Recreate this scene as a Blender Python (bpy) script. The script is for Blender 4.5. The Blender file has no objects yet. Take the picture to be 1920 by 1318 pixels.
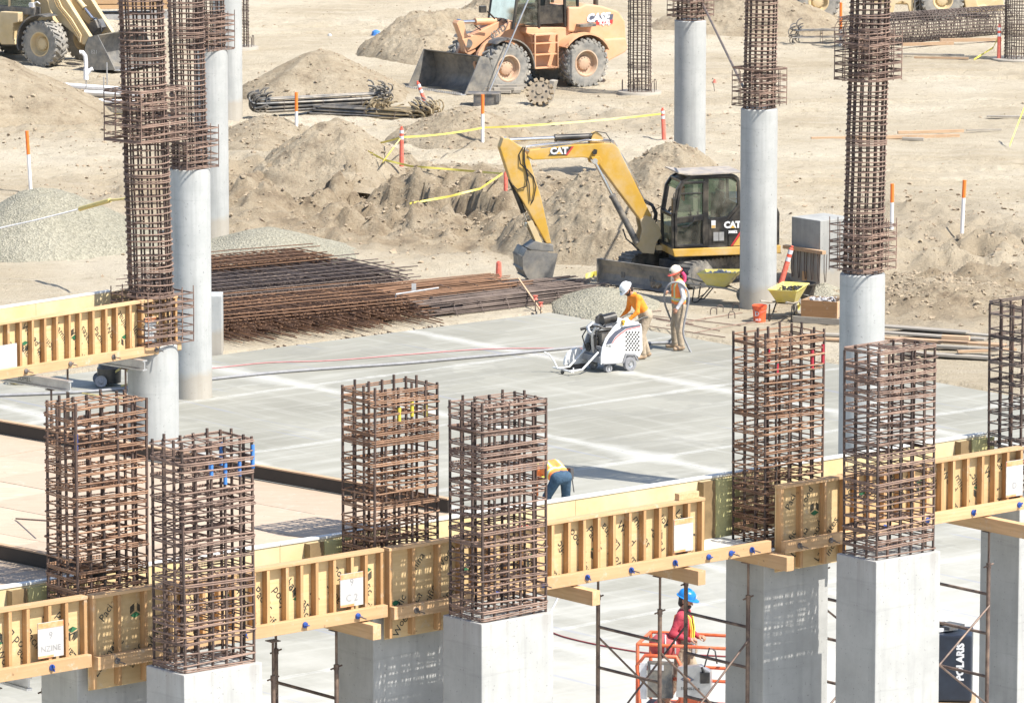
import bpy, bmesh, math, random
import numpy as np
from mathutils import Vector, Matrix

random.seed(7)
rng = np.random.default_rng(11)
scn = bpy.context.scene
COL = scn.collection
R = math.radians

# ------------------------------------------------------------------ camera
PITCH = R(9.15); CAMH = 19.2; LENS = 200.0
F = LENS / 36.0 * 1920.0
cam_d = bpy.data.cameras.new('camera'); cam = bpy.data.objects.new('camera', cam_d); COL.objects.link(cam)
cam.location = (0, 0, CAMH); cam.rotation_euler = (math.pi / 2 - PITCH, 0, 0)
cam_d.lens = LENS; cam_d.sensor_width = 36; cam_d.sensor_fit = 'HORIZONTAL'
cam_d.clip_start = 1.0; cam_d.clip_end = 6000
scn.camera = cam
# ------------------------------------------------------------------ sky, sun, exposure
SUN_EL = R(54)
SX, SY = 0.839, -0.545           # horizontal direction towards the sun
w = bpy.data.worlds.new('World'); scn.world = w; w.use_nodes = True
nt = w.node_tree
bg = nt.nodes['Background']
sky = nt.nodes.new('ShaderNodeTexSky'); sky.sky_type = 'NISHITA'; sky.sun_disc = False
sky.sun_elevation = SUN_EL; sky.sun_rotation = math.atan2(SX, SY)
sky.altitude = 50; sky.air_density = 1.0; sky.dust_density = 1.2; sky.ozone_density = 1.4
nt.links.new(sky.outputs[0], bg.inputs[0]); bg.inputs[1].default_value = 0.12
sun_d = bpy.data.lights.new('sun', 'SUN'); sun = bpy.data.objects.new('sun', sun_d); COL.objects.link(sun)
sun_d.energy = 4.8; sun_d.angle = R(0.53); sun_d.color = (1.0, 0.95, 0.86)
sd = Vector((SX * math.cos(SUN_EL), SY * math.cos(SUN_EL), math.sin(SUN_EL)))
sun.rotation_euler = sd.to_track_quat('Z', 'Y').to_euler(); sun.location = (30, 30, 60)
scn.view_settings.view_transform = 'Standard'; scn.view_settings.look = 'None'
scn.view_settings.exposure = 0.80; scn.view_settings.gamma = 1.0
scn.cycles.max_bounces = 6; scn.cycles.diffuse_bounces = 3; scn.cycles.use_denoising = True

# ------------------------------------------------------------------ places: where a sight line meets a plane
CP, SP = math.cos(PITCH), math.sin(PITCH)
def ray(px, py):
    a = (px - 960) / F; b = (659 - py) / F
    return Vector((a, CP + b * SP, -SP + b * CP))
def at(px, py, z=0.0):
    r = ray(px, py); t = (z - CAMH) / r.z
    return Vector((r.x * t, r.y * t, z))
def on_line(px, P, U, z):
    # point P + t*U (horizontal) at height z seen at column px
    k = (px - 960) / F
    t = (k * (P.y * CP + (CAMH - z) * SP) - P.x) / (U.x - k * U.y * CP)
    return t
def sc(P):
    return F / (P.y * CP + (CAMH - P.z) * SP)
ANG = R(40)
U = Vector((math.cos(ANG), math.sin(ANG), 0)); N = Vector((math.sin(ANG), -math.cos(ANG), 0))
class Frame:
    def __init__(s, o, yaw):
        s.o = o; s.ex = Vector((math.cos(yaw), math.sin(yaw), 0)); s.ey = Vector((-math.sin(yaw), math.cos(yaw), 0)); s.yaw = yaw
    def pl(s, px, py, yl=0.0):
        r = ray(px, py); c = Vector((0, 0, CAMH)); p0 = s.o + s.ey * yl
        t = (p0 - c).dot(s.ey) / r.dot(s.ey)
        q = c + r * t - s.o
        return (q.dot(s.ex), q.z)
    def poly(s, pts, yl=0.0): return [s.pl(a, b, yl) for a, b in pts]
    def v(s, px, py, yl=0.0):
        x, z = s.pl(px, py, yl); return Vector((x, yl, z))

# ------------------------------------------------------------------ mesh helpers
class MB:
    def __init__(s): s.v = []; s.f = []; s.m = []
    def add(s, vs, fs, mi=0):
        o = len(s.v); s.v += [tuple(p) for p in vs]
        for f in fs: s.f.append(tuple(i + o for i in f)); s.m.append(mi)
        return s
    def box(s, c, d, M=None, mi=0):
        x, y, z = d[0] / 2, d[1] / 2, d[2] / 2
        vs = [Vector((a * x, b * y, e * z)) for e in (-1, 1) for b in (-1, 1) for a in (-1, 1)]
        if M is not None: vs = [M @ q for q in vs]
        c = Vector(c); vs = [q + c for q in vs]
        return s.add(vs, [(0, 2, 3, 1), (4, 5, 7, 6), (0, 1, 5, 4), (2, 6, 7, 3), (0, 4, 6, 2), (1, 3, 7, 5)], mi)
    def bb(s, x0, x1, y0, y1, z0, z1, mi=0):
        return s.box(((x0 + x1) / 2, (y0 + y1) / 2, (z0 + z1) / 2), (abs(x1 - x0), abs(y1 - y0), abs(z1 - z0)), None, mi)
    def cyl(s, p, q, r0, r1=None, n=12, caps=True, mi=0):
        p, q = Vector(p), Vector(q); r1 = r0 if r1 is None else r1
        d = (q - p).normalized(); a = d.orthogonal().normalized(); b = d.cross(a)
        vs = []
        for c, r in ((p, r0), (q, r1)):
            vs += [c + (a * math.cos(2 * math.pi * i / n) + b * math.sin(2 * math.pi * i / n)) * r for i in range(n)]
        fs = [(i, (i + 1) % n, n + (i + 1) % n, n + i) for i in range(n)]
        if caps: fs += [tuple(range(n - 1, -1, -1)), tuple(range(n, 2 * n))]
        return s.add(vs, fs, mi)
    def tube(s, pts, r, n=6, closed=False, mi=0, caps=True):
        pts = [Vector(p) for p in pts]; m = len(pts); vs = []; up = None
        for i, p in enumerate(pts):
            if closed: d = pts[(i + 1) % m] - pts[i - 1]
            else: d = pts[min(i + 1, m - 1)] - pts[max(i - 1, 0)]
            d.normalize()
            if up is None: a = d.orthogonal().normalized()
            else:
                a = up - d * up.dot(d)
                a = a.normalized() if a.length > 1e-6 else d.orthogonal().normalized()
            up = a; b = d.cross(a)
            rr = r[i] if isinstance(r, (list, tuple)) else r
            vs += [p + (a * math.cos(2 * math.pi * k / n) + b * math.sin(2 * math.pi * k / n)) * rr for k in range(n)]
        fs = []
        for i in range(m if closed else m - 1):
            j = (i + 1) % m
            fs += [(i * n + k, i * n + (k + 1) % n, j * n + (k + 1) % n, j * n + k) for k in range(n)]
        if not closed and caps: fs += [tuple(range(n - 1, -1, -1)), tuple(range((m - 1) * n, m * n))]
        return s.add(vs, fs, mi)
    def prism(s, poly, y0, y1, mi=0):
        # polygon in (x,z), extruded along y
        n = len(poly)
        ar = sum(poly[i][0] * poly[(i + 1) % n][1] - poly[(i + 1) % n][0] * poly[i][1] for i in range(n))
        if ar < 0: poly = poly[::-1]
        vs = [(x, y0, z) for x, z in poly] + [(x, y1, z) for x, z in poly]
        fs = [tuple(range(n)), tuple(range(2 * n - 1, n - 1, -1))] + [(i, n + i, n + (i + 1) % n, (i + 1) % n) for i in range(n)]
        return s.add(vs, fs, mi)
    def lathe(s, prof, n=20, M=None, mi=0):
        # profile (r,z) round the z axis
        vs = []
        for r, z in prof:
            vs += [Vector((r * math.cos(2 * math.pi * i / n), r * math.sin(2 * math.pi * i / n), z)) for i in range(n)]
        if M is not None: vs = [M @ q for q in vs]
        fs = []
        for j in range(len(prof) - 1):
            fs += [(j * n + i, j * n + (i + 1) % n, (j + 1) * n + (i + 1) % n, (j + 1) * n + i) for i in range(n)]
        return s.add(vs, fs, mi)
    def mesh(s, name, mats, smooth=None, bevel=0):
        me = bpy.data.meshes.new(name); me.from_pydata(s.v, [], s.f)
        for m in (mats if isinstance(mats, (list, tuple)) else [mats]): me.materials.append(m)
        if any(s.m): me.polygons.foreach_set('material_index', s.m)
        bm = bmesh.new(); bm.from_mesh(me)
        bmesh.ops.recalc_face_normals(bm, faces=bm.faces)
        if bevel:
            es = [e for e in bm.edges if len(e.link_faces) == 2 and e.calc_face_angle(0) > 0.5]
            bmesh.ops.bevel(bm, geom=es, offset=bevel, segments=2, affect='EDGES', profile=0.6, clamp_overlap=True)
        bm.to_mesh(me); bm.free()
        if smooth:
            me.polygons.foreach_set('use_smooth', [True] * len(me.polygons))
            me.set_sharp_from_angle(angle=R(smooth))
        me.update(); return me
    def obj(s, name, mats, parent=None, smooth=None, bevel=0, loc=None):
        return link(name, s.mesh(name, mats, smooth, bevel), parent, loc)
def link(name, me, parent=None, loc=None, rot=None):
    o = bpy.data.objects.new(name, me); COL.objects.link(o)
    if parent is not None: o.parent = parent
    if loc is not None: o.location = loc
    if rot is not None: o.rotation_euler = rot
    return o
def thing(name, label, cat, loc=(0, 0, 0), rz=0.0, group=None):
    o = bpy.data.objects.new(name, None); COL.objects.link(o); o.empty_display_size = 0.2
    o.location = loc; o.rotation_euler = (0, 0, rz); return tag(o, label, cat, group)
def tag(o, label, cat, group=None):
    o['label'] = label; o['category'] = cat
    if group: o['group'] = group
    return o
_txt = {}
def text_geo(body, size=1.0, bold=0.0, align='CENTER', shear=0.0):
    key = (body, size, bold, align, shear)
    if key not in _txt:
        cu = bpy.data.curves.new('t', 'FONT'); cu.body = body; cu.size = size; cu.align_x = align; cu.align_y = 'CENTER'
        cu.offset = bold; cu.shear = shear; cu.resolution_u = 2
        o = bpy.data.objects.new('t', cu); COL.objects.link(o)
        dg = bpy.context.evaluated_depsgraph_get(); me = bpy.data.meshes.new_from_object(o.evaluated_get(dg))
        vs = [tuple(v.co) for v in me.vertices]; fs = [tuple(p.vertices) for p in me.polygons]
        bpy.data.objects.remove(o); bpy.data.curves.remove(cu); bpy.data.meshes.remove(me)
        _txt[key] = (vs, fs)
    return _txt[key]
def put_text(mb, body, size, M, bold=0.0, mi=0, align='CENTER', shear=0.0):
    # text lies in the (x,z) plane facing -y, moved by M
    vs, fs = text_geo(body, size, bold, align, shear)
    mb.add([M @ Vector((a, 0, b)) for a, b, c in vs], fs, mi)

# ------------------------------------------------------------------ numpy noise
_lat = rng.random((256, 256))
def vnoise(x, y):
    xi = np.floor(x).astype(int); yi = np.floor(y).astype(int); fx = x - xi; fy = y - yi
    fx = fx * fx * (3 - 2 * fx); fy = fy * fy * (3 - 2 * fy)
    a = _lat[xi & 255, yi & 255]; b = _lat[(xi + 1) & 255, yi & 255]; c = _lat[xi & 255, (yi + 1) & 255]; d = _lat[(xi + 1) & 255, (yi + 1) & 255]
    return (a * (1 - fx) + b * fx) * (1 - fy) + (c * (1 - fx) + d * fx) * fy - 0.5
def fbm(x, y, o=5, g=0.5):
    s = 0; a = 1.0
    for k in range(o):
        s = s + a * vnoise(x + 17.3 * k, y - 9.1 * k); x = x * 2.03; y = y * 2.03; a *= g
    return s
def ridged(x, y, o=4):
    s = 0; a = 1.0
    for k in range(o):
        s = s + a * (0.5 - np.abs(2 * vnoise(x + 5.3 * k, y + 3.7 * k))); x = x * 2.1; y = y * 2.1; a *= 0.5
    return s
def grid_mesh(name, X, Y, Z, mat, smooth=True):
    ny, nx = X.shape
    vs = np.stack([X.ravel(), Y.ravel(), Z.ravel()], 1)
    i = np.arange((ny - 1) * (nx - 1)); r = i // (nx - 1); c = i % (nx - 1); a = r * nx + c
    fs = np.stack([a, a + 1, a + nx + 1, a + nx], 1)
    me = bpy.data.meshes.new(name)
    me.vertices.add(len(vs)); me.vertices.foreach_set('co', vs.ravel())
    me.loops.add(fs.size); me.loops.foreach_set('vertex_index', fs.ravel().astype(np.int32))
    me.polygons.add(len(fs)); me.polygons.foreach_set('loop_start', np.arange(0, fs.size, 4, dtype=np.int32))
    me.update(calc_edges=True); me.validate()
    if smooth: me.polygons.foreach_set('use_smooth', [True] * len(me.polygons))
    me.materials.append(mat); return me
# ------------------------------------------------------------------ materials
def nodes(name):
    m = bpy.data.materials.new(name); m.use_nodes = True
    t = m.node_tree; return m, t, t.nodes, t.links, t.nodes['Principled BSDF']
def tex(N_, L, kind, coord, **kw):
    n = N_.new(kind)
    for k, v in kw.items():
        if k in n.inputs: n.inputs[k].default_value = v
        else: setattr(n, k, v)
    if coord is not None: L.new(coord, n.inputs['Vector'])
    return n
def ramp(N_, L, fac, stops):
    n = N_.new('ShaderNodeValToRGB'); e = n.color_ramp.elements
    while len(e) < len(stops): e.new(0.5)
    for q, (p, c) in zip(e, stops): q.position = p; q.color = (*c, 1) if len(c) == 3 else c
    L.new(fac, n.inputs[0]); return n.outputs[0]
def mixc(N_, L, fac, a, b, mode='MIX'):
    n = N_.new('ShaderNodeMix'); n.data_type = 'RGBA'; n.blend_type = mode
    for s, v in ((0, fac), (6, a), (7, b)):
        if hasattr(v, 'is_output'): L.new(v, n.inputs[s])
        else: n.inputs[s].default_value = (*v, 1) if isinstance(v, tuple) and len(v) == 3 else v
    return n.outputs[2]
def bump(N_, L, h, st, dist, bsdf, prev=None):
    n = N_.new('ShaderNodeBump'); n.inputs['Strength'].default_value = st; n.inputs['Distance'].default_value = dist
    L.new(h, n.inputs['Height'])
    if prev is not None: L.new(prev, n.inputs['Normal'])
    L.new(n.outputs[0], bsdf.inputs['Normal']); return n.outputs[0]
def mp(N_, L, src, scale=(1, 1, 1), rot=(0, 0, 0), loc=(0, 0, 0)):
    n = N_.new('ShaderNodeMapping'); n.inputs['Scale'].default_value = scale; n.inputs['Rotation'].default_value = rot; n.inputs['Location'].default_value = loc
    L.new(src, n.inputs[0]); return n.outputs[0]
def plain(name, c, rough=0.6, c2=None, scale=6.0, metal=0.0, bmp=0.0, bscale=40.0, dust=None, dustf=0.0, spec=0.5):
    # a base colour broken up by noise, optional dust settled in patches, optional fine relief
    m, t, N_, L, b = nodes(name)
    co = N_.new('ShaderNodeTexCoord').outputs['Object']
    n1 = tex(N_, L, 'ShaderNodeTexNoise', co, Scale=scale, Detail=6.0, Roughness=0.65)
    c2 = c2 or tuple(x * 0.78 for x in c)
    out = ramp(N_, L, n1.outputs[0], [(0.35, c2), (0.62, c)])
    if dust:
        n2 = tex(N_, L, 'ShaderNodeTexNoise', mp(N_, L, co, loc=(3, 7, 1)), Scale=scale * 0.6, Detail=8.0, Roughness=0.7)
        f = ramp(N_, L, n2.outputs[0], [(0.42, (0, 0, 0)), (0.68, (dustf,) * 3)])
        out = mixc(N_, L, f, out, dust)
    L.new(out, b.inputs['Base Color'])
    b.inputs['Roughness'].default_value = rough; b.inputs['Metallic'].default_value = metal
    b.inputs['Specular IOR Level'].default_value = spec
    if bmp:
        n3 = tex(N_, L, 'ShaderNodeTexNoise', co, Scale=bscale, Detail=4.0)
        bump(N_, L, n3.outputs[0], bmp, 0.02, b)
    return m
DUST = (0.52, 0.44, 0.33)
def make_dirt(name='dirt', soil=None):
    # pale trodden dust, and browner freshly dug soil where the 'soil' attribute (or the whole pile) says so
    m, t, N_, L, b = nodes(name)
    g = N_.new('ShaderNodeNewGeometry').outputs['Position']
    n1 = tex(N_, L, 'ShaderNodeTexNoise', g, Scale=0.14, Detail=6.0, Roughness=0.62)
    n2 = tex(N_, L, 'ShaderNodeTexNoise', g, Scale=1.3, Detail=10.0, Roughness=0.75)
    n4 = tex(N_, L, 'ShaderNodeTexNoise', mp(N_, L, g, (0.25, 2.2, 1)), Scale=1.0, Detail=6.0, Roughness=0.65)
    n5 = tex(N_, L, 'ShaderNodeTexNoise', g, Scale=16.0, Detail=5.0, Roughness=0.7)
    pale = ramp(N_, L, n1.outputs[0], [(0.34, (0.46, 0.385, 0.275)), (0.48, (0.54, 0.465, 0.345)), (0.62, (0.61, 0.54, 0.42))])
    pale = mixc(N_, L, ramp(N_, L, n4.outputs[0], [(0.5, (0, 0, 0)), (0.7, (0.5,) * 3)]), pale, (0.64, 0.58, 0.47))
    pale = mixc(N_, L, ramp(N_, L, n2.outputs[0], [(0.33, (0.55,) * 3), (0.47, (0, 0, 0))]), pale, (0.36, 0.29, 0.20))
    brown = ramp(N_, L, n2.outputs[0], [(0.32, (0.19, 0.145, 0.10)), (0.46, (0.34, 0.27, 0.185)), (0.64, (0.46, 0.385, 0.28))])
    if soil is None:
        at_ = N_.new('ShaderNodeAttribute'); at_.attribute_name = 'soil'
        fac = ramp(N_, L, at_.outputs['Fac'], [(0.0, (0, 0, 0)), (1.0, (1, 1, 1))])
        ad = N_.new('ShaderNodeMath'); ad.operation = 'MULTIPLY_ADD'; L.new(n2.outputs[0], ad.inputs[0]); ad.inputs[1].default_value = 0.9; L.new(at_.outputs['Fac'], ad.inputs[2])
        fac = ramp(N_, L, ad.outputs[0], [(0.62, (0, 0, 0)), (1.0, (1, 1, 1))])
        a = mixc(N_, L, fac, pale, brown)
    else: a = mixc(N_, L, soil, pale, brown)
    a = mixc(N_, L, ramp(N_, L, n5.outputs[0], [(0.33, (0.5,) * 3), (0.43, (0, 0, 0))]), a, (0.25, 0.19, 0.13))
    L.new(a, b.inputs['Base Color']); b.inputs['Roughness'].default_value = 0.95; b.inputs['Specular IOR Level'].default_value = 0.1
    n3 = tex(N_, L, 'ShaderNodeTexNoise', g, Scale=6.0, Detail=9.0, Roughness=0.78)
    p = bump(N_, L, n3.outputs[0], 0.9, 0.16, b)
    p = bump(N_, L, n4.outputs[0], 0.5, 0.12, b, p)
    bump(N_, L, n5.outputs[0], 0.7, 0.05, b, p)
    return m
def make_gravel():
    m, t, N_, L, b = nodes('gravel')
    g = N_.new('ShaderNodeNewGeometry').outputs['Position']
    v = tex(N_, L, 'ShaderNodeTexVoronoi', g, Scale=20.0)
    n = tex(N_, L, 'ShaderNodeTexNoise', g, Scale=0.5, Detail=4.0)
    bw = N_.new('ShaderNodeRGBToBW'); L.new(v.outputs['Color'], bw.inputs[0])
    a = mixc(N_, L, 0.45, ramp(N_, L, n.outputs[0], [(0.35, (0.245, 0.23, 0.17)), (0.65, (0.31, 0.29, 0.22))]), ramp(N_, L, bw.outputs[0], [(0.2, (0.15, 0.14, 0.105)), (0.8, (0.38, 0.355, 0.28))]))
    L.new(a, b.inputs['Base Color']); b.inputs['Roughness'].default_value = 0.9
    bump(N_, L, v.outputs['Distance'], 0.8, 0.05, b)
    return m
def make_slab():
    m, t, N_, L, b = nodes('slab_concrete')
    co = N_.new('ShaderNodeTexCoord').outputs['Object']
    def M2(op, x, y=0.0):
        n = N_.new('ShaderNodeMath'); n.operation = op
        for i, q in enumerate((x, y)):
            if hasattr(q, 'is_output'): L.new(q, n.inputs[i])
            else: n.inputs[i].default_value = q
        return n.outputs[0]
    n1 = tex(N_, L, 'ShaderNodeTexNoise', co, Scale=0.2, Detail=7.0, Roughness=0.62)
    a = ramp(N_, L, n1.outputs[0], [(0.33, (0.215, 0.207, 0.17)), (0.5, (0.265, 0.257, 0.215)), (0.66, (0.325, 0.315, 0.27))])
    # broom and scrape streaks, both ways of the grid
    for sc_, rt, lo, hi, col in (((0.22, 2.6, 1), 0.06, .50, .34, (0.46, 0.45, 0.41)), ((3.0, 0.2, 1), -0.05, .54, .30, (0.45, 0.44, 0.40)), ((0.5, 9.0, 1), 0.35, .58, .22, (0.20, 0.195, 0.17))):
        n = tex(N_, L, 'ShaderNodeTexNoise', mp(N_, L, co, sc_, (0, 0, rt)), Scale=0.9, Detail=8.0, Roughness=0.68)
        a = mixc(N_, L, ramp(N_, L, n.outputs[0], [(lo, (0, 0, 0)), (lo + .14, (hi,) * 3)]), a, col)
    # patches where water has dried, with an edge
    n = tex(N_, L, 'ShaderNodeTexNoise', mp(N_, L, co, (1, 1, 1), (0, 0, 0), (9, 4, 0)), Scale=0.33, Detail=5.0, Roughness=0.55)
    a = mixc(N_, L, ramp(N_, L, n.outputs[0], [(0.535, (0, 0, 0)), (0.55, (0.45,) * 3), (0.6, (0.2,) * 3)]), a, (0.215, 0.21, 0.18))
    sx = N_.new('ShaderNodeSeparateXYZ'); L.new(co, sx.inputs[0])
    # pale slurry dried along the saw cuts: thin bright core with ragged, thinning edges
    wob = tex(N_, L, 'ShaderNodeTexNoise', co, Scale=0.45, Detail=6.0, Roughness=0.65)
    rag = tex(N_, L, 'ShaderNodeTexNoise', co, Scale=3.5, Detail=8.0, Roughness=0.75)
    for sock, period, off, wd in ((sx.outputs[0], 6.2, 0.9, 0.33), (sx.outputs[1], 5.4, 1.6, 0.12)):
        d = M2('MULTIPLY', M2('ABSOLUTE', M2('SUBTRACT', M2('FRACT', M2('DIVIDE', M2('ADD', sock, off), period)), 0.5)), period)
        wv = M2('MULTIPLY', M2('POWER', wob.outputs[0], 2.6), wd * 6.5)
        q = M2('DIVIDE', M2('ADD', d, M2('MULTIPLY', M2('SUBTRACT', rag.outputs[0], 0.5), 0.25)), wv)
        a = mixc(N_, L, ramp(N_, L, q, [(0.0, (0.75,) * 3), (0.25, (0.38,) * 3), (1.0, (0, 0, 0))]), a, (0.55, 0.545, 0.515))
        a = mixc(N_, L, M2('LESS_THAN', d, 0.010), a, (0.16, 0.155, 0.14))
    # cement dust lying thicker where the shoring stands
    gr = M2('ADD', M2('MULTIPLY', sx.outputs[1], -0.058), M2('MULTIPLY', M2('SUBTRACT', wob.outputs[0], 0.5), 1.2))
    dust = ramp(N_, L, M2('MULTIPLY', gr, 0.4), [(0.50, (0, 0, 0)), (0.80, (0.65,) * 3)])
    a = mixc(N_, L, dust, a, (0.56, 0.55, 0.51))
    # blue chalk
    n5 = tex(N_, L, 'ShaderNodeTexNoise', mp(N_, L, co, (1.6, 0.05, 1), (0, 0, -0.1)), Scale=3.0, Detail=2.0)
    a = mixc(N_, L, ramp(N_, L, n5.outputs[0], [(0.665, (0, 0, 0)), (0.69, (0.28,) * 3)]), a, (0.20, 0.23, 0.36))
    L.new(a, b.inputs['Base Color']); b.inputs['Roughness'].default_value = 0.78
    n3 = tex(N_, L, 'ShaderNodeTexNoise', co, Scale=9.0, Detail=6.0)
    bump(N_, L, n3.outputs[0], 0.15, 0.03, b)
    return m
def make_concrete(name, c1, c2, streak=0.25):
    m, t, N_, L, b = nodes(name)
    co = N_.new('ShaderNodeTexCoord').outputs['Object']
    n1 = tex(N_, L, 'ShaderNodeTexNoise', co, Scale=1.3, Detail=7.0, Roughness=0.65)
    n2 = tex(N_, L, 'ShaderNodeTexNoise', mp(N_, L, co, (6, 6, 0.35)), Scale=1.2, Detail=5.0, Roughness=0.6)
    n3 = tex(N_, L, 'ShaderNodeTexNoise', co, Scale=24.0, Detail=3.0)
    a = ramp(N_, L, n1.outputs[0], [(0.33, c2), (0.66, c1)])
    a = mixc(N_, L, ramp(N_, L, n2.outputs[0], [(0.48, (0, 0, 0)), (0.75, (streak,) * 3)]), a, tuple(x * 0.62 for x in c2))
    a = mixc(N_, L, ramp(N_, L, n3.outputs[0], [(0.66, (0, 0, 0)), (0.70, (0.6,) * 3)]), a, tuple(x * 0.45 for x in c2))
    # pour lines, mud splashed round the foot, rust run down from the cage
    sx = N_.new('ShaderNodeSeparateXYZ'); L.new(co, sx.inputs[0])
    n4 = tex(N_, L, 'ShaderNodeTexNoise', mp(N_, L, co, (0.4, 0.4, 9.0)), Scale=1.0, Detail=5.0, Roughness=0.7)
    a = mixc(N_, L, ramp(N_, L, n4.outputs[0], [(0.6, (0, 0, 0)), (0.66, (0.22,) * 3)]), a, tuple(x * 0.7 for x in c2))
    ma = N_.new('ShaderNodeMath'); ma.operation = 'MULTIPLY_ADD'; L.new(n1.outputs[0], ma.inputs[0]); ma.inputs[1].default_value = -0.9; L.new(sx.outputs[2], ma.inputs[2])
    a = mixc(N_, L, ramp(N_, L, ma.outputs[0], [(0.0, (0.6,) * 3), (0.18, (0, 0, 0))]), a, (0.36, 0.30, 0.22))
    mb_ = N_.new('ShaderNodeMath'); mb_.operation = 'MULTIPLY_ADD'; L.new(n2.outputs[0], mb_.inputs[0]); mb_.inputs[1].default_value = 2.6; mb_.inputs[2].default_value = -1.0
    mc_ = N_.new('ShaderNodeMath'); mc_.operation = 'MULTIPLY_ADD'; L.new(sx.outputs[2], mc_.inputs[0]); mc_.inputs[1].default_value = 0.9; mc_.inputs[2].default_value = -3.75
    md_ = N_.new('ShaderNodeMath'); md_.operation = 'MULTIPLY'; md_.use_clamp = True; L.new(mb_.outputs[0], md_.inputs[0]); L.new(mc_.outputs[0], md_.inputs[1])
    a = mixc(N_, L, ramp(N_, L, md_.outputs[0], [(0.1, (0, 0, 0)), (0.6, (0.45,) * 3)]), a, (0.27, 0.17, 0.10))
    oi = N_.new('ShaderNodeObjectInfo').outputs['Random']
    L.new(mixc(N_, L, oi, a, mixc(N_, L, 0.22, a, (0.27, 0.27, 0.25))), b.inputs['Base Color']); b.inputs['Roughness'].default_value = 0.75
    bump(N_, L, n1.outputs[0], 0.08, 0.05, b); return m
def make_rebar(name, c1, c2, c3):
    m, t, N_, L, b = nodes(name)
    g = N_.new('ShaderNodeNewGeometry').outputs['Position']
    oi = N_.new('ShaderNodeObjectInfo').outputs['Random']
    n1 = tex(N_, L, 'ShaderNodeTexNoise', g, Scale=3.0, Detail=5.0, Roughness=0.7)
    a = ramp(N_, L, n1.outputs[0], [(0.34, c2), (0.5, c1), (0.68, c3)])
    a = mixc(N_, L, oi, mixc(N_, L, 0.35, a, c2), mixc(N_, L, 0.55, a, c3))
    L.new(a, b.inputs['Base Color']); b.inputs['Roughness'].default_value = 0.8; b.inputs['Specular IOR Level'].default_value = 0.25
    n2 = tex(N_, L, 'ShaderNodeTexNoise', g, Scale=60.0, Detail=2.0)
    bump(N_, L, n2.outputs[0], 0.5, 0.01, b); return m
def make_wood(name, c1, c2, along=0):
    m, t, N_, L, b = nodes(name)
    co = N_.new('ShaderNodeTexCoord').outputs['Object']
    s = [14, 14, 14]; s[along] = 0.9
    oi = N_.new('ShaderNodeObjectInfo').outputs['Random']
    n1 = tex(N_, L, 'ShaderNodeTexNoise', mp(N_, L, co, tuple(s)), Scale=1.6, Detail=5.0, Roughness=0.6)
    n2 = tex(N_, L, 'ShaderNodeTexNoise', co, Scale=2.5, Detail=4.0)
    a = ramp(N_, L, n1.outputs[0], [(0.35, c2), (0.62, c1)])
    a = mixc(N_, L, ramp(N_, L, n2.outputs[0], [(0.55, (0, 0, 0)), (0.75, (0.35,) * 3)]), a, tuple(x * 0.72 for x in c2))
    a = mixc(N_, L, oi, a, mixc(N_, L, 0.7, a, tuple(x * 0.75 for x in c2)))
    g = N_.new('ShaderNodeNewGeometry').outputs['Position']
    n3 = tex(N_, L, 'ShaderNodeTexNoise', g, Scale=5.0, Detail=8.0, Roughness=0.8)
    a = mixc(N_, L, ramp(N_, L, n3.outputs[0], [(0.56, (0, 0, 0)), (0.68, (0.55,) * 3)]), a, (0.52, 0.48, 0.41))
    n4 = tex(N_, L, 'ShaderNodeTexNoise', g, Scale=13.0, Detail=3.0)
    a = mixc(N_, L, ramp(N_, L, n4.outputs[0], [(0.70, (0, 0, 0)), (0.74, (0.6,) * 3)]), a, (0.16, 0.10, 0.05))
    L.new(a, b.inputs['Base Color']); b.inputs['Roughness'].default_value = 0.75
    bump(N_, L, n1.outputs[0], 0.15, 0.01, b); return m
def make_glass(name, tint=(0.55, 0.66, 0.62)):
    m, t, N_, L, b = nodes(name)
    tr = N_.new('ShaderNodeBsdfTransparent'); tr.inputs[0].default_value = (*tint, 1)
    gl = N_.new('ShaderNodeBsdfGlossy'); gl.inputs['Roughness'].default_value = 0.05
    df = N_.new('ShaderNodeBsdfDiffuse'); df.inputs[0].default_value = (0.5, 0.46, 0.38, 1)
    fr = N_.new('ShaderNodeFresnel'); fr.inputs[0].default_value = 1.5
    x = N_.new('ShaderNodeMixShader'); L.new(fr.outputs[0], x.inputs[0]); L.new(tr.outputs[0], x.inputs[1]); L.new(gl.outputs[0], x.inputs[2])
    co = N_.new('ShaderNodeTexCoord').outputs['Object']
    n1 = tex(N_, L, 'ShaderNodeTexNoise', co, Scale=4.0, Detail=6.0)
    y = N_.new('ShaderNodeMixShader'); L.new(ramp(N_, L, n1.outputs[0], [(0.4, (0.05,) * 3), (0.8, (0.3,) * 3)]), y.inputs[0])
    L.new(x.outputs[0], y.inputs[1]); L.new(df.outputs[0], y.inputs[2])
    L.new(y.outputs[0], N_['Material Output'].inputs[0]); return m
M_dirt = make_dirt(); M_soil = make_dirt('dug_soil', 0.72); M_gravel = make_gravel(); M_slab = make_slab()
M_conc = make_concrete('column_concrete', (0.48, 0.485, 0.475), (0.36, 0.37, 0.365), .45)
M_concsq = make_concrete('square_column_concrete', (0.47, 0.47, 0.455), (0.33, 0.33, 0.32), 0.45)
M_block = make_concrete('block_concrete', (0.40, 0.40, 0.38), (0.27, 0.27, 0.26), 0.4)
M_rebar = make_rebar('rebar', (0.21, 0.14, 0.112), (0.085, 0.06, 0.052), (0.35, 0.24, 0.185))
M_rebard = make_rebar('rebar_dark', (0.075, 0.055, 0.048), (0.035, 0.028, 0.026), (0.15, 0.10, 0.08))
M_rebar2 = make_rebar('rebar_orange', (0.25, 0.145, 0.095), (0.10, 0.06, 0.044), (0.40, 0.24, 0.15))
M_rebars = make_rebar('rebar_stacked', (0.165, 0.095, 0.062), (0.065, 0.042, 0.032), (0.28, 0.16, 0.095))
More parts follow.
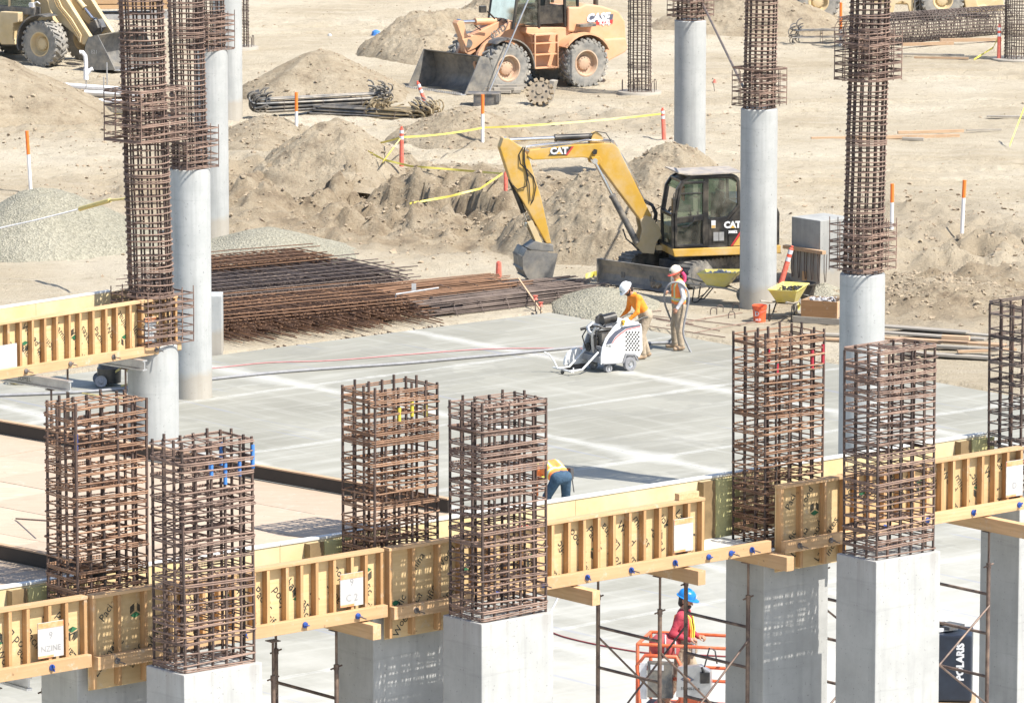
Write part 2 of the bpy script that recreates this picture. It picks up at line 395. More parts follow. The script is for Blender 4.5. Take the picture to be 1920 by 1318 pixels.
M_hub = plain('dusty_hub', (0.50, 0.33, 0.22), 0.7, (0.38, 0.25, 0.17), 4, dust=DUST, dustf=.7)
M_rebar3 = make_rebar('rebar_grey', (0.13, 0.10, 0.09), (0.06, 0.048, 0.045), (0.23, 0.18, 0.15))
M_ply = make_wood('form_plywood', (0.67, 0.495, 0.265), (0.58, 0.41, 0.205), 0)
M_plyin = plain('coated_plywood', (0.66, 0.54, 0.30), 0.5, (0.60, 0.47, 0.24), 1.5, dust=(.6, .56, .46), dustf=.5)
M_plygreen = plain('green_plywood', (0.50, 0.47, 0.22), 0.6, (0.42, 0.40, 0.2), 3)
M_retshade = plain('shaded_return', (0.26, 0.18, 0.09), 0.7, (0.19, 0.13, 0.065), 4)  # wood brown darkened to stand in for a form return in shade
M_white = plain('white_primer', (0.72, 0.72, 0.68), 0.6, (0.6, 0.58, 0.53), 4)
M_stud = make_wood('stud_wood', (0.60, 0.37, 0.18), (0.44, 0.245, 0.105), 2)
M_plate = make_wood('plate_wood', (0.65, 0.43, 0.235), (0.52, 0.32, 0.16), 0)
M_joist = make_wood('joist_wood', (0.63, 0.42, 0.23), (0.50, 0.31, 0.16), 1)
M_oldwood = make_wood('weathered_wood', (0.42, 0.38, 0.32), (0.27, 0.24, 0.20), 0)
M_newwood = make_wood('board_wood', (0.60, 0.42, 0.27), (0.46, 0.30, 0.18), 0)
M_deck = make_wood('deck_plywood', (0.55, 0.435, 0.325), (0.46, 0.355, 0.26), 0)
M_darkply = plain('dark_form_board', (0.030, 0.022, 0.018), 0.6, (0.02, 0.015, 0.012), 3)
M_steel = plain('shoring_steel', (0.13, 0.085, 0.07), 0.55, (0.07, 0.05, 0.045), 5, 0.3, dust=(0.36, 0.26, 0.19), dustf=0.7)
M_alu = plain('aluminium', (0.55, 0.55, 0.55), 0.4, (0.42, 0.42, 0.43), 5, 0.7)
M_ink = plain('print_ink', (0.035, 0.04, 0.035), 0.7); M_green = plain('print_green', (0.03, 0.16, 0.07), 0.7)
M_paper = plain('number_sheet', (0.50, 0.50, 0.49), 0.7, (0.42, 0.42, 0.41), 9); M_spray = plain('orange_spray', (0.80, 0.26, 0.10), 0.7, (0.72, 0.4, 0.24), 12)
M_pencil = plain('pencil', (0.34, 0.33, 0.33), 0.8)
M_bluebolt = plain('blue_plastic', (0.02, 0.07, 0.30), 0.4); M_bluetape = plain('blue_tape', (0.06, 0.22, 0.60), 0.5); M_redtape = plain('red_tape', (0.45, 0.03, 0.05), 0.5); M_yeltape = plain('yellow_tape_mark', (0.62, 0.52, 0.06), 0.5)
M_bolt = plain('bolt_steel', (0.22, 0.20, 0.19), 0.5, metal=0.6)
M_cat = plain('yellow_paint', (0.57, 0.335, 0.045), 0.45, (0.49, 0.285, 0.04), 2.0, dust=DUST, dustf=0.6)
M_tanyel = plain('faded_yellow_paint', (0.60, 0.46, 0.25), 0.6, (0.50, 0.38, 0.20), 2.5, dust=DUST, dustf=0.6)
M_case = plain('faded_orange_paint', (0.66, 0.365, 0.205), 0.5, (0.60, 0.32, 0.17), 2.2, dust=(0.60, 0.42, 0.31), dustf=0.55)
M_black = plain('black_paint', (0.018, 0.018, 0.02), 0.35, (0.012, 0.012, 0.012), 4, dust=DUST, dustf=0.16)
M_rubber = plain('tyre_rubber', (0.25, 0.24, 0.22), 0.9, (0.15, 0.148, 0.14), 5, dust=(0.42, 0.38, 0.32), dustf=0.75)
M_track = plain('track_rubber', (0.10, 0.10, 0.10), 0.85, (0.06, 0.06, 0.06), 5, dust=(0.42, 0.38, 0.32), dustf=0.7)
M_bucket = plain('worn_steel', (0.22, 0.215, 0.205), 0.5, (0.12, 0.12, 0.12), 3, 0.35, dust=(0.46, 0.40, 0.31), dustf=0.6)
M_grey = plain('dark_grey_steel', (0.11, 0.115, 0.12), 0.55, (0.07, 0.07, 0.075), 4, 0.2, dust=DUST, dustf=0.5)
M_chrome = plain('chrome', (0.75, 0.75, 0.75), 0.15, metal=1.0)
M_hose = plain('black_hose', (0.03, 0.03, 0.032), 0.5)
M_glass = make_glass('cab_glass')
M_wpaint = plain('white_paint', (0.78, 0.78, 0.77), 0.4, (0.70, 0.70, 0.68), 4, dust=(0.6, 0.58, 0.54), dustf=0.4)
M_dgrey = plain('stripe_grey', (0.10, 0.11, 0.15), 0.4); M_red = plain('red_paint', (0.55, 0.05, 0.05), 0.4)
M_pvc = plain('white_pvc', (0.80, 0.80, 0.82), 0.35, (0.74, 0.74, 0.74), 5)
M_orange = plain('orange_paint', (0.90, 0.22, 0.035), 0.5, (0.82, 0.18, 0.03), 5)
M_post = plain('red_orange_plastic', (0.78, 0.10, 0.05), 0.5, (0.68, 0.09, 0.05), 5, dust=(0.75, 0.40, 0.34), dustf=0.5)
M_refl = plain('reflective_white', (0.72, 0.72, 0.74), 0.4)
M_tape = plain('caution_tape', (0.74, 0.64, 0.14), 0.5, (0.66, 0.55, 0.10), 8)
M_wb = plain('yellow_tray', (0.72, 0.60, 0.12), 0.5, (0.62, 0.52, 0.12), 4, dust=(0.6, 0.55, 0.4), dustf=0.5)
M_lift = plain('lift_orange', (0.70, 0.13, 0.04), 0.5, (0.58, 0.09, 0.03), 5, dust=(0.75, 0.45, 0.3), dustf=0.3)
M_navy = plain('navy_plastic', (0.02, 0.028, 0.045), 0.45, (0.014, 0.018, 0.03), 4)
M_yhose = plain('yellow_hose', (0.68, 0.55, 0.20), 0.5); M_ghose = plain('grey_hose', (0.27, 0.27, 0.28), 0.6, (0.20, 0.20, 0.21), 8); M_phose = plain('pink_cord', (0.50, 0.22, 0.22), 0.6); M_rhose = plain('dark_red_cord', (0.28, 0.06, 0.06), 0.6)
M_skin = plain('skin', (0.42, 0.22, 0.14), 0.55, (0.38, 0.19, 0.12), 8); M_beard = plain('dark_hair', (0.03, 0.02, 0.016), 0.7)
M_ortee = plain('orange_shirt', (0.92, 0.30, 0.03), 0.8, (0.82, 0.24, 0.02), 7, bmp=1.0, bscale=13.0); M_khaki = plain('khaki_cloth', (0.42, 0.34, 0.25), 0.9, (0.30, 0.24, 0.17), 9, bmp=1.0, bscale=13.0)
M_vest = plain('orange_vest', (0.92, 0.25, 0.06), 0.7, (0.85, 0.22, 0.06), 10, bmp=1.0, bscale=13.0); M_silver = plain('reflective_band', (0.55, 0.56, 0.56), 0.35); M_lime = plain('lime_trim', (0.72, 0.82, 0.10), 0.6)
M_redtee = plain('crimson_shirt', (0.42, 0.045, 0.07), 0.85, (0.34, 0.035, 0.06), 9, bmp=1.0, bscale=13.0); M_denim = plain('blue_denim', (0.05, 0.10, 0.16), 0.9, (0.03, 0.065, 0.11), 9, bmp=1.0, bscale=13.0)
M_greytee = plain('grey_shirt', (0.55, 0.55, 0.56), 0.9, (0.45, 0.45, 0.47), 9, bmp=1.0, bscale=13.0); M_boot = plain('tan_boot', (0.38, 0.27, 0.18), 0.85, (0.28, 0.2, 0.13), 10)
M_glove = plain('dark_glove', (0.09, 0.085, 0.085), 0.8); M_hatw = plain('white_hat', (0.75, 0.76, 0.76), 0.35); M_hatb = plain('blue_hat', (0.015, 0.22, 0.62), 0.3); M_hatc = plain('cream_hat', (0.66, 0.60, 0.50), 0.4); M_haty = plain('lime_hat', (0.75, 0.80, 0.15), 0.4)
M_bag = plain('red_bag', (0.46, 0.09, 0.09), 0.75, (0.38, 0.07, 0.08), 7); M_pink = plain('pink_cloth', (0.68, 0.06, 0.18), 0.8)
M_rock = plain('clod', (0.37, 0.30, 0.21), 0.95, (0.24, 0.185, 0.13), 3); M_rubble = plain('rubble', (0.52, 0.50, 0.50), 0.9, (0.28, 0.27, 0.27), 9); M_dark = plain('coal_rubble', (0.05, 0.05, 0.055), 0.9)
M_blueglass = plain('blue_shade_sheet', (0.03, 0.10, 0.22), 0.6)
# ------------------------------------------------------------------ the setting: ground, slab
SLAB_C = at(1030, 586, 0)
def slab_uv(X, Y):
    dx = X - SLAB_C.x; dy = Y - SLAB_C.y
    return dx * U.x + dy * U.y, dx * N.x + dy * N.y       # on the slab: first <= 0, second >= 0
def sstep(a, b, x):
    t = np.clip((x - a) / (b - a), 0, 1); return t * t * (3 - 2 * t)
ROUGH = [(700, 365, 7.0, 5.0, 0.75), (860, 415, 6.0, 5.0, 0.65), (520, 330, 5, 6, .35), (1770, 560, 3.6, 6.0, .50), (1780, 440, 4, 8, .28), (1080, 230, 6, 5, .25), (130, 210, 5, 8, .3), (1830, 470, 2.5, 4, .3)]
ROUGHP = [(at(a, b), rx, ry, am) for a, b, rx, ry, am in ROUGH]
RUTS = [(at(a, b).x, at(a, b).y, R(c)) for a, b, c in ((1600, 200, 8), (1500, 300, -6), (600, 60, 10), (1700, 140, 3), (1780, 330, 14), (200, 235, 5), (1000, 60, -20))]
SCARP = [(at(a, b).x, at(a, b).y) for a, b in ((470, 322), (540, 334), (600, 352), (650, 362), (690, 376), (760, 372), (830, 384), (940, 398), (1010, 420))]
def scarp_d(X, Y):
    # signed distance (in y) from the ragged lip of the cut; negative on the near, lower side
    xs = [p[0] for p in SCARP]; ys = [p[1] for p in SCARP]
    d = Y - np.interp(X, xs, ys) - 1.1 * fbm(X * .9, X * .7 + 3, 4) - .3 * fbm(X * 4, Y * .4, 2)
    w_ = sstep(xs[0], xs[0] + 1.5, X) * (1 - sstep(xs[-1] - 2, xs[-1], X))
    return d, w_
def soil_mask(X, Y):
    m = 0 * X
    for P, rx, ry, am in ROUGHP: m = np.maximum(m, np.exp(-(((X - P.x) / rx) ** 2 + ((Y - P.y) / ry) ** 2) * .9) * min(1, am * 1.5))
    d, w_ = scarp_d(X, Y); return np.maximum(m, .85 * w_ * np.exp(-((d + .25) / .38) ** 2))
def ground_h(X, Y):
    h = 0.22 * fbm(X * 0.12, Y * 0.08, 4) + 0.05 * fbm(X * 1.1, Y * 0.9, 4) + 0.02 * fbm(X * 4.5, Y * 4.5, 2)
    h = h + 0.035 * fbm(X * 0.5, Y * 3.5, 2)                    # wheel ruts running across
    for ox, oy, an in RUTS:
        c_, s_ = math.cos(an), math.sin(an); al = (X - ox) * c_ + (Y - oy) * s_; ac = -(X - ox) * s_ + (Y - oy) * c_ + .5 * np.sin(al * .11)
        for w_ in (-1.0, 1.0):
            q = np.exp(-((ac - w_) / .26) ** 2) * sstep(-14, -8, al) * (1 - sstep(9, 15, al)); h = h - q * (.07 + .035 * np.sin(al * 14)) + .05 * np.exp(-((np.abs(ac - w_) - .42) / .14) ** 2) * sstep(-14, -8, al) * (1 - sstep(9, 15, al))
    for P, rx, ry, am in ROUGHP:
        r = ((X - P.x) / rx) ** 2 + ((Y - P.y) / ry) ** 2
        m = np.exp(-r * 1.2)
        h = h + am * m * (0.9 * ridged(X * 0.55, Y * 0.45, 4) + 0.5 * fbm(X * 2.6, Y * 2.2, 4))
    ds, ws = scarp_d(X, Y); h = h - ws * .42 * (1 - sstep(-.28, .0, ds)) * (1 - .8 * (1 - sstep(-9, -2.5, ds)))
    a, b = slab_uv(X, Y)
    d = np.maximum(a, -b)                                       # distance outside the slab
    flat = sstep(0.4, 7.0, d)
    h = h * (0.12 + 0.88 * flat) - 0.02
    h = np.where(d < 0.3, -0.16, h)
    far = sstep(210, 320, Y); return h * (1 - 0.8 * far)
def axis(lo, hi, step, out):
    c = list(np.arange(lo, hi, step)); q = step; v = hi
    while v < out: q *= 1.5; v += q; c.append(v)
    q = step; v = lo
    while v > -out: q *= 1.5; v -= q; c.insert(0, v)
    return np.array(c)
gx = axis(-23, 23, 0.13, 3000); gy = axis(100, 215, 0.19, 3000)
GX, GY = np.meshgrid(gx, gy)
_gm = grid_mesh('ground', GX, GY, ground_h(GX, GY), M_dirt); _at = _gm.attributes.new('soil', 'FLOAT', 'POINT'); _at.data.foreach_set('value', soil_mask(GX, GY).ravel().astype(np.float32))
ground = link('ground', _gm); ground['kind'] = 'structure'
def gz(p): return float(ground_h(np.array([p.x]), np.array([p.y]))[0])
def g_at(px, py):
    p = at(px, py)
    for _ in range(4): p = at(px, py, gz(p))
    return p

# clods strewn over the dug-up ground
def ico():
    bm = bmesh.new(); bmesh.ops.create_icosphere(bm, subdivisions=1, radius=1)
    v = np.array([x.co[:] for x in bm.verts]); f = np.array([[q.index for q in x.verts] for x in bm.faces]); bm.free(); return v, f
ICO_V, ICO_F = ico()
def rocks(P, S):
    n = len(P); V = np.repeat(ICO_V[None], n, 0) * (1 + 0.35 * rng.standard_normal((n, len(ICO_V), 1)))
    V = V * S[:, None, None] * np.array([1, 1, 0.7]) * (0.75 + 0.5 * rng.random((n, 1, 3))) + P[:, None, :]
    Fc = (ICO_F[None] + (np.arange(n) * len(ICO_V))[:, None, None]).reshape(-1, 3)
    return V.reshape(-1, 3), Fc
def rock_obj(name, P, S, mat, parent=None):
    V, Fc = rocks(np.asarray(P, float), np.asarray(S, float))
    me = bpy.data.meshes.new(name); me.from_pydata(V.tolist(), [], Fc.tolist()); me.materials.append(mat)
    o = link(name, me, parent); o['kind'] = 'stuff'; return o
pts, szs = [], []
for P, rx, ry, am in ROUGHP:
    n = int(700 * rx * ry * am / 6); q = rng.standard_normal((n, 2)) * 0.6
    for a, b in q: pts.append((P.x + a * rx, P.y + b * ry)); szs.append(0.012 + 0.05 * rng.random() ** 5 * (1 + 0.9 * (rng.random() > .95)))
for _ in range(2200): pts.append((rng.uniform(-20, 20), rng.uniform(118, 205))); szs.append(0.010 + 0.04 * rng.random() ** 5)
pts = np.array(pts); szs = np.array(szs)
a_, b_ = slab_uv(pts[:, 0], pts[:, 1]); ok = np.maximum(a_, -b_) > 0.25; pts, szs = pts[ok], szs[ok]
cl = rock_obj('dirt_clods', np.column_stack([pts, ground_h(pts[:, 0], pts[:, 1]) + szs * 0.25]), szs, M_rock)
tag(cl, 'loose clods of dry earth strewn over the dug-up ground', 'clods')

# concrete slab, seen bare between the columns
mb = MB()
mb.bb(-75, 0, -75, 0, -0.3, 0.0)
slab = mb.obj('concrete_slab', M_slab, loc=SLAB_C); slab.rotation_euler = (0, 0, ANG); slab['kind'] = 'structure'

# ------------------------------------------------------------------ piles of earth and gravel
def pile(name, label, cat, px, py, rx, ry, h, mat, rot=0.0, rough=0.35, peak=1.0, ridge=0.0, group=None, seed=0, z0=None, sink=0.12, clod=260):
    c = g_at(px, py)
    if z0 is not None: c.z = z0
    n = 150; s = np.linspace(-1.12, 1.12, n); A, B = np.meshgrid(s, s)
    th = np.arctan2(B, A); rr = np.sqrt(A ** 2 + B ** 2)
    lob = 1 + 0.30 * vnoise(2.2 * np.cos(th) + seed * 3.1 + 40, 2.2 * np.sin(th) + seed * 1.7 + 40)
    A2 = np.sign(A) * np.maximum(np.abs(A) - ridge, 0) / (1 - ridge)
    r = np.sqrt(A2 ** 2 + B ** 2) / lob
    prof = np.clip(1 - r, 0, 1); prof = prof ** (1.0 / peak); prof = np.where(prof > .8, .8 + (prof - .8) * 0.55, prof)
    X = A * rx; Y = B * ry
    det = rough * (0.22 * ridged(X * 0.9 + seed * 7, Y * 0.9, 4) + 0.10 * fbm(X * 3.6 + seed, Y * 3.6, 4) + 0.16 * fbm(X * 1.2, Y * 1.2 + seed * 5, 3) + 0.07 * np.abs(fbm(X * 7 + seed, Y * 7, 3)))
    Z = h * prof + det * np.clip(prof * 6, 0, 1) * min(h, 1.5) - sink * np.clip((r - 0.92) * 8, 0, 4)
    me = grid_mesh(name, X, Y, Z, mat)
    o = link(name, me, None, c, (0, 0, rot)); tag(o, label, cat, group)
    if clod:
        i = rng.integers(0, n * n, clod * 4); keep = prof.ravel()[i] > 0.05; i = i[keep]
        S = 0.008 + 0.05 * rng.random(len(i)) ** 5
        rock_obj('clod', np.column_stack([X.ravel()[i], Y.ravel()[i], Z.ravel()[i] + S * 0.2]), S, M_rock if mat is M_soil else M_gravel, o)
    return o
PD = 'dirt pile'
pile('dirt_pile', 'tall tan dirt slope beside the tan loader with the white pipes', PD, -40, 205, 3.6, 4.5, 1.75, M_soil, seed=1, rough=.25)
pile('dirt_pile', 'smooth tan dirt pile behind the bundled hooked rebar', PD, 600, 172, 2.7, 3.0, 1.35, M_soil, seed=2, rough=.22, peak=.95)
pile('dirt_pile', 'long ridge of dirt rising behind the raised arm and bucket of the orange loader', PD, 850, 98, 3.1, 3.2, 1.35, M_soil, R(12), seed=3, ridge=.35, rough=.6)
pile('dirt_pile', 'steep dirt hump standing behind the orange loader cab', PD, 935, 40, 1.5, 2.0, 1.1, M_soil, seed=9, rough=.6)
pile('dirt_pile', 'broad pale dirt mound in front of the hooked rebar bundles', PD, 632, 318, 2.2, 3.0, 1.42, M_soil, seed=4, rough=.5)
pile('dirt_pile', 'low dirt mound beside the slumped post with the taped stake', PD, 872, 262, 2.1, 2.6, .98, M_soil, seed=5, rough=.6)
pile('dirt_pile', 'largest dirt mound, heaped behind the yellow excavator arm', PD, 1130, 455, 2.7, 3.6, 1.92, M_soil, seed=6, rough=.75, clod=800)
pile('dirt_pile', 'rounded dirt mound behind the excavator cab hiding a column foot', PD, 1255, 390, 2.5, 2.8, 1.78, M_soil, seed=7, rough=.6, clod=600)
pile('dirt_pile', 'dark tan dirt slope between two round columns by the lying cage', PD, 1400, 52, 3.4, 3.5, 1.5, M_soil, seed=8, rough=.35)
pile('dirt_pile', 'low spread of dark broken clods beside the stacked lumber', PD, 1770, 560, 2.2, 3.4, .38, M_soil, seed=10, rough=1.4, clod=1200)
pile('dirt_pile', 'tan dirt bank beside the white stub and tall rebar cage', PD, 500, 262, 1.6, 2.6, .72, M_soil, seed=12, rough=.4)
pile('gravel_pile', 'wide grey gravel pile crossed by a yellow strap', 'gravel pile', 80, 452, 2.9, 4.2, 1.45, M_gravel, seed=21, rough=.18, clod=0)
pile('gravel_pile', 'low grey gravel heap behind the stacked rebar', 'gravel pile', 500, 478, 2.4, 3.4, .70, M_gravel, seed=22, rough=.18, clod=0)
pile('gravel_pile', 'small grey gravel heap between the orange shirt worker and excavator blade', 'gravel pile', 1130, 572, 1.35, 2.4, .42, M_gravel, seed=23, rough=.3, clod=0)
pile('gravel_pile', 'tiny sandy heap beside the concrete block and black tub', 'gravel pile', 1545, 548, .55, 1.1, .22, M_gravel, seed=24, rough=.3, clod=0)
# ------------------------------------------------------------------ reinforcing cages and columns
_mesh = {}
def cached(key, fn):
    if key not in _mesh: _mesh[key] = fn()
    return _mesh[key]
def bar_mesh(L, r, mat):
    def f():
        mb = MB(); k = max(2, int(L / 0.5))
        mb.tube([(0.004 * math.sin(i * 2.1), 0.004 * math.cos(i * 1.7), L * i / k) for i in range(k + 1)], r, 6)
        return mb.mesh('vertical_bar', mat, 50)
    return cached(('bar', round(L, 2), r, mat.name), f)
def ring_mesh(rad, r, mat, turns=1, var=0):
    def f():
        mb = MB()
        for t in range(turns):
            n = 22
            mb.tube([((rad + .004 * math.sin(3 * a + var)) * math.cos(a), (rad + .004 * math.cos(2 * a + var)) * math.sin(a), t * .03 + .008 * math.sin(a + var)) for a in [2 * math.pi * i / n for i in range(n)]], r, 5, True)
        a = 1.3 * var + .5          # hook tail turned into the cage
        mb.tube([(rad * math.cos(a), rad * math.sin(a), .012), (rad * .6 * math.cos(a + .3), rad * .6 * math.sin(a + .3), .01)], r, 5)
        return mb.mesh('hoop', mat, 60)
    return cached(('ring', round(rad, 3), r, mat.name, turns, var), f)
def rrect(a, b, c, z=0.0):
    p = []
    for sx, sy, t0 in ((1, 1, 0), (-1, 1, 90), (-1, -1, 180), (1, -1, 270)):
        for k in range(4):
            t = R(t0 + 30 * k); p.append(Vector((sx * (a - c) + c * math.cos(t), sy * (b - c) + c * math.sin(t), z)))
    return p
def rect_mesh(a, b, r, mat, var, ties):
    def f():
        rr = random.Random(var * 13 + int(a * 100)); mb = MB()
        tl = rr.uniform(-.012, .012), rr.uniform(-.012, .012)
        for t in range(2 if var % 3 == 0 else 1):
            e = rr.uniform(-.012, .006)
            pts = rrect(a + e, b + e, .05); mb.tube([(p.x, p.y, p.z + p.x * tl[0] / a + p.y * tl[1] / b + t * .026) for p in pts], r, 5, True)
        if ties:
            for (p0, p1) in ties:
                dz = rr.uniform(-.03, .02)
                mb.tube([(p0[0], p0[1], dz), (p1[0], p1[1], dz + rr.uniform(-.025, .025)), (p1[0] * .93, p1[1] * .9, dz + .03)], r * .85, 5)
            # inner stirrup
            s = a * (.42 + .1 * (var % 3)); o = rr.choice((-1, 1)) * (a - s) * .95
            mb.tube([(p.x + o, p.y, .02) for p in rrect(s, b * .98, .04)], r * .85, 5, True)
            # tail hooks poking out
            for k in range(2):
                x = rr.uniform(-a, a); mb.tube([(x, -b, 0), (x + rr.uniform(-.1, .1), -b * .55, .03)], r * .8, 5)
        return mb.mesh('hoop', mat, 60)
    return cached(('rect', round(a, 2), round(b, 2), r, mat.name, var, bool(ties)), f)
def round_cage(root, z0, z1, rad, nb, pitch, mat, lean=(0, 0), barr=.017, hr=.0122, skip=None):
    Lh = z1 - z0
    for i in range(nb):
        a = 2 * math.pi * i / nb + .2
        o = link('vertical_bar', bar_mesh(Lh + (.0 if i % 2 else .12), barr, M_rebard), root, (rad * math.cos(a), rad * math.sin(a), z0 - .04))
        o.rotation_euler = (-lean[1], lean[0], 0)
    n = int(Lh / pitch)
    for k in range(n):
        z = z0 + .03 + k * pitch + random.uniform(-.018, .018)
        dbl = 2 if (k % 19 in (6, 7) or random.random() < .08) else 1
        o = link('hoop', ring_mesh(rad + .028, hr, mat, dbl, random.randrange(4)), root, (lean[0] * (z - z0), lean[1] * (z - z0), z))
        o.rotation_euler = (random.uniform(-.03, .03), random.uniform(-.03, .03), random.choice((0, 1.1, 2.3, 4)))
def stub_cage(root, z0, z1, a, b, mat, lean=(0, 0), rz=0.0, pitch=.13, zb=0.0, off=(0, 0)):
    # the wider square stirrup cage that carries the beam stubs
    e = link('stirrup_cage', None, root, (lean[0] * (z0 - zb) + off[0], lean[1] * (z0 - zb) + off[1], z0), (0, 0, rz))
    L = z1 - z0
    for x in (-1, -.5, 0, .5, 1):
        for y in (-1, 1): link('vertical_bar', bar_mesh(L + random.choice((0, .03, .06)), .010, mat), e, (x * a * .97, y * b * .97, -.02))
    for y in (-.4, .4):
        for x in (-1, 1): link('vertical_bar', bar_mesh(L, .010, mat), e, (x * a * .97, y * b * .97, -.02))
    n = int(L / pitch)
    for k in range(n + 1):
        o = link('hoop', rect_mesh(a, b, .0105, mat, random.randrange(6), [((-a, y * b), (a, y * b)) for y in (-.4, .1, .5)]), e, (0, 0, k * pitch + random.uniform(-.02, .02)))
        o.rotation_euler = (random.uniform(-.02, .02), random.uniform(-.02, .02), 0)
def round_column(px, width, topy, label, cages, stubs=(), lean=0.0, zbase=0.0, rad=.41, nb=15, pitch=.104, mat=M_rebar, cagetop=10.5, crad=.34):
    d = F * 2 * rad / width
    # height over the ground solved from depth: Y*CP + (H - z)*SP = d
    Y = (d - (CAMH - zbase) * SP) / CP; X = (px - 960) / F * d
    P = Vector((X, Y, zbase))
    root = thing('round_column', label, 'column', P, 0, 'round columns with rebar cages')
    k = (659 - topy) / F
    zt = CAMH + (k * Y * CP - Y * SP) / (CP + k * SP) if True else 0
    mb = MB(); zt -= zbase; c = .02
    mb.lathe([(0.001, -.5), (rad, -.5), (rad, .02), (rad, zt * .33), (rad, zt * .66), (rad, zt - c), (rad - c, zt), (rad * .85, zt + .012), (.001, zt + .012)], 48)
    mb.obj('shaft', M_conc, root, 40)
    zc = zt
    round_cage(root, zt, cagetop, crad, nb, pitch, mat, (lean, 0))
    for (y0, y1, half, oy) in stubs:
        def zat(py):
            k = (659 - py) / F; return CAMH + (k * Y * CP - Y * SP) / (CP + k * SP) - zbase
        stub_cage(root, zat(y1), zat(y0), half, half * .92, mat, (lean, 0), ANG + R(5), zb=zt)
    return root, P, zt
RC = {}
RC[1] = round_column(292, 95, 643, 'round concrete column beside the yellow beam form with a second cage collar high up', 0, [(170, 262, .50, 0), (540, 638, .50, 0)], lean=-.024, cagetop=10.9)
RC[2] = round_column(360, 76, 315, 'round concrete column beside the short pale concrete stub, foot on the slab', 0, [(232, 312, .44, 0)], lean=-.017, cagetop=8.2)
RC[3] = round_column(398, 63.5, 92, 'round concrete column whose foot meets the low grey gravel heap', 0, [(22, 90, .44, 0)], lean=-.012, cagetop=6.4)
RC[4] = round_column(428, 54, -75, 'round concrete column beside a slim far rebar cage, its cage out of view', 0, [], cagetop=5.6)
RC[5] = round_column(1293, 59, 38, 'round concrete column rising behind the dirt mound and excavator cab, propped by a leaning pipe', 0, [(-45, 30, .46, 0)], lean=.01, cagetop=5.8)
RC[6] = round_column(1421, 69, 203, 'round concrete column in front of the excavator, orange bucket at its foot', 0, [(130, 196, .46, 0)], lean=.014, cagetop=7.6, pitch=.092)
RC[7] = round_column(1613, 84.5, 512, 'round concrete column between the lumber stack and wooden crate, two cage collars above', 0, [(56, 148, .46, 0), (410, 503, .46, 0)], lean=.018, cagetop=10.3, pitch=.092, nb=15)
# cages still waiting for their concrete
def bare_cage(px, py, rad, h, label, mat=M_rebar3, pitch=.12, nb=16, lean=0):
    P = g_at(px, py)
    root = thing('rebar_cage', label, 'rebar cage', P, 0, 'bare rebar cages')
    mb = MB(); mb.lathe([(.001, -.4), (rad * 2.0, -.4), (rad * 2.0, .03), (rad * 1.95, .05), (.001, .05)], 28); mb.obj('footing', M_block, root, 40)
    for k in range(5):
        a = k * 1.3 + .4; q = Vector((math.cos(a), math.sin(a), 0)) * rad * 1.55; t = Vector((-math.sin(a), math.cos(a), 0)) * .07
        m = MB(); m.tube([q - t, q - t + Vector((0, 0, .3)), q - t * .6 + Vector((0, 0, .37)), q + t * .6 + Vector((0, 0, .37)), q + t + Vector((0, 0, .3)), q + t], .012, 5); m.obj('anchor_loop', M_rebar3, root, 60)
    round_cage(root, .02, h, rad, nb, pitch, mat, (lean, 0), .014, .010); return root
bare_cage(1199, 174, .33, 4.6, 'tall bare rebar cage standing on a footing behind the orange loader', pitch=.11)
bare_cage(447, 90, .32, 3.4, 'slim bare rebar cage standing beside the second far column', pitch=.11)
bare_cage(1908, 112, .40, 3.2, 'bare rebar cage standing beside the lying drum cage and pink post', M_rebar3, pitch=.10)
# rectangular columns in pairs along the beam
CW, CDp = 1.17, .76
def square_column(corner, ztop, cage_h, label, mat, group='rectangular columns with rebar cages', nl=None, pitch=.099, lean=0.0, tapes=(), jit=1.0, shrink=.045):
    C = corner + U * CW / 2 - N * CDp / 2; C.z = 0
    root = thing('square_column', label, 'column', C, ANG, group)
    mb = MB(); mb.bb(-CW / 2, CW / 2, -CDp / 2, CDp / 2, -.3, ztop); sh = mb.obj('shaft', M_concsq, root, None, .018)
    a, b = CW / 2 - shrink, CDp / 2 - shrink
    xs = [-1, -.62, -.2, .2, .62, 1]; pos = [(x * a * .95, s * b * .93) for x in xs for s in (-1, 1)] + [(s * a * .95, y * b) for s in (-1, 1) for y in (-.35, .3)]
    for i, (x, y) in enumerate(pos):
        o = link('vertical_bar', bar_mesh(cage_h + .05 + .04 * (i % 3 == 0), .0195, M_rebard), root, (x, y, ztop - .05)); o.rotation_euler = (random.uniform(-.006, .006), random.uniform(-.006, .006) + lean, 0)
        if i in tapes:
            t = tapes[i] if isinstance(tapes, dict) else M_bluetape
            m = MB(); z0 = ztop + cage_h - random.uniform(.38, .55); m.cyl((x, y, z0), (x, y, z0 + random.uniform(.14, .3)), .024, None, 8); m.obj('tape_wrap', t, root, 50)
    n = int(cage_h / pitch)
    ties = [((x * a, -b), (x * a, b)) for x in (-.62, -.2, .2, .62)] + [((-a, y * b), (a, y * b)) for y in (-.35, .3)]
    for k in range(n + 1):
        z = ztop + .02 + k * pitch + random.uniform(-.03, .03) * jit
        o = link('hoop', rect_mesh(a, b, .0108, mat, random.randrange(9), ties if k % 2 else None), root, (random.uniform(-.008, .008) + lean * (z - ztop), random.uniform(-.008, .008), z))
        o.rotation_euler = (random.gauss(0, .013) * jit, random.gauss(0, .016) * jit, random.uniform(-.018, .018))
    return root
ZF = 4.70
SFc = [at(345, 1266, ZF), at(903, 1170, ZF), at(1643, 1053, ZF)]
square_column(SFc[0], ZF, 2.74, 'pale rectangular column whose cage is wrapped with blue tape near the top', M_rebar, tapes={6: M_bluetape, 8: M_bluetape, 10: M_bluetape, 9: M_bluetape, 11: M_bluetape, 4: M_bluetape})
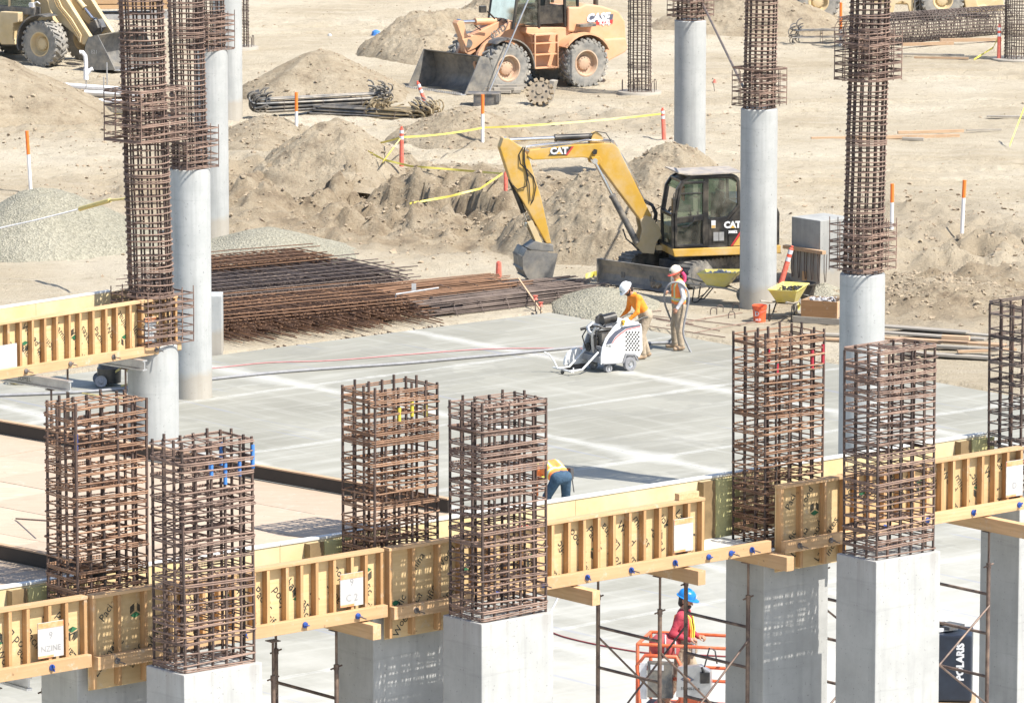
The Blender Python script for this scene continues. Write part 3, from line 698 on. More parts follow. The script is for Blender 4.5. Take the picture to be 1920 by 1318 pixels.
square_column(SFc[1], ZF, 2.71, 'pale rectangular column in front of the beam form panel with spray-painted top plate', M_rebar)
square_column(SFc[2], ZF, 2.70, 'pale rectangular column in front of the dark blue utility cart', M_rebar)
ROWO = SFc[1] - N * 1.62      # the line of the beam columns
ZS = 4.60
def rowc(px): return ROWO + U * on_line(px, ROWO, U, ZS)
REAR = [rowc(145), rowc(700), rowc(1433), rowc(1912)]
square_column(REAR[0], ZS, 3.14, 'rectangular column under the beam form with cage bars dotted by blue clips', M_rebar2, tapes={0: M_bluebolt})
square_column(REAR[1], ZS, 2.84, 'rectangular column under the beam form with yellow marks on its cage bars', M_rebar2, tapes={4: M_yeltape, 6: M_yeltape, 8: M_yeltape})
square_column(REAR[2], ZS, 2.85, 'rectangular column under the beam form with red-tipped cage bars', M_rebar2, tapes={2: M_redtape, 8: M_redtape, 10: M_redtape, 7: M_redtape})
square_column(REAR[3], ZS, 2.75, 'rectangular column at the end of the beam form with dark brown cage beside lumber', M_rebar3, pitch=.15)
# short pale stub beside the second round column
p = at(403, 660, 0)
mb = MB(); mb.bb(-.17, .17, -.3, .3, -.1, 1.25); o = mb.obj('concrete_stub', M_conc, None, None, .02, loc=p); tag(o, 'short pale concrete stub tucked against a round column by the stacked rebar', 'concrete stub')
# ------------------------------------------------------------------ beam formwork along the row of columns
BW = 1.0                                   # inside width of the beam
FP = ROWO + N * .14                        # front face line of the beam
ZT = 5.50
def T(px, z=ZS, P=None): return on_line(px, P or FP, U, z)
WORDS = ['Pacific', 'Wood', 'Laminates', 'Inc', 'acific W', 'ood La', 'Pacific', 'Lamina', 'Wood', 'minates']
def logo(mb, M, s):
    # stacked-sheet mark: a green lozenge over a fan of thin lines
    mb.add([M @ Vector(p) for p in ((-s * .5, 0, 0), (s * .1, 0, s * .25), (s * .6, 0, 0), (0, 0, -s * .28))], [(0, 1, 2, 3)], 1)
    for k in range(6):
        z = -s * (.12 + .11 * k)
        mb.add([M @ Vector(p) for p in ((-s * .5, 0, z), (-s * .5, 0, z - .012), (-.02, 0, z - s * .28 - .012), (-.02, 0, z - s * .28))], [(0, 1, 2, 3)], 0)
        mb.add([M @ Vector(p) for p in ((.02, 0, z - s * .28), (.02, 0, z - s * .28 - .012), (s * .6, 0, z - .012), (s * .6, 0, z))], [(0, 1, 2, 3)], 0)
def form_panel(P0, t0, t1, z0, z1, label, spacing=.265, waler=(-.015, .14), bolts=(), sheet=None, name='form_panel', base=None, ang=ANG, tie_mat=None, flip=True, seed=0, wood=None, sheet_txt=None, wal_ext=(0, 0), group='beam form panels with studs', oneoff=None, wal_z=None):
    rr = random.Random(seed); L = t1 - t0
    root = thing(name, label, 'form panel', Vector((P0.x, P0.y, z0)) + U * t0, ang, group)
    H = z1 - z0
    m = MB(); m.bb(0, L, .0, .022, .0, H - .04); m.obj('plywood', M_ply, root)
    # print: broken lines of lettering running slantwise over the sheet
    m = MB(); k = seed; x = .16
    while x < L - .12:
        wd = WORDS[k % len(WORDS)]; k += 1
        if k % 4 == 1: logo(m, Matrix.Translation((x, -.004, rr.uniform(.3, H - .25))) @ Matrix.Rotation(rr.choice((0, math.pi)), 4, 'Y'), .14)
        an = R(rr.choice((50, 56, 60))) + (math.pi if k % 3 == 0 and flip else 0)
        zc = rr.choice((.36, .42, .5)); xx = min(max(x, .24), max(.24, L - .24))
        put_text(m, wd[:7], .155, Matrix.Translation((xx, -.004, zc)) @ Matrix.Rotation(an if flip else -an, 4, 'Y'))
        if rr.random() < .6: put_text(m, WORDS[(k + 3) % len(WORDS)][:4], .14, Matrix.Translation((min(max(x + .1, .2), max(.2, L - .2)), -.004, .18 if zc > .4 else H - .26)) @ Matrix.Rotation((an if flip else -an), 4, 'Y'))
        x += .27
    if m.v: o = m.obj('printed_lettering', [M_ink, M_green], root); o['kind'] = 'stuff'
    n = max(2, round(L / spacing)); d = .10
    for i in range(n + 1):
        xx = min(max(i * L / n, .02), L - .02)
        if 0 < i < n: xx += rr.uniform(-.025, .025)
        wd = .046
        s = MB(); s.bb(xx - wd / 2, xx + wd / 2, -d, -.002, .03, H - .042); s.obj('stud', M_stud, root, None, .004)
    s = MB(); s.bb(-.01, L + .01, -d - .008, .024, H - .04, H); s.obj('top_plate', M_plate, root, None, .004)
    if waler:
        zo = wal_z or 0
        s = MB(); s.bb(-wal_ext[0], L + wal_ext[1], -d - .09, -d - .004, waler[0] + zo, waler[1] + zo); wl = s.obj('waler', M_plate, root, None, .006)
        for bx in bolts:
            s = MB(); bz = (waler[0] + waler[1]) / 2 + zo; y0 = -d - .091
            mt = tie_mat or M_bluebolt
            s.lathe([(.001, .03), (.022, .03), (.025, .022), (.038, .016), (.040, 0), (.001, 0)], 14, Matrix.Translation((bx, y0, bz)) @ Matrix.Rotation(R(90), 4, 'X'), 0)
            s.cyl((bx, y0 - .02, bz), (bx + .0, y0 - .17 if mt is not M_bluebolt or bx % .3 < .15 else y0 - .06, bz - .01), .009, None, 6, True, 1)
            s.box((bx, y0 - .035, bz), (.012, .02, .09), Matrix.Rotation(rr.uniform(0, 3), 3, 'Y'), 0)
            s.obj('tie_bolt', [mt, M_bolt], root, 40)
    if sheet:
        sx, sz, sw, sh = sheet
        s = MB(); s.bb(sx, sx + sw, -d - .014, -d - .002, sz, sz + sh); b = s.obj('number_board', M_paper, root)
        s = MB(); s.bb(sx + .002, sx + sw - .002, -d - .0165, -d - .0142, sz + sh - .07, sz + sh - .004)
        s.bb(sx - .0, sx + sw * .6, -d - .0165, -d - .0142, sz + .003, sz + .03); o = s.obj('spray_mark', M_spray, b); o['kind'] = 'stuff'
        if sheet_txt:
            s = MB()
            for q, (tx, fz, sz_) in enumerate(sheet_txt): put_text(s, tx, sz_, Matrix.Translation((sx + sw * .5, -d - .017, sz + sh * fz)))
            o = s.obj('pencil_number', M_pencil, b); o['kind'] = 'stuff'
    return root
BZ = ZS + .06
tR = [ (c - FP).dot(U) for c in REAR]
PT1 = (T(-60), tR[0] - .02); PT2 = (tR[0] + CW + .03, tR[1] - .03); PT3 = (tR[1] + CW + .05, T(1311, 5.2)); PT4 = (tR[2] + CW + .05, T(1908, 5.2))
def bl(lst, t0): return [T(x, ZS) - t0 for x in lst]
form_panel(FP, *PT1, BZ, ZT, 'beam form panel with number board 9 beside the collar form with a crooked bolt', bolts=bl([80], PT1[0]), sheet=(T(62) - PT1[0], .17, .37, .43), sheet_txt=[('9', .62, .12), ('NZINE', .25, .1)], seed=3)
form_panel(FP, *PT2, BZ, ZT, 'beam form panel with number board 9 C2 between two slim caged columns', bolts=bl([330, 440, 554, 653], PT2[0]), sheet=(T(628) - PT2[0], .18, .36, .42), sheet_txt=[('9', .72, .13), ('C 2', .25, .13)], seed=5)
p3 = form_panel(FP, *PT3, BZ, ZT, 'beam form panel with red scribble along its top plate and blank number board', bolts=bl([912, 1000, 1083, 1165, 1247, 1310, 1352, 1391], PT3[0]), sheet=(T(1253) - PT3[0], .17, .33, .44), seed=8, wal_ext=(0, T(1428) - PT3[1]))
form_panel(FP, *PT4, BZ, ZT, 'beam form panel at the far end of the beam with number board lettered D', bolts=bl([1640, 1720, 1806, 1892], PT4[0]), sheet=(PT4[1] - PT4[0] - .33, .17, .32, .5), sheet_txt=[('D', .3, .12)], seed=11)
s = MB(); put_text(s, 'E O DANZSDIN', .09, Matrix.Translation((.9, -.1105, ZT - BZ - .021))); o = s.obj('red_scribble', M_redtape, p3); o['kind'] = 'stuff'
# loose blocks lying on the top of the rear form
def block(px, z, P, sz, label, mat=M_joist):
    q = P + U * on_line(px, P, U, z); m = MB(); m.bb(-sz[0] / 2, sz[0] / 2, -sz[1] / 2, sz[1] / 2, 0, sz[2])
    o = m.obj('wood_block', mat, None, None, .004, loc=Vector((q.x, q.y, z))); o.rotation_euler = (0, 0, ANG); tag(o, label, 'wood block')
block(1288, ZT + .001, FP + N * .03, (.35, .09, .09), 'short wood block lying on the top plate above the blank number board')
# collar forms boxed round each column head, reaching below the beam
def collar(i, label, bolts, seed, cut=0.0):
    t0 = tR[i] - .0 + cut; t1 = tR[i] + CW + .06
    z0 = ZS - .28; z1 = ZT - .0
    return form_panel(FP + N * .035, t0 + .045, t1, z0, z1, label, spacing=.36, waler=(.28, .44), bolts=bolts, name='collar_form', tie_mat=M_bolt, seed=seed, flip=False, group='collar forms at the column heads')
collar(0, 'collar form on the beam column beside number board 9, bolt hanging askew', [.28, 1.05], 2)
collar(1, 'collar form with crooked wood block on its waler beside board 9 C2', [.35, 1.12], 4)
collar(2, 'collar form beside the red-tipped cage with two long bolts', [.25, .82], 6)
# inside (far) wall of the beam form: coated sheets with a pale painted top edge, stepped round the columns
RP = FP - N * BW
t = T(-80, ZT, RP); tend = T(1850, ZT, RP)
root = thing('rear_form_wall', 'far wall of the beam form, smooth yellow sheets with a whitened top edge', 'form wall', Vector((RP.x, RP.y, BZ)), ANG)
while t < tend - .1:
    e = min(t + 2.44, tend); m = MB(); m.bb(t + .003, e - .003, 0, .022, 0, ZT - BZ - .03); m.obj('plywood_sheet', M_plyin, root)
    m = MB(); m.bb(t + .002, e - .002, -.012, .1, ZT - BZ - .03, ZT - BZ); m.obj('top_edge', M_white, root, None, .004); t = e
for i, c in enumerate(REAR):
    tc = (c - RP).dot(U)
    for (a0, a1, mt, yy) in ((-.40, -.13, M_retshade, -.03), (-.13, .30, M_plygreen, -.05)):  # brown strip: shade of the wall's return put into the colour
        m = MB(); m.bb(tc + a0, tc + a1, yy, -.001, 0, ZT - BZ - .06); m.obj('filler_or_shade_strip', mt, root)
    m = MB(); m.bb(tc - .42, tc - .40, -.12, -.001, 0, ZT - BZ - .05); m.obj('return_board', M_retshade, root)
# soffit sheets between the two walls
root = thing('soffit_form', 'pale soffit sheets laid under the beam, bare where a panel is missing', 'soffit form', Vector((RP.x, RP.y, BZ)), ANG)
t = PT1[0]; k = 0
spans = [(PT1[0], tR[0] - .02), (tR[0] + CW + .02, tR[1] - .02), (tR[1] + CW + .02, tR[2] - .02), (tR[2] + CW + .02, tR[3] - .02)]
sh = (FP - RP).dot(U)
for a, b in spans:
    x = a
    while x < b - .05:
        e = min(x + 1.22, b); m = MB(); m.bb(x + sh + .002, e + sh - .002, -BW - .08, -.005, -.03, -.002); m.obj('soffit_sheet', M_white, root); x = e
# timber joists under the beam and the steel shoring below them
ZW = BZ - .034
def joist(px, py, label, mat=M_joist, L=2.35, wd=.13, hh=.19):
    e = at(px, py, ZW - hh / 2)                        # centre of the end that sticks out
    m = MB(); m.bb(-wd / 2, wd / 2, 0, L, -hh, -.0)
    o = m.obj('timber_joist', mat, None, None, .006, loc=Vector((e.x, e.y, ZW - .001))); o.rotation_euler = (0, 0, ANG); tag(o, label, 'joist', 'timber joists under the beam'); return e
J = [joist(707, 1185, 'heavy timber joist jutting out beneath number board 9 C2'),
     joist(1118, 1121, 'heavy timber joist jutting out beside the front column, below the red scribbled panel'),
     joist(1316, 1083, 'heavy timber joist jutting out above the blue hard hat worker'),
     joist(1482, 1057, 'heavy timber joist jutting out beneath the bare soffit beside the collar form'),
     joist(1935, 998, 'heavy timber joist running out under the form at the end of the beam')]
def frame_parts(root, x, y0, y1, ztop, zs):
    for y in (y0, y1):
        m = MB(); m.cyl((x, y, .02), (x, y, ztop - .5), .029, None, 10); m.obj('post', M_steel, root, 50)
        m = MB(); m.cyl((x, y, ztop - .55), (x, y, ztop - .015), .017, None, 8); m.bb(x - .07, x + .07, y - .07, y + .07, ztop - .015, ztop - .003); m.cyl((x - .09, y, ztop - .5), (x + .09, y, ztop - .47), .012, None, 6); m.cyl((x, y, ztop - .52), (x, y, ztop - .45), .036, None, 10); m.obj('screw_jack', M_steel, root, 50)
        m = MB(); m.bb(x - .09, x + .09, y - .09, y + .09, .004, .024); m.obj('base_plate', M_steel, root)
    for z in zs:
        m = MB(); m.cyl((x, y0, z), (x, y1, z), .022, None, 8); m.obj('rung', M_steel, root, 50)
    for z in (zs[0] + .02, zs[-1] - .3):
        m = MB(); m.cyl((x, y0, z), (x, y0 + .0, z + .01), .03, None, 8); m.obj('brace_pin', M_steel, root)
def tower(pts, ztop, label, W=1.24, braces=(), zs=(.45, 1.05, 1.75, 2.4, 3.0, 3.55), wd='near'):
    # pts: near-post positions in the plane, frames run back along -N
    P = pts[0]
    root = thing('shoring_tower', label, 'shoring', Vector((P.x, P.y, 0)), ANG, 'steel shoring towers')
    loc = [((q - P).dot(U), -(q - P).dot(N)) for q in pts]
    for x, y in loc: frame_parts(root, x, y, y + W, ztop, zs)
    for (a, b) in zip(loc[:-1], loc[1:]):
        for yy in (0, W):
            for (za, zb) in ((.6, 2.0), (2.0, .6), (2.0, 3.4), (3.4, 2.0)):
                m = MB(); m.cyl((a[0], a[1] + yy - .03, za), (b[0], b[1] + yy - .03, zb), .0145, None, 6); m.obj('cross_brace', M_steel, root, 50)
    return root
def near_post(e, back=.82): return Vector((e.x, e.y, 0)) - N * back
ZJ = ZW - .19
np_ = [near_post(e) for e in J]
tower([np_[0] - U * 1.0, np_[0]], ZJ, 'brown steel shoring tower below number board 9 C2')
tower([np_[2], np_[3]], ZJ, 'brown steel shoring tower in front of the blue hard hat worker')
tower([np_[4] - U * 1.9, np_[4]], ZJ, 'brown steel shoring tower beside the dark blue utility cart')
tower([np_[0] - U * 5.2, np_[0] - U * 3.6], ZJ, 'brown steel shoring tower below number board 9 with crooked bolt', zs=(1.05, 2.4, 3.4))
m = MB(); e = at(55, 1268, ZW); m.bb(-.04, .04, 0, 2.2, -.03, -.0); m.bb(-.04, .04, 0, 2.2, -.17, -.14); m.bb(-.012, .012, 0.01, 2.2, -.14, -.03); o = m.obj('aluminium_joist', M_alu, None, None, .003, loc=Vector((e.x, e.y, ZW - .002))); o.rotation_euler = (0, 0, ANG); tag(o, 'silver flanged joist end below number board 9', 'joist', 'aluminium joists')

# ------------------------------------------------------------------ second beam form, running to the near round column
ZS2 = 4.72; P1c = RC[1][1]
e0 = at(325, 652, ZS2); F2 = Vector((e0.x, e0.y, 0)); ANG2 = math.atan2((at(0, 705, ZS2) - at(325, 652, ZS2)).y, (at(0, 705, ZS2) - at(325, 652, ZS2)).x) + math.pi
U2 = Vector((math.cos(ANG2), math.sin(ANG2), 0)); N2 = Vector((U2.y, -U2.x, 0))
t2 = on_line(-40, F2, U2, ZS2)
_U = U; U = U2
L2 = -t2
def q2(px): return on_line(px, F2, U2, ZS2) - t2
pf = form_panel(F2, t2, 0.0, ZS2, ZS2 + .86, 'form panel ending at the round column, two blank boards pinned on its studs', bolts=[q2(33), q2(116), q2(197), q2(277)], ang=ANG2, tie_mat=M_bolt, seed=21, sheet=(q2(263), .16, .25, .42), spacing=.27, waler=(-.02, .13))
U = _U
s = MB(); s.bb(q2(-30), q2(23), -.114, -.102, .12, .5); s.obj('number_board', M_paper, pf)
root = thing('rear_form_wall', 'far wall of the form that ends at the tall caged round column, smooth yellow sheet', 'form wall', Vector((F2.x, F2.y, ZS2)) - N2 * .95 + U2 * t2, ANG2)
for k in range(2):
    m = MB(); m.bb(L2 * k / 2 + .003 - .3 * (k == 0), L2 * (k + 1) / 2 - .003 - .45 * (k == 1), 0, .022, 0, .86); m.obj('plywood_sheet', M_plyin, root)
m = MB(); m.bb(-.3, L2 - .45, -.006, .09, .861, .885); m.obj('top_edge', M_white, root)
m = MB(); m.bb(L2 - .447, L2 - .05, .0, .03, 0, .86); m.obj('filler_or_shade_strip', M_retshade, root)
m = MB(); m.bb(-.3, L2, -.93, -.01, -.03, -.003); m.obj('soffit_sheet', M_white, root)
def ajoist(px, py, label, txt=None):
    e = at(px, py, ZS2 - .1); r = thing('aluminium_joist', label, 'joist', Vector((e.x, e.y, ZS2 - .035)), ANG2, 'aluminium joists')
    m = MB(); m.bb(-.05, .05, 0, 2.6, -.025, 0); m.bb(-.05, .05, 0, 2.6, -.17, -.145); m.bb(-.012, .012, .006, 2.6, -.145, -.025); m.obj('flanged_beam', M_alu, r, None, .003)
    if txt:
        m = MB(); put_text(m, txt, .10, Matrix.Translation((-.0125, 1.05, -.085)) @ Matrix.Rotation(R(-90), 4, 'Z')); m.obj('stencil', M_ink, r)
    return e
ja = ajoist(272, 683, 'silver flanged joist end beside the round column under the form')
jb = ajoist(133, 722, 'silver flanged joist stencilled SOMEL under the form with two boards', 'SOMEL')
def near2(e, b): return Vector((e.x, e.y, 0)) - N2 * b
_U, _N, _A = U, N, ANG; U, N, ANG = U2, N2, ANG2
tower([near2(jb, .45), near2(ja, .45)], ZS2 - .21, 'brown steel shoring tower behind the tan deck', W=1.35)
U, N, ANG = _U, _N, _A

# ------------------------------------------------------------------ plywood deck at beam height
def clip(poly, a, b):
    # keep the part of the polygon left of a->b
    out = []; n = len(poly)
    def side(p): return (b[0] - a[0]) * (p[1] - a[1]) - (b[1] - a[1]) * (p[0] - a[0])
    for i in range(n):
        p, q = poly[i], poly[(i + 1) % n]; sp, sq = side(p), side(q)
        if sp >= 0: out.append(p)
        if sp * sq < 0: t = sp / (sp - sq); out.append((p[0] + (q[0] - p[0]) * t, p[1] + (q[1] - p[1]) * t))
    return out
ZD = ZT - .03
E0 = at(-120, 792, ZD); E1 = at(842, 962, ZD); RL0 = RP - N * .12 + U * T(-200, ZT, RP); RL1 = RP - N * .12 + U * T(900, ZT, RP)
root = thing('plywood_deck', 'tan plywood deck laid level with the beam, shadowed by cages', 'deck', Vector((E1.x, E1.y, ZD)), 0)
du = (E0 - E1).normalized(); dn = Vector((du.y, -du.x, 0)); dn = dn if dn.y < 0 else -dn
for i in range(-1, 9):
    for j in range(0, 12):
        c = [E1 + du * (i * 2.44 + .003 + (j % 2) * 1.22) + dn * (j * 1.22 + .003)]
        c = [c[0], c[0] + du * 2.434, c[0] + du * 2.434 + dn * 1.214, c[0] + dn * 1.214]
        poly = [(v.x, v.y) for v in c]
        if sum(poly[k][0] * poly[(k + 1) % 4][1] - poly[(k + 1) % 4][0] * poly[k][1] for k in range(4)) < 0: poly = poly[::-1]
        poly = clip(poly, (RL0.x, RL0.y), (RL1.x, RL1.y))
        if len(poly) < 3:
            continue
        # keep only sheets right of the frame margin
        if max(p[0] for p in poly) < -9.5: continue
        m = MB(); n = len(poly); dz = random.uniform(-.004, .004)
        m.add([(x - E1.x, y - E1.y, dz) for x, y in poly] + [(x - E1.x, y - E1.y, dz - .02) for x, y in poly], [tuple(range(n)), tuple(range(2 * n - 1, n - 1, -1))] + [(k, n + k, n + (k + 1) % n, (k + 1) % n) for k in range(n)])
        m.obj('deck_sheet', M_deck, root)
def upstand(pa, pb, h, label, th=.05):
    L = (pb - pa).length; a = math.atan2((pb - pa).y, (pb - pa).x)
    r = thing('edge_board', label, 'edge board', pa, a); m = MB(); m.bb(0, L, -th / 2, th / 2, 0, h); m.obj('board', M_darkply, r)
    m = MB(); m.bb(0, L, -th / 2 - .008, th / 2 + .03, h, h + .018); m.obj('cap_strip', M_newwood, r); return r
z_ = Vector((0, 0, .008))
upstand(E0 + z_, E1 + z_, .17, 'long dark edge board along the far side of the tan deck')
upstand(at(-60, 1036, ZD) + z_, at(196, 1088, ZD) + z_, .17, 'short dark edge board across the deck beside the caged column with blue clips')
m = MB(); m.tube([at(30, 972, ZD + .02), at(88, 976, ZD + .25)], .011, 6); o = m.obj('loose_bar', M_rebar, None, 50); tag(o, 'single thin rusty bar lying on the tan deck', 'rebar')
# ------------------------------------------------------------------ compact excavator
def rot2(p, a): return (p[0] * math.cos(a) - p[1] * math.sin(a), p[0] * math.sin(a) + p[1] * math.cos(a))
def wheel(root, c, rad, wd, hubm, name='wheel', lugs=22, axis='y', rimr=.58, steer=0.0):
    # c: centre; the wheel turns about local y
    e = link(name, None, root, c, (0, 0, steer))
    pr = [(rad * rimr, -wd / 2 * .86), (rad * .80, -wd / 2), (rad * .93, -wd / 2 * .93), (rad * .965, -wd / 2 * .6), (rad * .965, wd / 2 * .6), (rad * .93, wd / 2 * .93), (rad * .80, wd / 2), (rad * rimr, wd / 2 * .86), (rad * rimr, -wd / 2 * .86)]
    m = MB(); RX = Matrix.Rotation(R(90), 4, 'X'); m.lathe(pr, 48, RX)
    for k in range(lugs):
        for sd in (-1, 1):
            a = 2 * math.pi * (k + (.5 if sd > 0 else 0)) / lugs
            B = Matrix.Rotation(a, 3, 'Y') @ Matrix.Rotation(0.0, 3, 'X')
            p0 = B @ Vector((rad * .985, sd * wd * .26, 0))
            m.box(p0, (rad * .085, wd * .50, rad * .105), B @ Matrix.Rotation(sd * .55, 3, 'X'))
            p1 = B @ Vector((rad * .93, sd * wd * .485, 0)); m.box(p1, (rad * .13, wd * .06, rad * .09), B)
    ty = m.obj('tyre', M_rubber, e, 35)
    m = MB(); m.lathe([(rad * rimr, wd * .44), (rad * (rimr - .05), wd * .45), (rad * (rimr - .07), wd * .40), (rad * (rimr - .13), wd * .16), (rad * .30, wd * .10), (rad * .28, wd * .22), (rad * .22, wd * .26), (.001, wd * .26)], 32, RX)
    m.lathe([(rad * rimr, -wd * .44), (rad * .3, -wd * .2), (.001, -wd * .2)], 24, RX)
    rm = m.obj('rim', hubm, e, 35)
    for k in range(12):
        a = 2 * math.pi * k / 12; m = MB(); q = Vector((rad * .245 * math.cos(a), -wd * .235, rad * .245 * math.sin(a))); m.cyl(q, q + Vector((0, -.03, 0)), rad * .022, None, 6); m.obj('lug_nut', hubm, rm)
    return e
def hydraulic(root, p, q, r, frac=.55, name='cylinder', barrel=M_grey, at_p=True):
    p, q = Vector(p), Vector(q); mid = p.lerp(q, frac)
    m = MB(); m.cyl(p, mid, r, None, 12); m.cyl(mid, mid + (q - p).normalized() * .05, r * 1.15, None, 12); b = m.obj(name, barrel, root, 40)
    m = MB(); m.cyl(mid, q, r * .55, None, 10); m.cyl(q + Vector((0, -r, 0)), q + Vector((0, r, 0)), r * .9, None, 10); m.obj('rod', M_chrome, b, 40)
    return b
EO = g_at(1300, 528); EY = R(14); ef = Frame(EO, EY)
ex = thing('excavator', 'yellow compact excavator with black cab, blade down and bucket resting on the ground', 'excavator', EO, EY)
bw = .34
boom = MB(); boom.prism(ef.poly([(1198, 412), (1148, 345), (1120, 307), (1108, 297), (1090, 294), (995, 299), (985, 291), (990, 280), (1035, 274), (1078, 270), (1145, 267), (1156, 276), (1195, 358), (1218, 402), (1214, 420)]), -bw / 2, bw / 2)
bo = boom.obj('boom', M_cat, ex, None, .02)
m = MB(); m.prism(ef.poly([(1104, 268), (1110, 250), (1118, 247), (1126, 253), (1132, 268)]), -.1, -.06); m.prism(ef.poly([(1104, 268), (1110, 250), (1118, 247), (1126, 253), (1132, 268)]), .06, .1); m.obj('cylinder_lug', M_cat, bo, None, .008)
m = MB(); m.prism(ef.poly([(1104, 292), (1108, 306), (1116, 309), (1124, 300), (1120, 292)]), -.24, -.175); m.prism(ef.poly([(1104, 292), (1108, 306), (1116, 309), (1124, 300), (1120, 292)]), .175, .24); m.obj('cylinder_lug', M_cat, bo, None, .008)
# brand panel on the boom side
dec = ef.poly([(1028, 292), (1037, 279), (1062, 275.5), (1072, 275), (1060, 291)], -bw / 2)
m = MB(); y_ = -bw / 2 - .012
m.prism(dec, y_, y_ + .008, 0)
a, b = ef.pl(1065, 291, 0), ef.pl(1074, 274.5, 0); m.prism([ef.pl(1060, 291.2, -.17), ef.pl(1064, 291.2, -.17), ef.pl(1076, 274.8, -.17), ef.pl(1072, 275, -.17)], y_, y_ + .008, 1)
c = ef.pl(1048, 283.5, -.17); put_text(m, 'CAT', .21, Matrix.Translation((c[0], y_ - .004, c[1])), .012, 2)
m.add([(c[0] - .07, y_ - .006, c[1] - .075), (c[0] + .07, y_ - .006, c[1] - .075), (c[0], y_ - .006, c[1] - .0)], [(0, 1, 2)], 3)
d_ = m.obj('brand_panel', [M_black, M_red, M_refl, M_cat], bo); d_['kind'] = 'stuff'
st = MB(); st.prism(ef.poly([(935, 276), (941, 258), (952, 259), (978, 277), (990, 298), (1012, 370), (1031, 455), (1022, 455), (988, 394), (955, 339), (945, 307)]), -.14, .14)
stk = st.obj('stick', M_cat, ex, None, .018)
hydraulic(ex, ef.v(1113, 256), ef.v(948, 263), .075, .42, 'stick_cylinder', M_black)
for yy in (-.21, .21): hydraulic(ex, ef.v(1194, 455, yy), ef.v(1114, 302, yy), .075, .56, 'boom_cylinder', M_grey)
hydraulic(ex, ef.v(957, 336), ef.v(990, 420), .06, .7, 'bucket_cylinder', M_black)
m = MB(); m.prism(ef.poly([(985, 415), (995, 412), (1016, 458), (1006, 462)]), -.17, -.12); m.prism(ef.poly([(985, 415), (995, 412), (1016, 458), (1006, 462)]), .12, .17)
m.prism(ef.poly([(988, 415), (1016, 430), (1022, 440), (1012, 438), (984, 424)]), -.11, .11); m.obj('linkage', M_tanyel, ex, None, .006)
m = MB(); m.prism(ef.poly([(983, 462), (1000, 450), (1034, 458), (1034, 470), (990, 466)]), -.2, .2); m.obj('quick_coupler', M_bucket, ex, None, .01)
# bucket: curled back with side plates, open towards the machine
bp = ef.poly([(978, 464), (971, 478), (972, 500), (980, 516), (996, 528), (1012, 531), (1024, 531)])
m = MB(); wv = .44
n = len(bp); vs = []
for y in (-wv, wv): vs += [(x, y, z) for x, z in bp]
for y in (-wv, wv): vs += [(x + .028, y, z + .02) for x, z in bp]
fs = [(i, i + 1, n + i + 1, n + i) for i in range(n - 1)] + [(2 * n + i + 1, 2 * n + i, 3 * n + i, 3 * n + i + 1) for i in range(n - 1)] + [(i, 2 * n + i, 2 * n + i + 1, i + 1) for i in range(n - 1)] + [(n + i, n + i + 1, 3 * n + i + 1, 3 * n + i) for i in range(n - 1)] + [(0, n, 3 * n, 2 * n), (n - 1, 3 * n - 1, 4 * n - 1, 2 * n - 1)]
m.add(vs, fs); m.prism(ef.poly([(978, 464), (1037, 471), (1024, 531), (996, 528), (980, 516), (972, 500), (971, 478)]), -wv - .001, -wv + .022); m.prism(ef.poly([(978, 464), (1037, 471), (1024, 531), (996, 528), (980, 516), (972, 500), (971, 478)]), wv - .022, wv + .001)
bk = m.obj('bucket', M_bucket, ex, 40)
for k in range(4):
    i = k + 1; q = bp[i]; m = MB(); m.box((q[0] - .006, 0, q[1]), (.02, wv * 2 - .02, .05), Matrix.Rotation(R(10 + 22 * k), 3, 'Y')); m.obj('wear_strip', M_grey, bk)
for k in range(5):
    q = bp[-1]; m = MB(); m.prism([(q[0] - .05, q[1] - .02), (q[0] - .02, q[1] + .05), (q[0] + .14, q[1] - .015)], -wv + .02 + k * .205, -wv + .10 + k * .205); m.obj('tooth', M_grey, bk)
# hoses and hard lines along the boom
def px_tube(pts, yy, r): return [ef.v(a, b, yy + (0.02 * math.sin(i * 2))) for i, (a, b) in enumerate(pts)]
for j, (pts_, yy, r, mt) in enumerate([([(986, 276), (1010, 273), (1060, 268), (1100, 262), (1150, 264), (1170, 300), (1196, 352), (1208, 375)], -.10, .015, M_chrome), ([(985, 281), (1000, 288), (1016, 278), (1066, 271), (1100, 264), (1148, 266), (1168, 302), (1194, 356), (1206, 378)], -.14, .015, M_chrome), ([(990, 274), (1030, 269), (1080, 263), (1146, 262), (1172, 300), (1198, 350)], .06, .015, M_chrome),
        ([(1208, 375), (1226, 388), (1232, 400), (1230, 415), (1222, 424)], -.10, .022, M_hose), ([(1206, 378), (1222, 386), (1228, 402), (1225, 416), (1216, 422)], -.14, .022, M_hose), ([(1204, 372), (1224, 384), (1230, 406), (1222, 420)], 0, .022, M_hose),
        ([(981, 276), (973, 290), (976, 308), (988, 318), (1000, 332), (1005, 350), (1000, 375), (996, 382)], -.17, .014, M_hose), ([(984, 276), (982, 300), (990, 330), (986, 350), (970, 356), (962, 348)], -.18, .014, M_hose), ([(983, 278), (984, 310), (992, 345), (994, 378)], -.16, .012, M_hose),
        ([(1105, 254), (1118, 247), (1136, 250), (1144, 262), (1146, 272)], -.13, .011, M_hose), ([(1168, 430), (1174, 448), (1186, 458), (1198, 470)], -.2, .018, M_hose)]):
    m = MB(); m.tube(px_tube(pts_, yy, r), r, 6); m.obj('hydraulic_line', mt, ex, 60)
m = MB(); m.prism(ef.poly([(1106, 283), (1110, 278), (1115, 279), (1114, 287), (1108, 288)]), -.24, -.18); m.obj('work_light', M_black, bo)
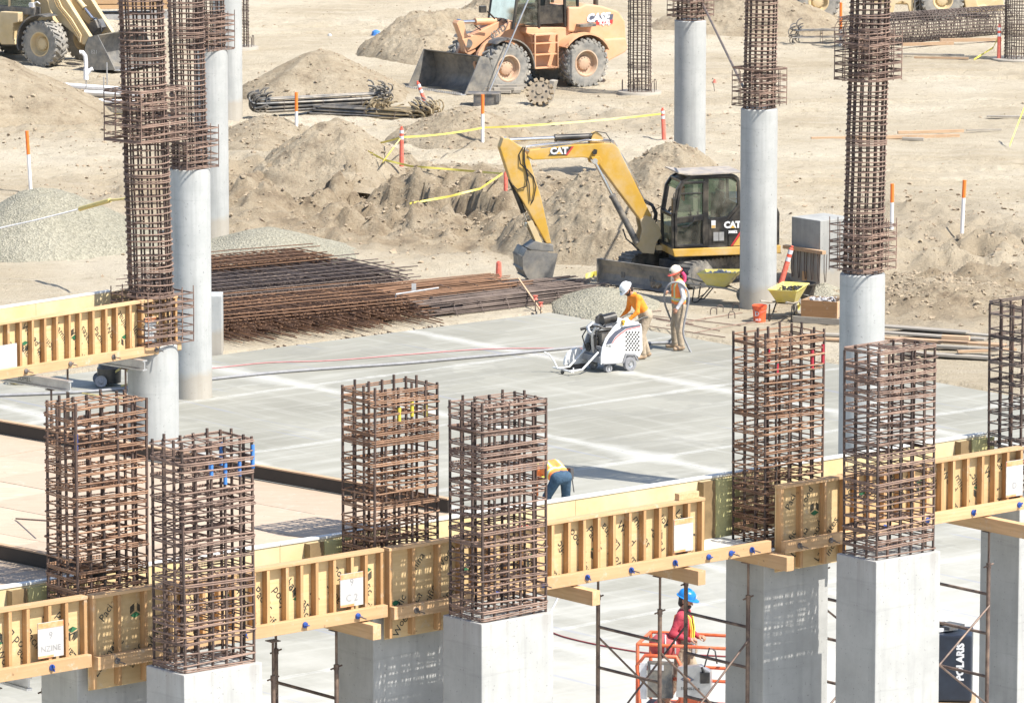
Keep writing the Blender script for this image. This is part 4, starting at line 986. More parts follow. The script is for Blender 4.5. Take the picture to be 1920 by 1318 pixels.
# swing post at the boom foot
m = MB(); m.prism(ef.poly([(1196, 410), (1206, 402), (1218, 406), (1232, 424), (1236, 440), (1226, 452), (1222, 474), (1200, 472), (1188, 458), (1194, 450), (1200, 430)]), -.22, -.15); m.prism(ef.poly([(1196, 410), (1206, 402), (1218, 406), (1232, 424), (1236, 440), (1226, 452), (1222, 474), (1200, 472), (1188, 458), (1194, 450), (1200, 430)]), .15, .22)
m.prism(ef.poly([(1204, 430), (1230, 440), (1224, 472), (1204, 470)]), -.16, .16); m.prism(ef.poly([(1228, 438), (1256, 438), (1256, 446), (1228, 447)]), -.16, .16); m.prism(ef.poly([(1226, 458), (1256, 458), (1256, 468), (1226, 468)]), -.16, .16); m.obj('swing_post', M_tanyel, ex, None, .012)
m = MB(); m.cyl(ef.v(1238, 432) , ef.v(1238, 474), .07, None, 12); m.obj('swing_pin', M_black, ex, 40)
# upper house: skirt, cab, side cover, counterweight
yc0, yc1 = -1.10, -.10
x0 = ef.pl(1262, 470, yc0)[0]; xr = x0 + 2.55
zk = ef.pl(1290, 481, yc0)[1]; zk2 = ef.pl(1290, 466, yc0)[1]; zcab = ef.pl(1300, 333, yc0)[1]
m = MB(); m.prism([(x0 - .02, zk2), (x0 + .03, zk), (xr, zk), (xr, zk2)], yc0 - .02, 1.10); m.obj('platform_skirt', M_cat, ex, None, .02)
m = MB(); m.prism([(x0 + 1.5, zk2), (xr - .02, zk2), (xr - .02, zk2 + .75), (xr - .25, zk2 + .98), (x0 + 1.5, zk2 + .98)], yc1 + .02, 1.08); m.prism([(x0 + 1.30, zk2), (xr - .02, zk2), (xr - .02, zk2 + .75), (xr - .12, zk2 + .95), (x0 + 1.60, zk2 + .95), (x0 + 1.30, zk2 + .60)], yc0 + .01, yc1); m.obj('engine_cover', M_black, ex, None, .03)
m = MB(); m.prism([(x0 + .2, zk2), (x0 + 1.49, zk2), (x0 + 1.49, zk2 + .45), (x0 + .2, zk2 + .38)], yc1 + .04, 1.06); m.obj('side_cover', M_tanyel, ex, None, .03)
# cab frame as pillars and rails round real panes
zf = zk2 + .002
side = [(x0 + .02, zf), (x0 - .0, zf + .75), (x0 + .10, zcab - .28), (x0 + .22, zcab - .10), (x0 + .40, zcab), (x0 + 1.44, zcab), (x0 + 1.54, zcab - .12), (x0 + 1.56, zf + .95), (x0 + 1.26, zf + .62), (x0 + 1.26, zf)]
cab = link('cab', None, ex)
def pillar(a, b, y, w_=.07, nm='pillar', mt=M_black):
    m = MB(); d = Vector((b[0] - a[0], 0, b[1] - a[1])); L = d.length; d.normalize(); ang = math.atan2(d.x, d.z)
    m.box(((a[0] + b[0]) / 2, y, (a[1] + b[1]) / 2), (w_, .07, L + .03), Matrix.Rotation(ang, 3, 'Y')); return m.obj(nm, mt, cab, None, .015)
for y in (yc0 + .04, yc1 - .04):
    for i in range(len(side)): pillar(side[i], side[(i + 1) % len(side)], y)
    xd = x0 + .78
    if y < yc0 + .1:
        pillar((xd, zf), (xd, zcab), y, .12)
        m = MB(); m.prism([(xd + .06, zf + .0), (x0 + 1.26, zf), (x0 + 1.26, zf + .62), (x0 + 1.30, zf + .70), (xd + .06, zf + .66)], y - .03, y + .03); m.obj('rear_panel', M_black, cab, None, .01)
        # door with upper and lower pane
        dp = [(x0 + .07, zf + .06), (x0 + .06, zf + .78), (x0 + .17, zcab - .24), (x0 + .24, zcab - .12), (xd - .06, zcab - .12), (xd - .06, zf + .06)]
        for i in range(len(dp)): pillar(dp[i], dp[(i + 1) % len(dp)], y - .03, .06, 'door_frame')
        pillar((x0 + .07, zf + .64), (xd - .06, zf + .70), y - .03, .14, 'door_rail')
        pillar((x0 + .10, zf + 1.25), (xd - .06, zf + 1.25), y - .0, .035, 'window_bar')
        m = MB(); m.prism([(x0 + .10, zf + .08), (x0 + .09, zf + .6), (xd - .08, zf + .66), (xd - .08, zf + .08)], y - .012, y - .004); m.obj('lower_pane', M_glass, cab)
        m = MB(); m.tube([Vector((x0 + .2, y - .08, zf + .5)), Vector((x0 + .34, y - .1, zf + .52)), Vector((x0 + .46, y - .09, zf + .62)), Vector((x0 + .5, y - .07, zf + .72))], .014, 6); m.obj('door_handle', M_hose, cab, 50)
    m = MB(); m.prism([(p[0] + .02, p[1]) for p in [(x0 + .03, zf + .7), (x0 + .12, zcab - .28), (x0 + .24, zcab - .1), (x0 + .40, zcab - .04), (xd - .06, zcab - .04), (xd - .06, zf + .7)]], y - .01, y - .002); m.obj('side_pane', M_glass, cab)
    m = MB(); m.prism([(xd + .07, zf + .68), (x0 + 1.28, zf + .70), (x0 + 1.50, zf + .95), (x0 + 1.49, zcab - .12), (x0 + 1.40, zcab - .05), (xd + .07, zcab - .05)], y - .01, y - .002); m.obj('side_pane', M_glass, cab)
for (a, b) in ((side[1], side[2]), (side[0], side[1])):
    m = MB(); m.add([(a[0] + .02, yc0 + .07, a[1]), (b[0] + .02, yc0 + .07, b[1]), (b[0] + .02, yc1 - .07, b[1]), (a[0] + .02, yc1 - .07, a[1])], [(0, 1, 2, 3)]); m.obj('windscreen', M_glass, cab)
for p_ in (side[0], side[1], side[3], side[4], side[6], side[7]):
    m = MB(); m.bb(p_[0] - .03, p_[0] + .04, yc0 + .04, yc1 - .04, p_[1] - .035, p_[1] + .035); m.obj('cross_rail', M_black, cab, None, .012)
m = MB(); m.prism([(x0 + .22, zcab - .10), (x0 + .40, zcab + .01), (x0 + 1.5, zcab + .01), (x0 + 1.58, zcab - .08), (x0 + 1.5, zcab - .05), (x0 + .42, zcab - .05)], yc0 + .01, yc1 - .01); m.obj('cab_roof', M_black, cab, None, .015)
m = MB(); m.prism([(x0 + .10, zcab + .10), (x0 + .42, zcab + .05), (x0 + 1.62, zcab + .07), (x0 + 1.62, zcab + .095), (x0 + .42, zcab + .08), (x0 + .10, zcab + .13)], yc0 - .05, yc1 + .1); m.obj('sun_guard', plain('guard_plate', (0.30, 0.27, 0.25), .6, dust=DUST, dustf=.8), cab)
for (xx, yy) in ((.5, yc0 + .2), (1.4, yc0 + .2), (.5, yc1 - .2), (1.4, yc1 - .2)):
    m = MB(); m.cyl((x0 + xx, yy, zcab), (x0 + xx, yy, zcab + .07), .03, None, 8); m.obj('guard_mount', M_black, cab)
m = MB(); m.bb(x0 + .05, x0 + 1.34, yc0 + .08, yc1 - .08, zf, zf + .04); m.obj('cab_floor', M_black, cab)
m = MB(); m.prism([(x0 + .72, zf + .05), (x0 + .78, zf + .42), (x0 + 1.12, zf + .42), (x0 + 1.3, zf + .05)], -.85, -.38); m.prism([(x0 + 1.02, zf + .44), (x0 + 1.16, zf + .44), (x0 + 1.30, zf + 1.22), (x0 + 1.20, zf + 1.25)], -.83, -.40); m.prism([(x0 + 1.20, zf + 1.27), (x0 + 1.31, zf + 1.25), (x0 + 1.34, zf + 1.48), (x0 + 1.24, zf + 1.5)], -.72, -.5); m.obj('seat', M_black, cab, None, .04)
for yy in (-.92, -.28):
    m = MB(); m.prism([(x0 + .62, zf + .05), (x0 + .7, zf + .62), (x0 + 1.0, zf + .62), (x0 + 1.0, zf + .05)], yy - .07, yy + .07); m.cyl((x0 + .66, yy, zf + .6), (x0 + .62, yy, zf + .82), .02, None, 8); m.obj('console', M_black, cab, None, .02)
m = MB(); c1 = Vector((x0 - .02, yc0 - .08, zf + 1.0)); m.box(c1, (.06, .14, .34)); m.tube([Vector((x0 + .06, yc0 + .02, zf + 1.3)), Vector((x0 - .02, yc0 - .08, zf + 1.25)), c1], .012, 6); m.obj('mirror', M_black, cab, None, .015)
m = MB(); m.tube([Vector((x0 + .1, yc1, zf + .9)), Vector((x0 - .22, yc1 + .1, zf + .7)), Vector((x0 - .2, yc1 + .1, zf + .55)), Vector((x0, yc1 + .05, zf + .5))], .013, 6); m.obj('grab_rail', M_black, cab, 60)
m = MB(); m.bb(x0 + .28, x0 + .30, yc0 + .1, yc0 + .32, zcab - .55, zcab - .22); m.obj('orange_notice', M_orange, cab)
# side marks: brand, model number, diagonal flash, sticker and vent
ym = yc0 + .008 - .004
m = MB(); put_text(m, 'CAT', .20, Matrix.Translation((x0 + 1.40, ym - .006, zf + .50)), .012, 0); put_text(m, '308E2', .085, Matrix.Translation((x0 + 1.41, ym - .006, zf + .34)), .005, 0)
m.add([(x0 + 1.35, ym - .009, zf + .43), (x0 + 1.47, ym - .009, zf + .43), (x0 + 1.41, ym - .009, zf + .5)], [(0, 1, 2)], 1)
m.prism([(x0 + 1.36, zf + .02), (x0 + 1.41, zf + .02), (x0 + 1.62, zf + .32), (x0 + 1.62, zf + .40)], ym - .008, ym - .002, 2); m.prism([(x0 + 1.42, zf + .02), (x0 + 1.66, zf + .02), (x0 + 1.66, zf + .36)], ym - .008, ym - .002, 1)
d_ = m.obj('brand_marks', [M_refl, M_cat, M_red], ex); d_['kind'] = 'stuff'
m = MB(); yv = yc0 + .005
m.bb(x0 + .93, x0 + 1.22, yv - .012, yv - .004, zf + .12, zf + .38, 0); m.bb(x0 + .95, x0 + 1.07, yv - .018, yv - .012, zf + .15, zf + .35, 1); m.bb(x0 + 1.085, x0 + 1.20, yv - .018, yv - .012, zf + .15, zf + .35, 1); m.obj('vent_panel', [M_black, M_alu], ex)
m = MB(); m.bb(x0 + .90, x0 + 1.0, yv - .012, yv - .004, zf + .44, zf + .62, 0); m.bb(x0 + .905, x0 + .995, yv - .014, yv - .012, zf + .445, zf + .51, 1); m.obj('warning_sticker', [M_refl, M_cat], ex)
# undercarriage, turned towards the left front, with tracks and blade
UA = R(45) - EY
uc = link('undercarriage', None, ex, (x0 + .86, .30, 0), (0, 0, UA))
m = MB(); m.bb(-.6, .6, -.5, .5, .28, .5); m.cyl((0, 0, .5), (0, 0, zk - .005), .55, None, 28); m.obj('centre_frame', M_grey, uc, None, .02)
for s_ in (-1, 1):
    yc = s_ * .92; pr = []
    for k in range(9): a = R(90 + 22.5 * k); pr.append((-1.05 + .30 * math.cos(a), .32 + .30 * math.sin(a)))
    for k in range(9): a = R(-90 + 22.5 * k); pr.append((1.05 + .30 * math.cos(a), .32 + .30 * math.sin(a)))
    m = MB(); m.prism(pr, yc - .21, yc + .21); m.obj('track', M_track, uc, 35)
    per = []
    for i in range(len(pr)):
        a, b = Vector(pr[i]), Vector(pr[(i + 1) % len(pr)]); L = (b - a).length; k = max(1, round(L / .13))
        for j in range(k): per.append((a.lerp(b, j / k), (b - a).normalized()))
    for q, dv in per:
        m = MB(); m.box((q.x, yc, q.y), (.055, .43, .05), Matrix.Rotation(-math.atan2(dv.y, dv.x), 3, 'Y')); m.obj('track_pad', M_track, uc)
    for xi in (-1.05, 1.05): m = MB(); m.cyl((xi, yc - .22, .32), (xi, yc + .22, .32), .2, None, 16); m.obj('idler', M_grey, uc, 40)
bl_ = link('dozer_blade', None, uc, (-1.85, 0, 0))
m = MB(); m.prism([(-.14, .02), (-.03, .10), (.02, .24), (.0, .42), (-.06, .56), (-.03, .57), (.05, .40), (.06, .22), (.0, .01)], -1.15, 1.15); m.bb(-.12, .08, -1.17, -1.14, .04, .57); m.bb(-.12, .08, 1.14, 1.17, .04, .57); m.obj('blade_plate', M_bucket, bl_, None, .006)
for s_ in (-1, 1):
    m = MB(); m.box((.6, s_ * .45, .25), (1.2, .12, .14)); m.obj('blade_arm', M_grey, bl_, None, .01)
rock_obj('mud', [(-.02 + .05 * random.random(), -.75 + .25 * random.random(), .10 + .08 * random.random()) for _ in range(40)], [random.uniform(.03, .08) for _ in range(40)], M_rock, bl_)

# ------------------------------------------------------------------ wheel loaders
def loader(o, yaw, flip, paint, label, P, near=-1.02, frontyaw=0.0, marks=None, full=True):
    # P: a dict of traced profiles (on the near side plane); flip mirrors the machine to face right
    f = Frame(o, yaw); t = thing('wheel_loader', label, 'loader', o, yaw, None)
    return f, t
# orange loader: bucket to the left, front part turned towards the camera
LO = g_at(1030, 158); LY = R(31); lf = Frame(LO, LY); yn = -1.0
ld = thing('wheel_loader', 'faded orange wheel loader with its bucket on the ground before the dirt ridge', 'loader', LO, LY)
fwx, fwz = lf.pl(946, 120, yn); rwx, rwz = lf.pl(1092, 112, yn); rad = .74
for x_ in (fwx, rwx):
    for y_ in (yn, -yn): wheel(ld, (x_, y_, rad - .03), rad, .54, M_hub, rimr=.55)
def up(px, py, y=yn): return lf.pl(px, py, y)
zb = rad
# rear body: hood, counterweight, fender
m = MB(); m.prism(lf.poly([(1088, 14), (1100, 8), (1130, 12), (1160, 22), (1172, 40), (1176, 92), (1172, 98), (1135, 117), (1128, 92), (1110, 72), (1085, 62), (1066, 60), (1066, 14)], -.85), -.85, .85); hood = m.obj('hood', M_case, ld, None, .05)
m = MB(); m.prism(lf.poly([(1126, 75), (1174, 72), (1178, 92), (1172, 99), (1140, 116), (1134, 100)], -1.02), -1.02, 1.02); m.obj('counterweight', M_case, ld, None, .04)
m = MB(); pr = [(rwx + .92 * math.cos(R(a)), rad - .03 + .92 * math.sin(R(a))) for a in range(25, 150, 12)] + [(rwx + .86 * math.cos(R(a)), rad - .03 + .86 * math.sin(R(a))) for a in range(145, 20, -12)]
for s_ in (yn, -yn): m.prism(pr, s_ - .28, s_ + .28)
m.obj('rear_fender', M_case, ld, 40)
m = MB(); pr = [(fwx + .90 * math.cos(R(a)), rad - .03 + .90 * math.sin(R(a))) for a in range(-5, 125, 12)] + [(fwx + .86 * math.cos(R(a)), rad - .03 + .86 * math.sin(R(a))) for a in range(120, -8, -12)]
for s_ in (yn, -yn): m.prism(pr, s_ - .28, s_ + .28)
m.obj('front_fender', M_grey, ld, 40)
# cab platform with ladder, cab with dark panes
m = MB(); m.prism(lf.poly([(988, 52), (1070, 52), (1072, 62), (1062, 76), (1048, 130), (1002, 130), (996, 70), (986, 62)], -.75), -.75, .75); m.obj('cab_platform', M_case, ld, None, .03)
m = MB()
for s_ in (-1.16, -.80):
    for px in (1003, 1046): q0 = lf.v(px, 64, s_); q1 = lf.v(px, 128, s_); m.cyl(q0, q1, .03, None, 6)
for py in (66, 82, 103, 128): m.bb(lf.pl(1003, py, -1.15)[0], lf.pl(1046, py, -1.15)[0], -1.18, -.78, lf.pl(1003, py, -1.15)[1] - .03, lf.pl(1003, py, -1.15)[1])
m.obj('ladder', M_case, ld); 
cabl = link('cab', None, ld)
cx0, cz0 = lf.pl(960, 50, -.75); cx1 = lf.pl(1090, 50, -.75)[0]; cz1 = cz0 + 1.55
for y_ in (-.72, .72):
    for x_, x2 in ((cx0 + .05, cx0 + .30), (cx0 + .95, cx0 + .95), (cx1 - .55, cx1 - .60), (cx1 - .1, cx1 - .15)):
        m = MB(); m.cyl((x_, y_, cz0 - .1), (x2, y_, cz1), .05, None, 8); m.obj('pillar', M_black, cabl, 40)
    m = MB(); m.prism([(cx0 + .12, cz0 + .1), (cx0 + .34, cz1), (cx0 + .92, cz1), (cx0 + .92, cz0 - .05)], y_ - .008, y_ + .008); m.obj('pane', M_glass, cabl)
    m = MB(); m.prism([(cx1 - .52, cz0 + .1), (cx1 - .56, cz1), (cx1 - .16, cz1), (cx1 - .12, cz0 + .1)], y_ - .008, y_ + .008); m.obj('pane', M_glass, cabl)
m = MB(); m.add([(cx0 + .03, -.68, cz0 - .1), (cx0 + .29, -.68, cz1), (cx0 + .29, .68, cz1), (cx0 + .03, .68, cz0 - .1)], [(0, 1, 2, 3)]); m.obj('windscreen', M_glass, cabl)
m = MB(); m.bb(cx0 + .2, cx1, -.8, .8, cz1, cz1 + .12); m.obj('cab_roof', M_black, cabl, None, .04)
m = MB(); m.bb(cx0 + .95, cx1 - .5, -.70, -.66, cz0, cz0 + .55); m.bb(cx0 + .5, cx1 - .55, .5, .7, cz0, cz0 + .5); m.obj('door_panel', M_black, cabl)
m = MB(); m.prism([(cx0 + 1.0, cz0), (cx0 + 1.0, cz0 + .45), (cx0 + 1.4, cz0 + .42), (cx0 + 1.5, cz0 + 1.1), (cx0 + 1.62, cz0 + 1.1), (cx0 + 1.6, cz0)], -.3, .3); m.obj('seat', M_black, cabl, None, .04)
m = MB(); m.prism([(cx0 + .35, cz0 - .1), (cx0 + .42, cz0 + .6), (cx0 + .52, cz0 + .6), (cx0 + .6, cz0 - .1)], -.12, .12); m.cyl((cx0 + .55, 0, cz0 + .62), (cx0 + .50, 0, cz0 + .66), .2, None, 16); m.obj('steering_column', M_black, cabl)
# front frame, lift arms, linkage, cylinder
ya = -.58
m = MB(); m.prism(lf.poly([(962, 36), (986, 30), (986, 60), (984, 120), (930, 140), (905, 140), (900, 120), (930, 80)], -.35), -.35, .35); m.obj('front_frame', M_case, ld, None, .03)
arm = lf.poly([(965, 36), (984, 30), (986, 44), (960, 52), (944, 60), (928, 78), (914, 104), (902, 136), (892, 132), (888, 120), (896, 98), (905, 84), (925, 66), (948, 46)], ya)
for s_ in (ya, -ya):
    m = MB(); m.prism(arm, s_ - .07, s_ + .07); m.obj('lift_arm', M_case, ld, None, .02)
m = MB(); m.prism(lf.poly([(852, 44), (856, 38), (866, 40), (870, 62), (884, 78), (888, 96), (876, 104), (868, 98), (862, 70)], 0), -.14, .14); m.prism(lf.poly([(862, 74), (880, 66), (930, 40), (940, 44), (886, 90), (872, 96)], 0), -.18, .18); m.obj('bell_crank', M_case, ld, None, .02)
hydraulic(ld, lf.v(940, 40, 0), lf.v(862, 42, 0), .10, .6, 'tilt_cylinder', M_case)
m = MB(); m.cyl(lf.v(878, 82, -.2), lf.v(878, 82, .2), .13, None, 16); m.obj('crank_pin', M_grey, ld, 40)
m = MB(); m.cyl(lf.v(928, 36, -.5), lf.v(914, 22, -.62), .03, None, 6); q = lf.v(905, 18, -.62); m.box(q, (.2, .14, .2)); m.obj('work_light', M_black, ld, None, .02)
for k, pp in enumerate([[(890, 48), (905, 60), (920, 52), (940, 36)], [(900, 44), (930, 34), (948, 40)]]):
    m = MB(); m.tube([lf.v(a, b, -.12 + .2 * k) for a, b in pp], .02, 6); m.obj('hydraulic_line', M_hose, ld, 60)
def make_bucket(parent, loc, rz, W=2.5, D=1.05, Hh=1.0, lipmat=None):
    # local: opens towards -x, lip at x=-D
    e = link('bucket', None, parent, loc, (0, 0, rz))
    pr = [(-D, .03), (-.35, .0), (-.12, .06), (.02, .22), (.06, .45), (.02, .72), (-.1, Hh), (-.42, Hh * 1.08)]
    n = len(pr); vs = []
    for y in (-W / 2, W / 2): vs += [(x, y, z) for x, z in pr]
    for y in (-W / 2, W / 2): vs += [(x + (.03 if 1 < i < n - 1 else .0), y, z - (.03 if i < 3 or i > n - 3 else 0)) for i, (x, z) in enumerate(pr)]
    fs = [(i, i + 1, n + i + 1, n + i) for i in range(n - 1)] + [(2 * n + i + 1, 2 * n + i, 3 * n + i, 3 * n + i + 1) for i in range(n - 1)] + [(0, n, 3 * n, 2 * n), (n - 1, 3 * n - 1, 4 * n - 1, 2 * n - 1)]
    m = MB(); m.add(vs, fs); m.obj('bowl', M_bucket, e, 35)
    for s_ in (-1, 1):
        m = MB(); m.prism(pr, s_ * W / 2 - .012, s_ * W / 2 + .02); m.obj('side_plate', M_bucket, e)
    m = MB(); m.bb(-D - .12, -D + .05, -W / 2 - .02, W / 2 + .02, .0, .035); m.obj('cutting_edge', M_alu, e, None, .008)
    for s_ in (-1, 1):
        m = MB(); m.bb(.05, .25, s_ * .58 - .06, s_ * .58 + .06, .1, .6); m.obj('hinge_lug', M_bucket, e)
    return e
bx, bz = lf.pl(900, 138, ya)
bkt = make_bucket(ld, (bx - .25, 0.0, .02), R(10), 2.6, 1.05, 1.05)
for i in range(26):
    m = MB(); m.bb(-1.18, -1.12, -1.25 + i * .1 - .02, -1.25 + i * .1 + .02, .02, .075); m.obj('edge_bolt', M_alu, bkt)
# marks on the hood and lift arm
m = MB(); q = lf.pl(1122, 34, -.85); yy = -.85 - .012
m.prism(lf.poly([(1101, 42), (1106, 29), (1150, 27), (1148, 38), (1140, 41)], -.85), yy, yy + .006, 1); put_text(m, 'CASE', .34, Matrix.Translation((q[0] - .04, yy - .005, q[1])), .02, 0, shear=.25)
q = lf.pl(1134, 43, -.85); m.prism(lf.poly([(1117, 47), (1118, 39.5), (1149, 37.5), (1148, 45)], -.85), yy - .002, yy + .004, 2); put_text(m, 'R.J.&J.', .17, Matrix.Translation((q[0] - .0, yy - .008, q[1])), .006, 0)
d_ = m.obj('brand_marks', [M_refl, M_dgrey, M_red], hood); d_['kind'] = 'stuff'
m = MB(); q = lf.pl(935, 60, ya - .07); put_text(m, '621D', .26, Matrix.Translation((q[0] - .02, ya - .076, q[1])) @ Matrix.Rotation(R(-28), 4, 'Y'), .008, 0); d_ = m.obj('model_number', M_grey, ld); d_['kind'] = 'stuff'
m = MB(); m.bb(lf.pl(1085, 50, -1.0)[0], lf.pl(1104, 50, -1.0)[0] + .2, -1.1, -.86, lf.pl(1090, 51, -1.0)[1], lf.pl(1090, 46, -1.0)[1]); m.obj('walkway', M_grey, ld)
m = MB(); m.cyl(lf.v(1117, 12, 0), lf.v(1117, -20, 0), .08, None, 12); m.obj('exhaust', M_black, ld, 40)

# tan loader at the far left, facing right
KO = g_at(60, 112); KY = R(-36); kf = Frame(KO, KY); kn = -1.02
kd = thing('wheel_loader', 'dusty tan wheel loader with its grey bucket down behind the white pipes', 'loader', KO, KY)
kx, kz = kf.pl(84, 80, kn); krad = .70
for x_ in (kx, kx - 2.9):
    for y_ in (kn, -kn): wheel(kd, (x_, y_, krad - .03), krad, .56, M_tanyel, rimr=.55)
m = MB(); m.prism(kf.poly([(62, -14), (70, -20), (84, -18), (102, 44), (84, 48), (66, 36)], -.42), -.42, .42); m.obj('front_tower', M_tanyel, kd, None, .03)
arm = kf.poly([(88, -25), (112, -25), (140, 20), (172, 70), (168, 84), (158, 84), (140, 62), (112, 40), (96, 16)], -.55)
for s_ in (-.55, .55):
    m = MB(); m.prism(arm, s_ - .08, s_ + .08); m.obj('lift_arm', M_tanyel, kd, None, .02)
hydraulic(kd, kf.v(128, -22, 0), kf.v(176, 38, 0), .09, .6, 'tilt_cylinder', M_tanyel)
for k in range(3):
    m = MB(); m.tube([kf.v(a, b, -.66 - .02 * k) for a, b in [(92 + 5 * k, -18), (106 + 5 * k, 14), (124 + 5 * k, 36), (144 + 4 * k, 66), (150, 80)]], .022, 6); m.obj('hydraulic_line', M_tanyel, kd, 60)
m = MB(); m.prism(kf.poly([(165, 60), (176, 42), (186, 36), (192, 52), (182, 66), (172, 76)], 0), -.2, .2); m.obj('bell_crank', M_grey, kd, None, .02)
for k in range(4):
    m = MB(); m.tube([kf.v(a, b, -.3 + .2 * k) for a, b in [(170, 40), (180, 34), (188, 44), (191, 60)]], .02, 6); m.obj('hydraulic_line', M_hose, kd, 60)
m = MB(); pr = [(kx + .92 * math.cos(R(a)), krad - .03 + .92 * math.sin(R(a))) for a in range(70, 200, 12)] + [(kx + .87 * math.cos(R(a)), krad - .03 + .87 * math.sin(R(a))) for a in range(196, 68, -12)]
for s_ in (kn, -kn): m.prism(pr, s_ - .28, s_ + .28)
m.obj('front_fender', M_grey, kd, 40)
m = MB(); m.prism(kf.poly([(2, 22), (36, 24), (36, 42), (26, 44), (26, 72), (30, 84), (4, 84), (-10, 60)], -.95), -1.0, -.5); m.obj('step_box', M_tanyel, kd, None, .03)
m = MB(); m.prism(kf.poly([(-60, 10), (60, 18), (60, 60), (36, 86), (-60, 92)], -.5), -.5, .5); m.obj('chassis', M_grey, kd, None, .03)
m = MB(); m.prism(kf.poly([(-120, -40), (-30, -30), (-20, 60), (-110, 80)], -.8), -.8, .8); m.obj('engine_cover', M_tanyel, kd, None, .05)
kc = link('cab', None, kd)
kx0, kz0 = kf.pl(-20, 22, -.75); kx1 = kf.pl(64, 20, -.75)[0]
m = MB(); m.bb(kx0, kx1, -.76, .76, kz0 - .02, kz0 + .22); m.obj('cab_base', M_grey, kc, None, .03)
for y_ in (-.72, .72):
    for xx in (kx0 + .08, (kx0 + kx1) / 2 - .1, kx1 - .08):
        m = MB(); m.cyl((xx, y_, kz0 + .2), (xx, y_, kz0 + 1.7), .05, None, 8); m.obj('pillar', M_tanyel, kc, 40)
    m = MB(); m.bb(kx0 + .1, kx1 - .1, y_ - .006, y_ + .006, kz0 + .22, kz0 + 1.7); m.obj('pane', M_glass, kc)
m = MB(); m.bb(kx0 - .05, kx1 + .1, -.85, .85, kz0 + 1.7, kz0 + 1.85); m.obj('cab_roof', M_tanyel, kc, None, .04)
m = MB(); m.tube([kf.v(54, 10, -.9), kf.v(70, 4, -.95), kf.v(75, 8, -.95)], .02, 6); q = kf.v(60, 10, -.95); m.box(q, (.16, .1, .14)); m.obj('work_light', M_refl, kd)
bx, bz = kf.pl(166, 86, -.55)
kb = make_bucket(kd, (bx + .35, 0, .02), math.pi + R(8), 2.6, 1.05, 1.0)
m = MB(); put_text(m, 'E21', .16, Matrix.Translation((-.30, 1.3 + .024, .55)) @ Matrix.Rotation(math.pi, 4, 'Z')); d_ = m.obj('unit_number', M_alu, kb); d_['kind'] = 'stuff'

# yellow machine mostly out of view at the top, only its belly and one wheel show
GO = g_at(1740, 32); gf = Frame(GO, R(8))
gd = thing('grader', 'tan earthmover whose wheel and belly show above the lying drum cage', 'grader', GO, R(8))
q = gf.pl(1766, -8, -.9); wheel(gd, (q[0], -.9, .66), .70, .42, M_tanyel, rimr=.5); wheel(gd, (q[0], .9, .66), .70, .42, M_tanyel, rimr=.5); wheel(gd, (q[0] - 4.2, -.9, .66), .70, .42, M_tanyel, rimr=.5); wheel(gd, (q[0] - 4.2, .9, .66), .70, .42, M_tanyel, rimr=.5)
m = MB(); m.prism(gf.poly([(1600, -60), (1860, -60), (1880, 12), (1850, 22), (1812, 18), (1800, -10), (1725, -12), (1712, 10), (1640, 8), (1610, -6)], -.6), -.6, .6); m.obj('chassis', M_tanyel, gd, None, .03)
m = MB(); pr = gf.poly([(1664, 26), (1662, -4), (1712, -4), (1712, 26), (1706, 26), (1702, 8), (1690, 2), (1678, 8), (1674, 26)], -.8); m.prism(pr, -.85, -.7); m.obj('arch_bracket', M_tanyel, gd, None, .01)
m = MB()
for px in (1715, 1725): m.cyl(gf.v(px, -30, -.9), gf.v(px, 28, -.9), .03, None, 6)
m.obj('ladder_rail', M_grey, gd)
for k in range(5):
    m = MB(); m.cyl(gf.v(1715, 26 - 10 * k, -.9), gf.v(1725, 18 - 10 * k, -.9), .02, None, 6); m.obj('ladder_rung', M_grey, gd)
m = MB(); m.prism(gf.poly([(1806, -6), (1828, -8), (1834, 12), (1850, 10), (1862, 2), (1880, -4), (1884, 20), (1812, 24)], -.9), -.95, -.6); m.obj('blade_mount', M_tanyel, gd, None, .03)
# ------------------------------------------------------------------ survey stakes, delineator posts, tape
def pvc_stake(px, pyt, pyb, label, tilt=0.0, split=.36, r=.045):
    b = g_at(px, pyb); h = (pyb - pyt) / (sc(b) * .99)
    t = thing('marker_pipe', label, 'marker pipe', b, 0, 'white pipes with orange tops'); t.rotation_euler = (0, tilt, 0)
    m = MB(); m.cyl((0, 0, -.1), (0, 0, h * (1 - split)), r, None, 14); m.obj('white_pipe', M_pvc, t, 40)
    m = MB(); m.cyl((0, 0, h * (1 - split)), (0, 0, h), r * 1.02, None, 14); m.obj('orange_top', M_orange, t, 40)
    return b, h
pvc_stake(58, 246, 362, 'white marker pipe with orange top at the foot of the gravel pile', R(-3), .38)
pvc_stake(556, 174, 258, 'white marker pipe with orange top beside the hooked rebar bundles', R(0), .42)
S3 = pvc_stake(905, 178, 278, 'white marker pipe with orange top tied with caution tape before the orange loader', 0, .36)
pvc_stake(1672, 345, 437, 'white marker pipe with orange top partly behind the tall caged column', 0, .38)
pvc_stake(1804, 338, 430, 'white marker pipe with orange top standing alone on open dirt', R(2), .36)
pvc_stake(1576, 6, 86, 'white marker pipe with long orange top at the end of the lying drum cage', 0, .62)
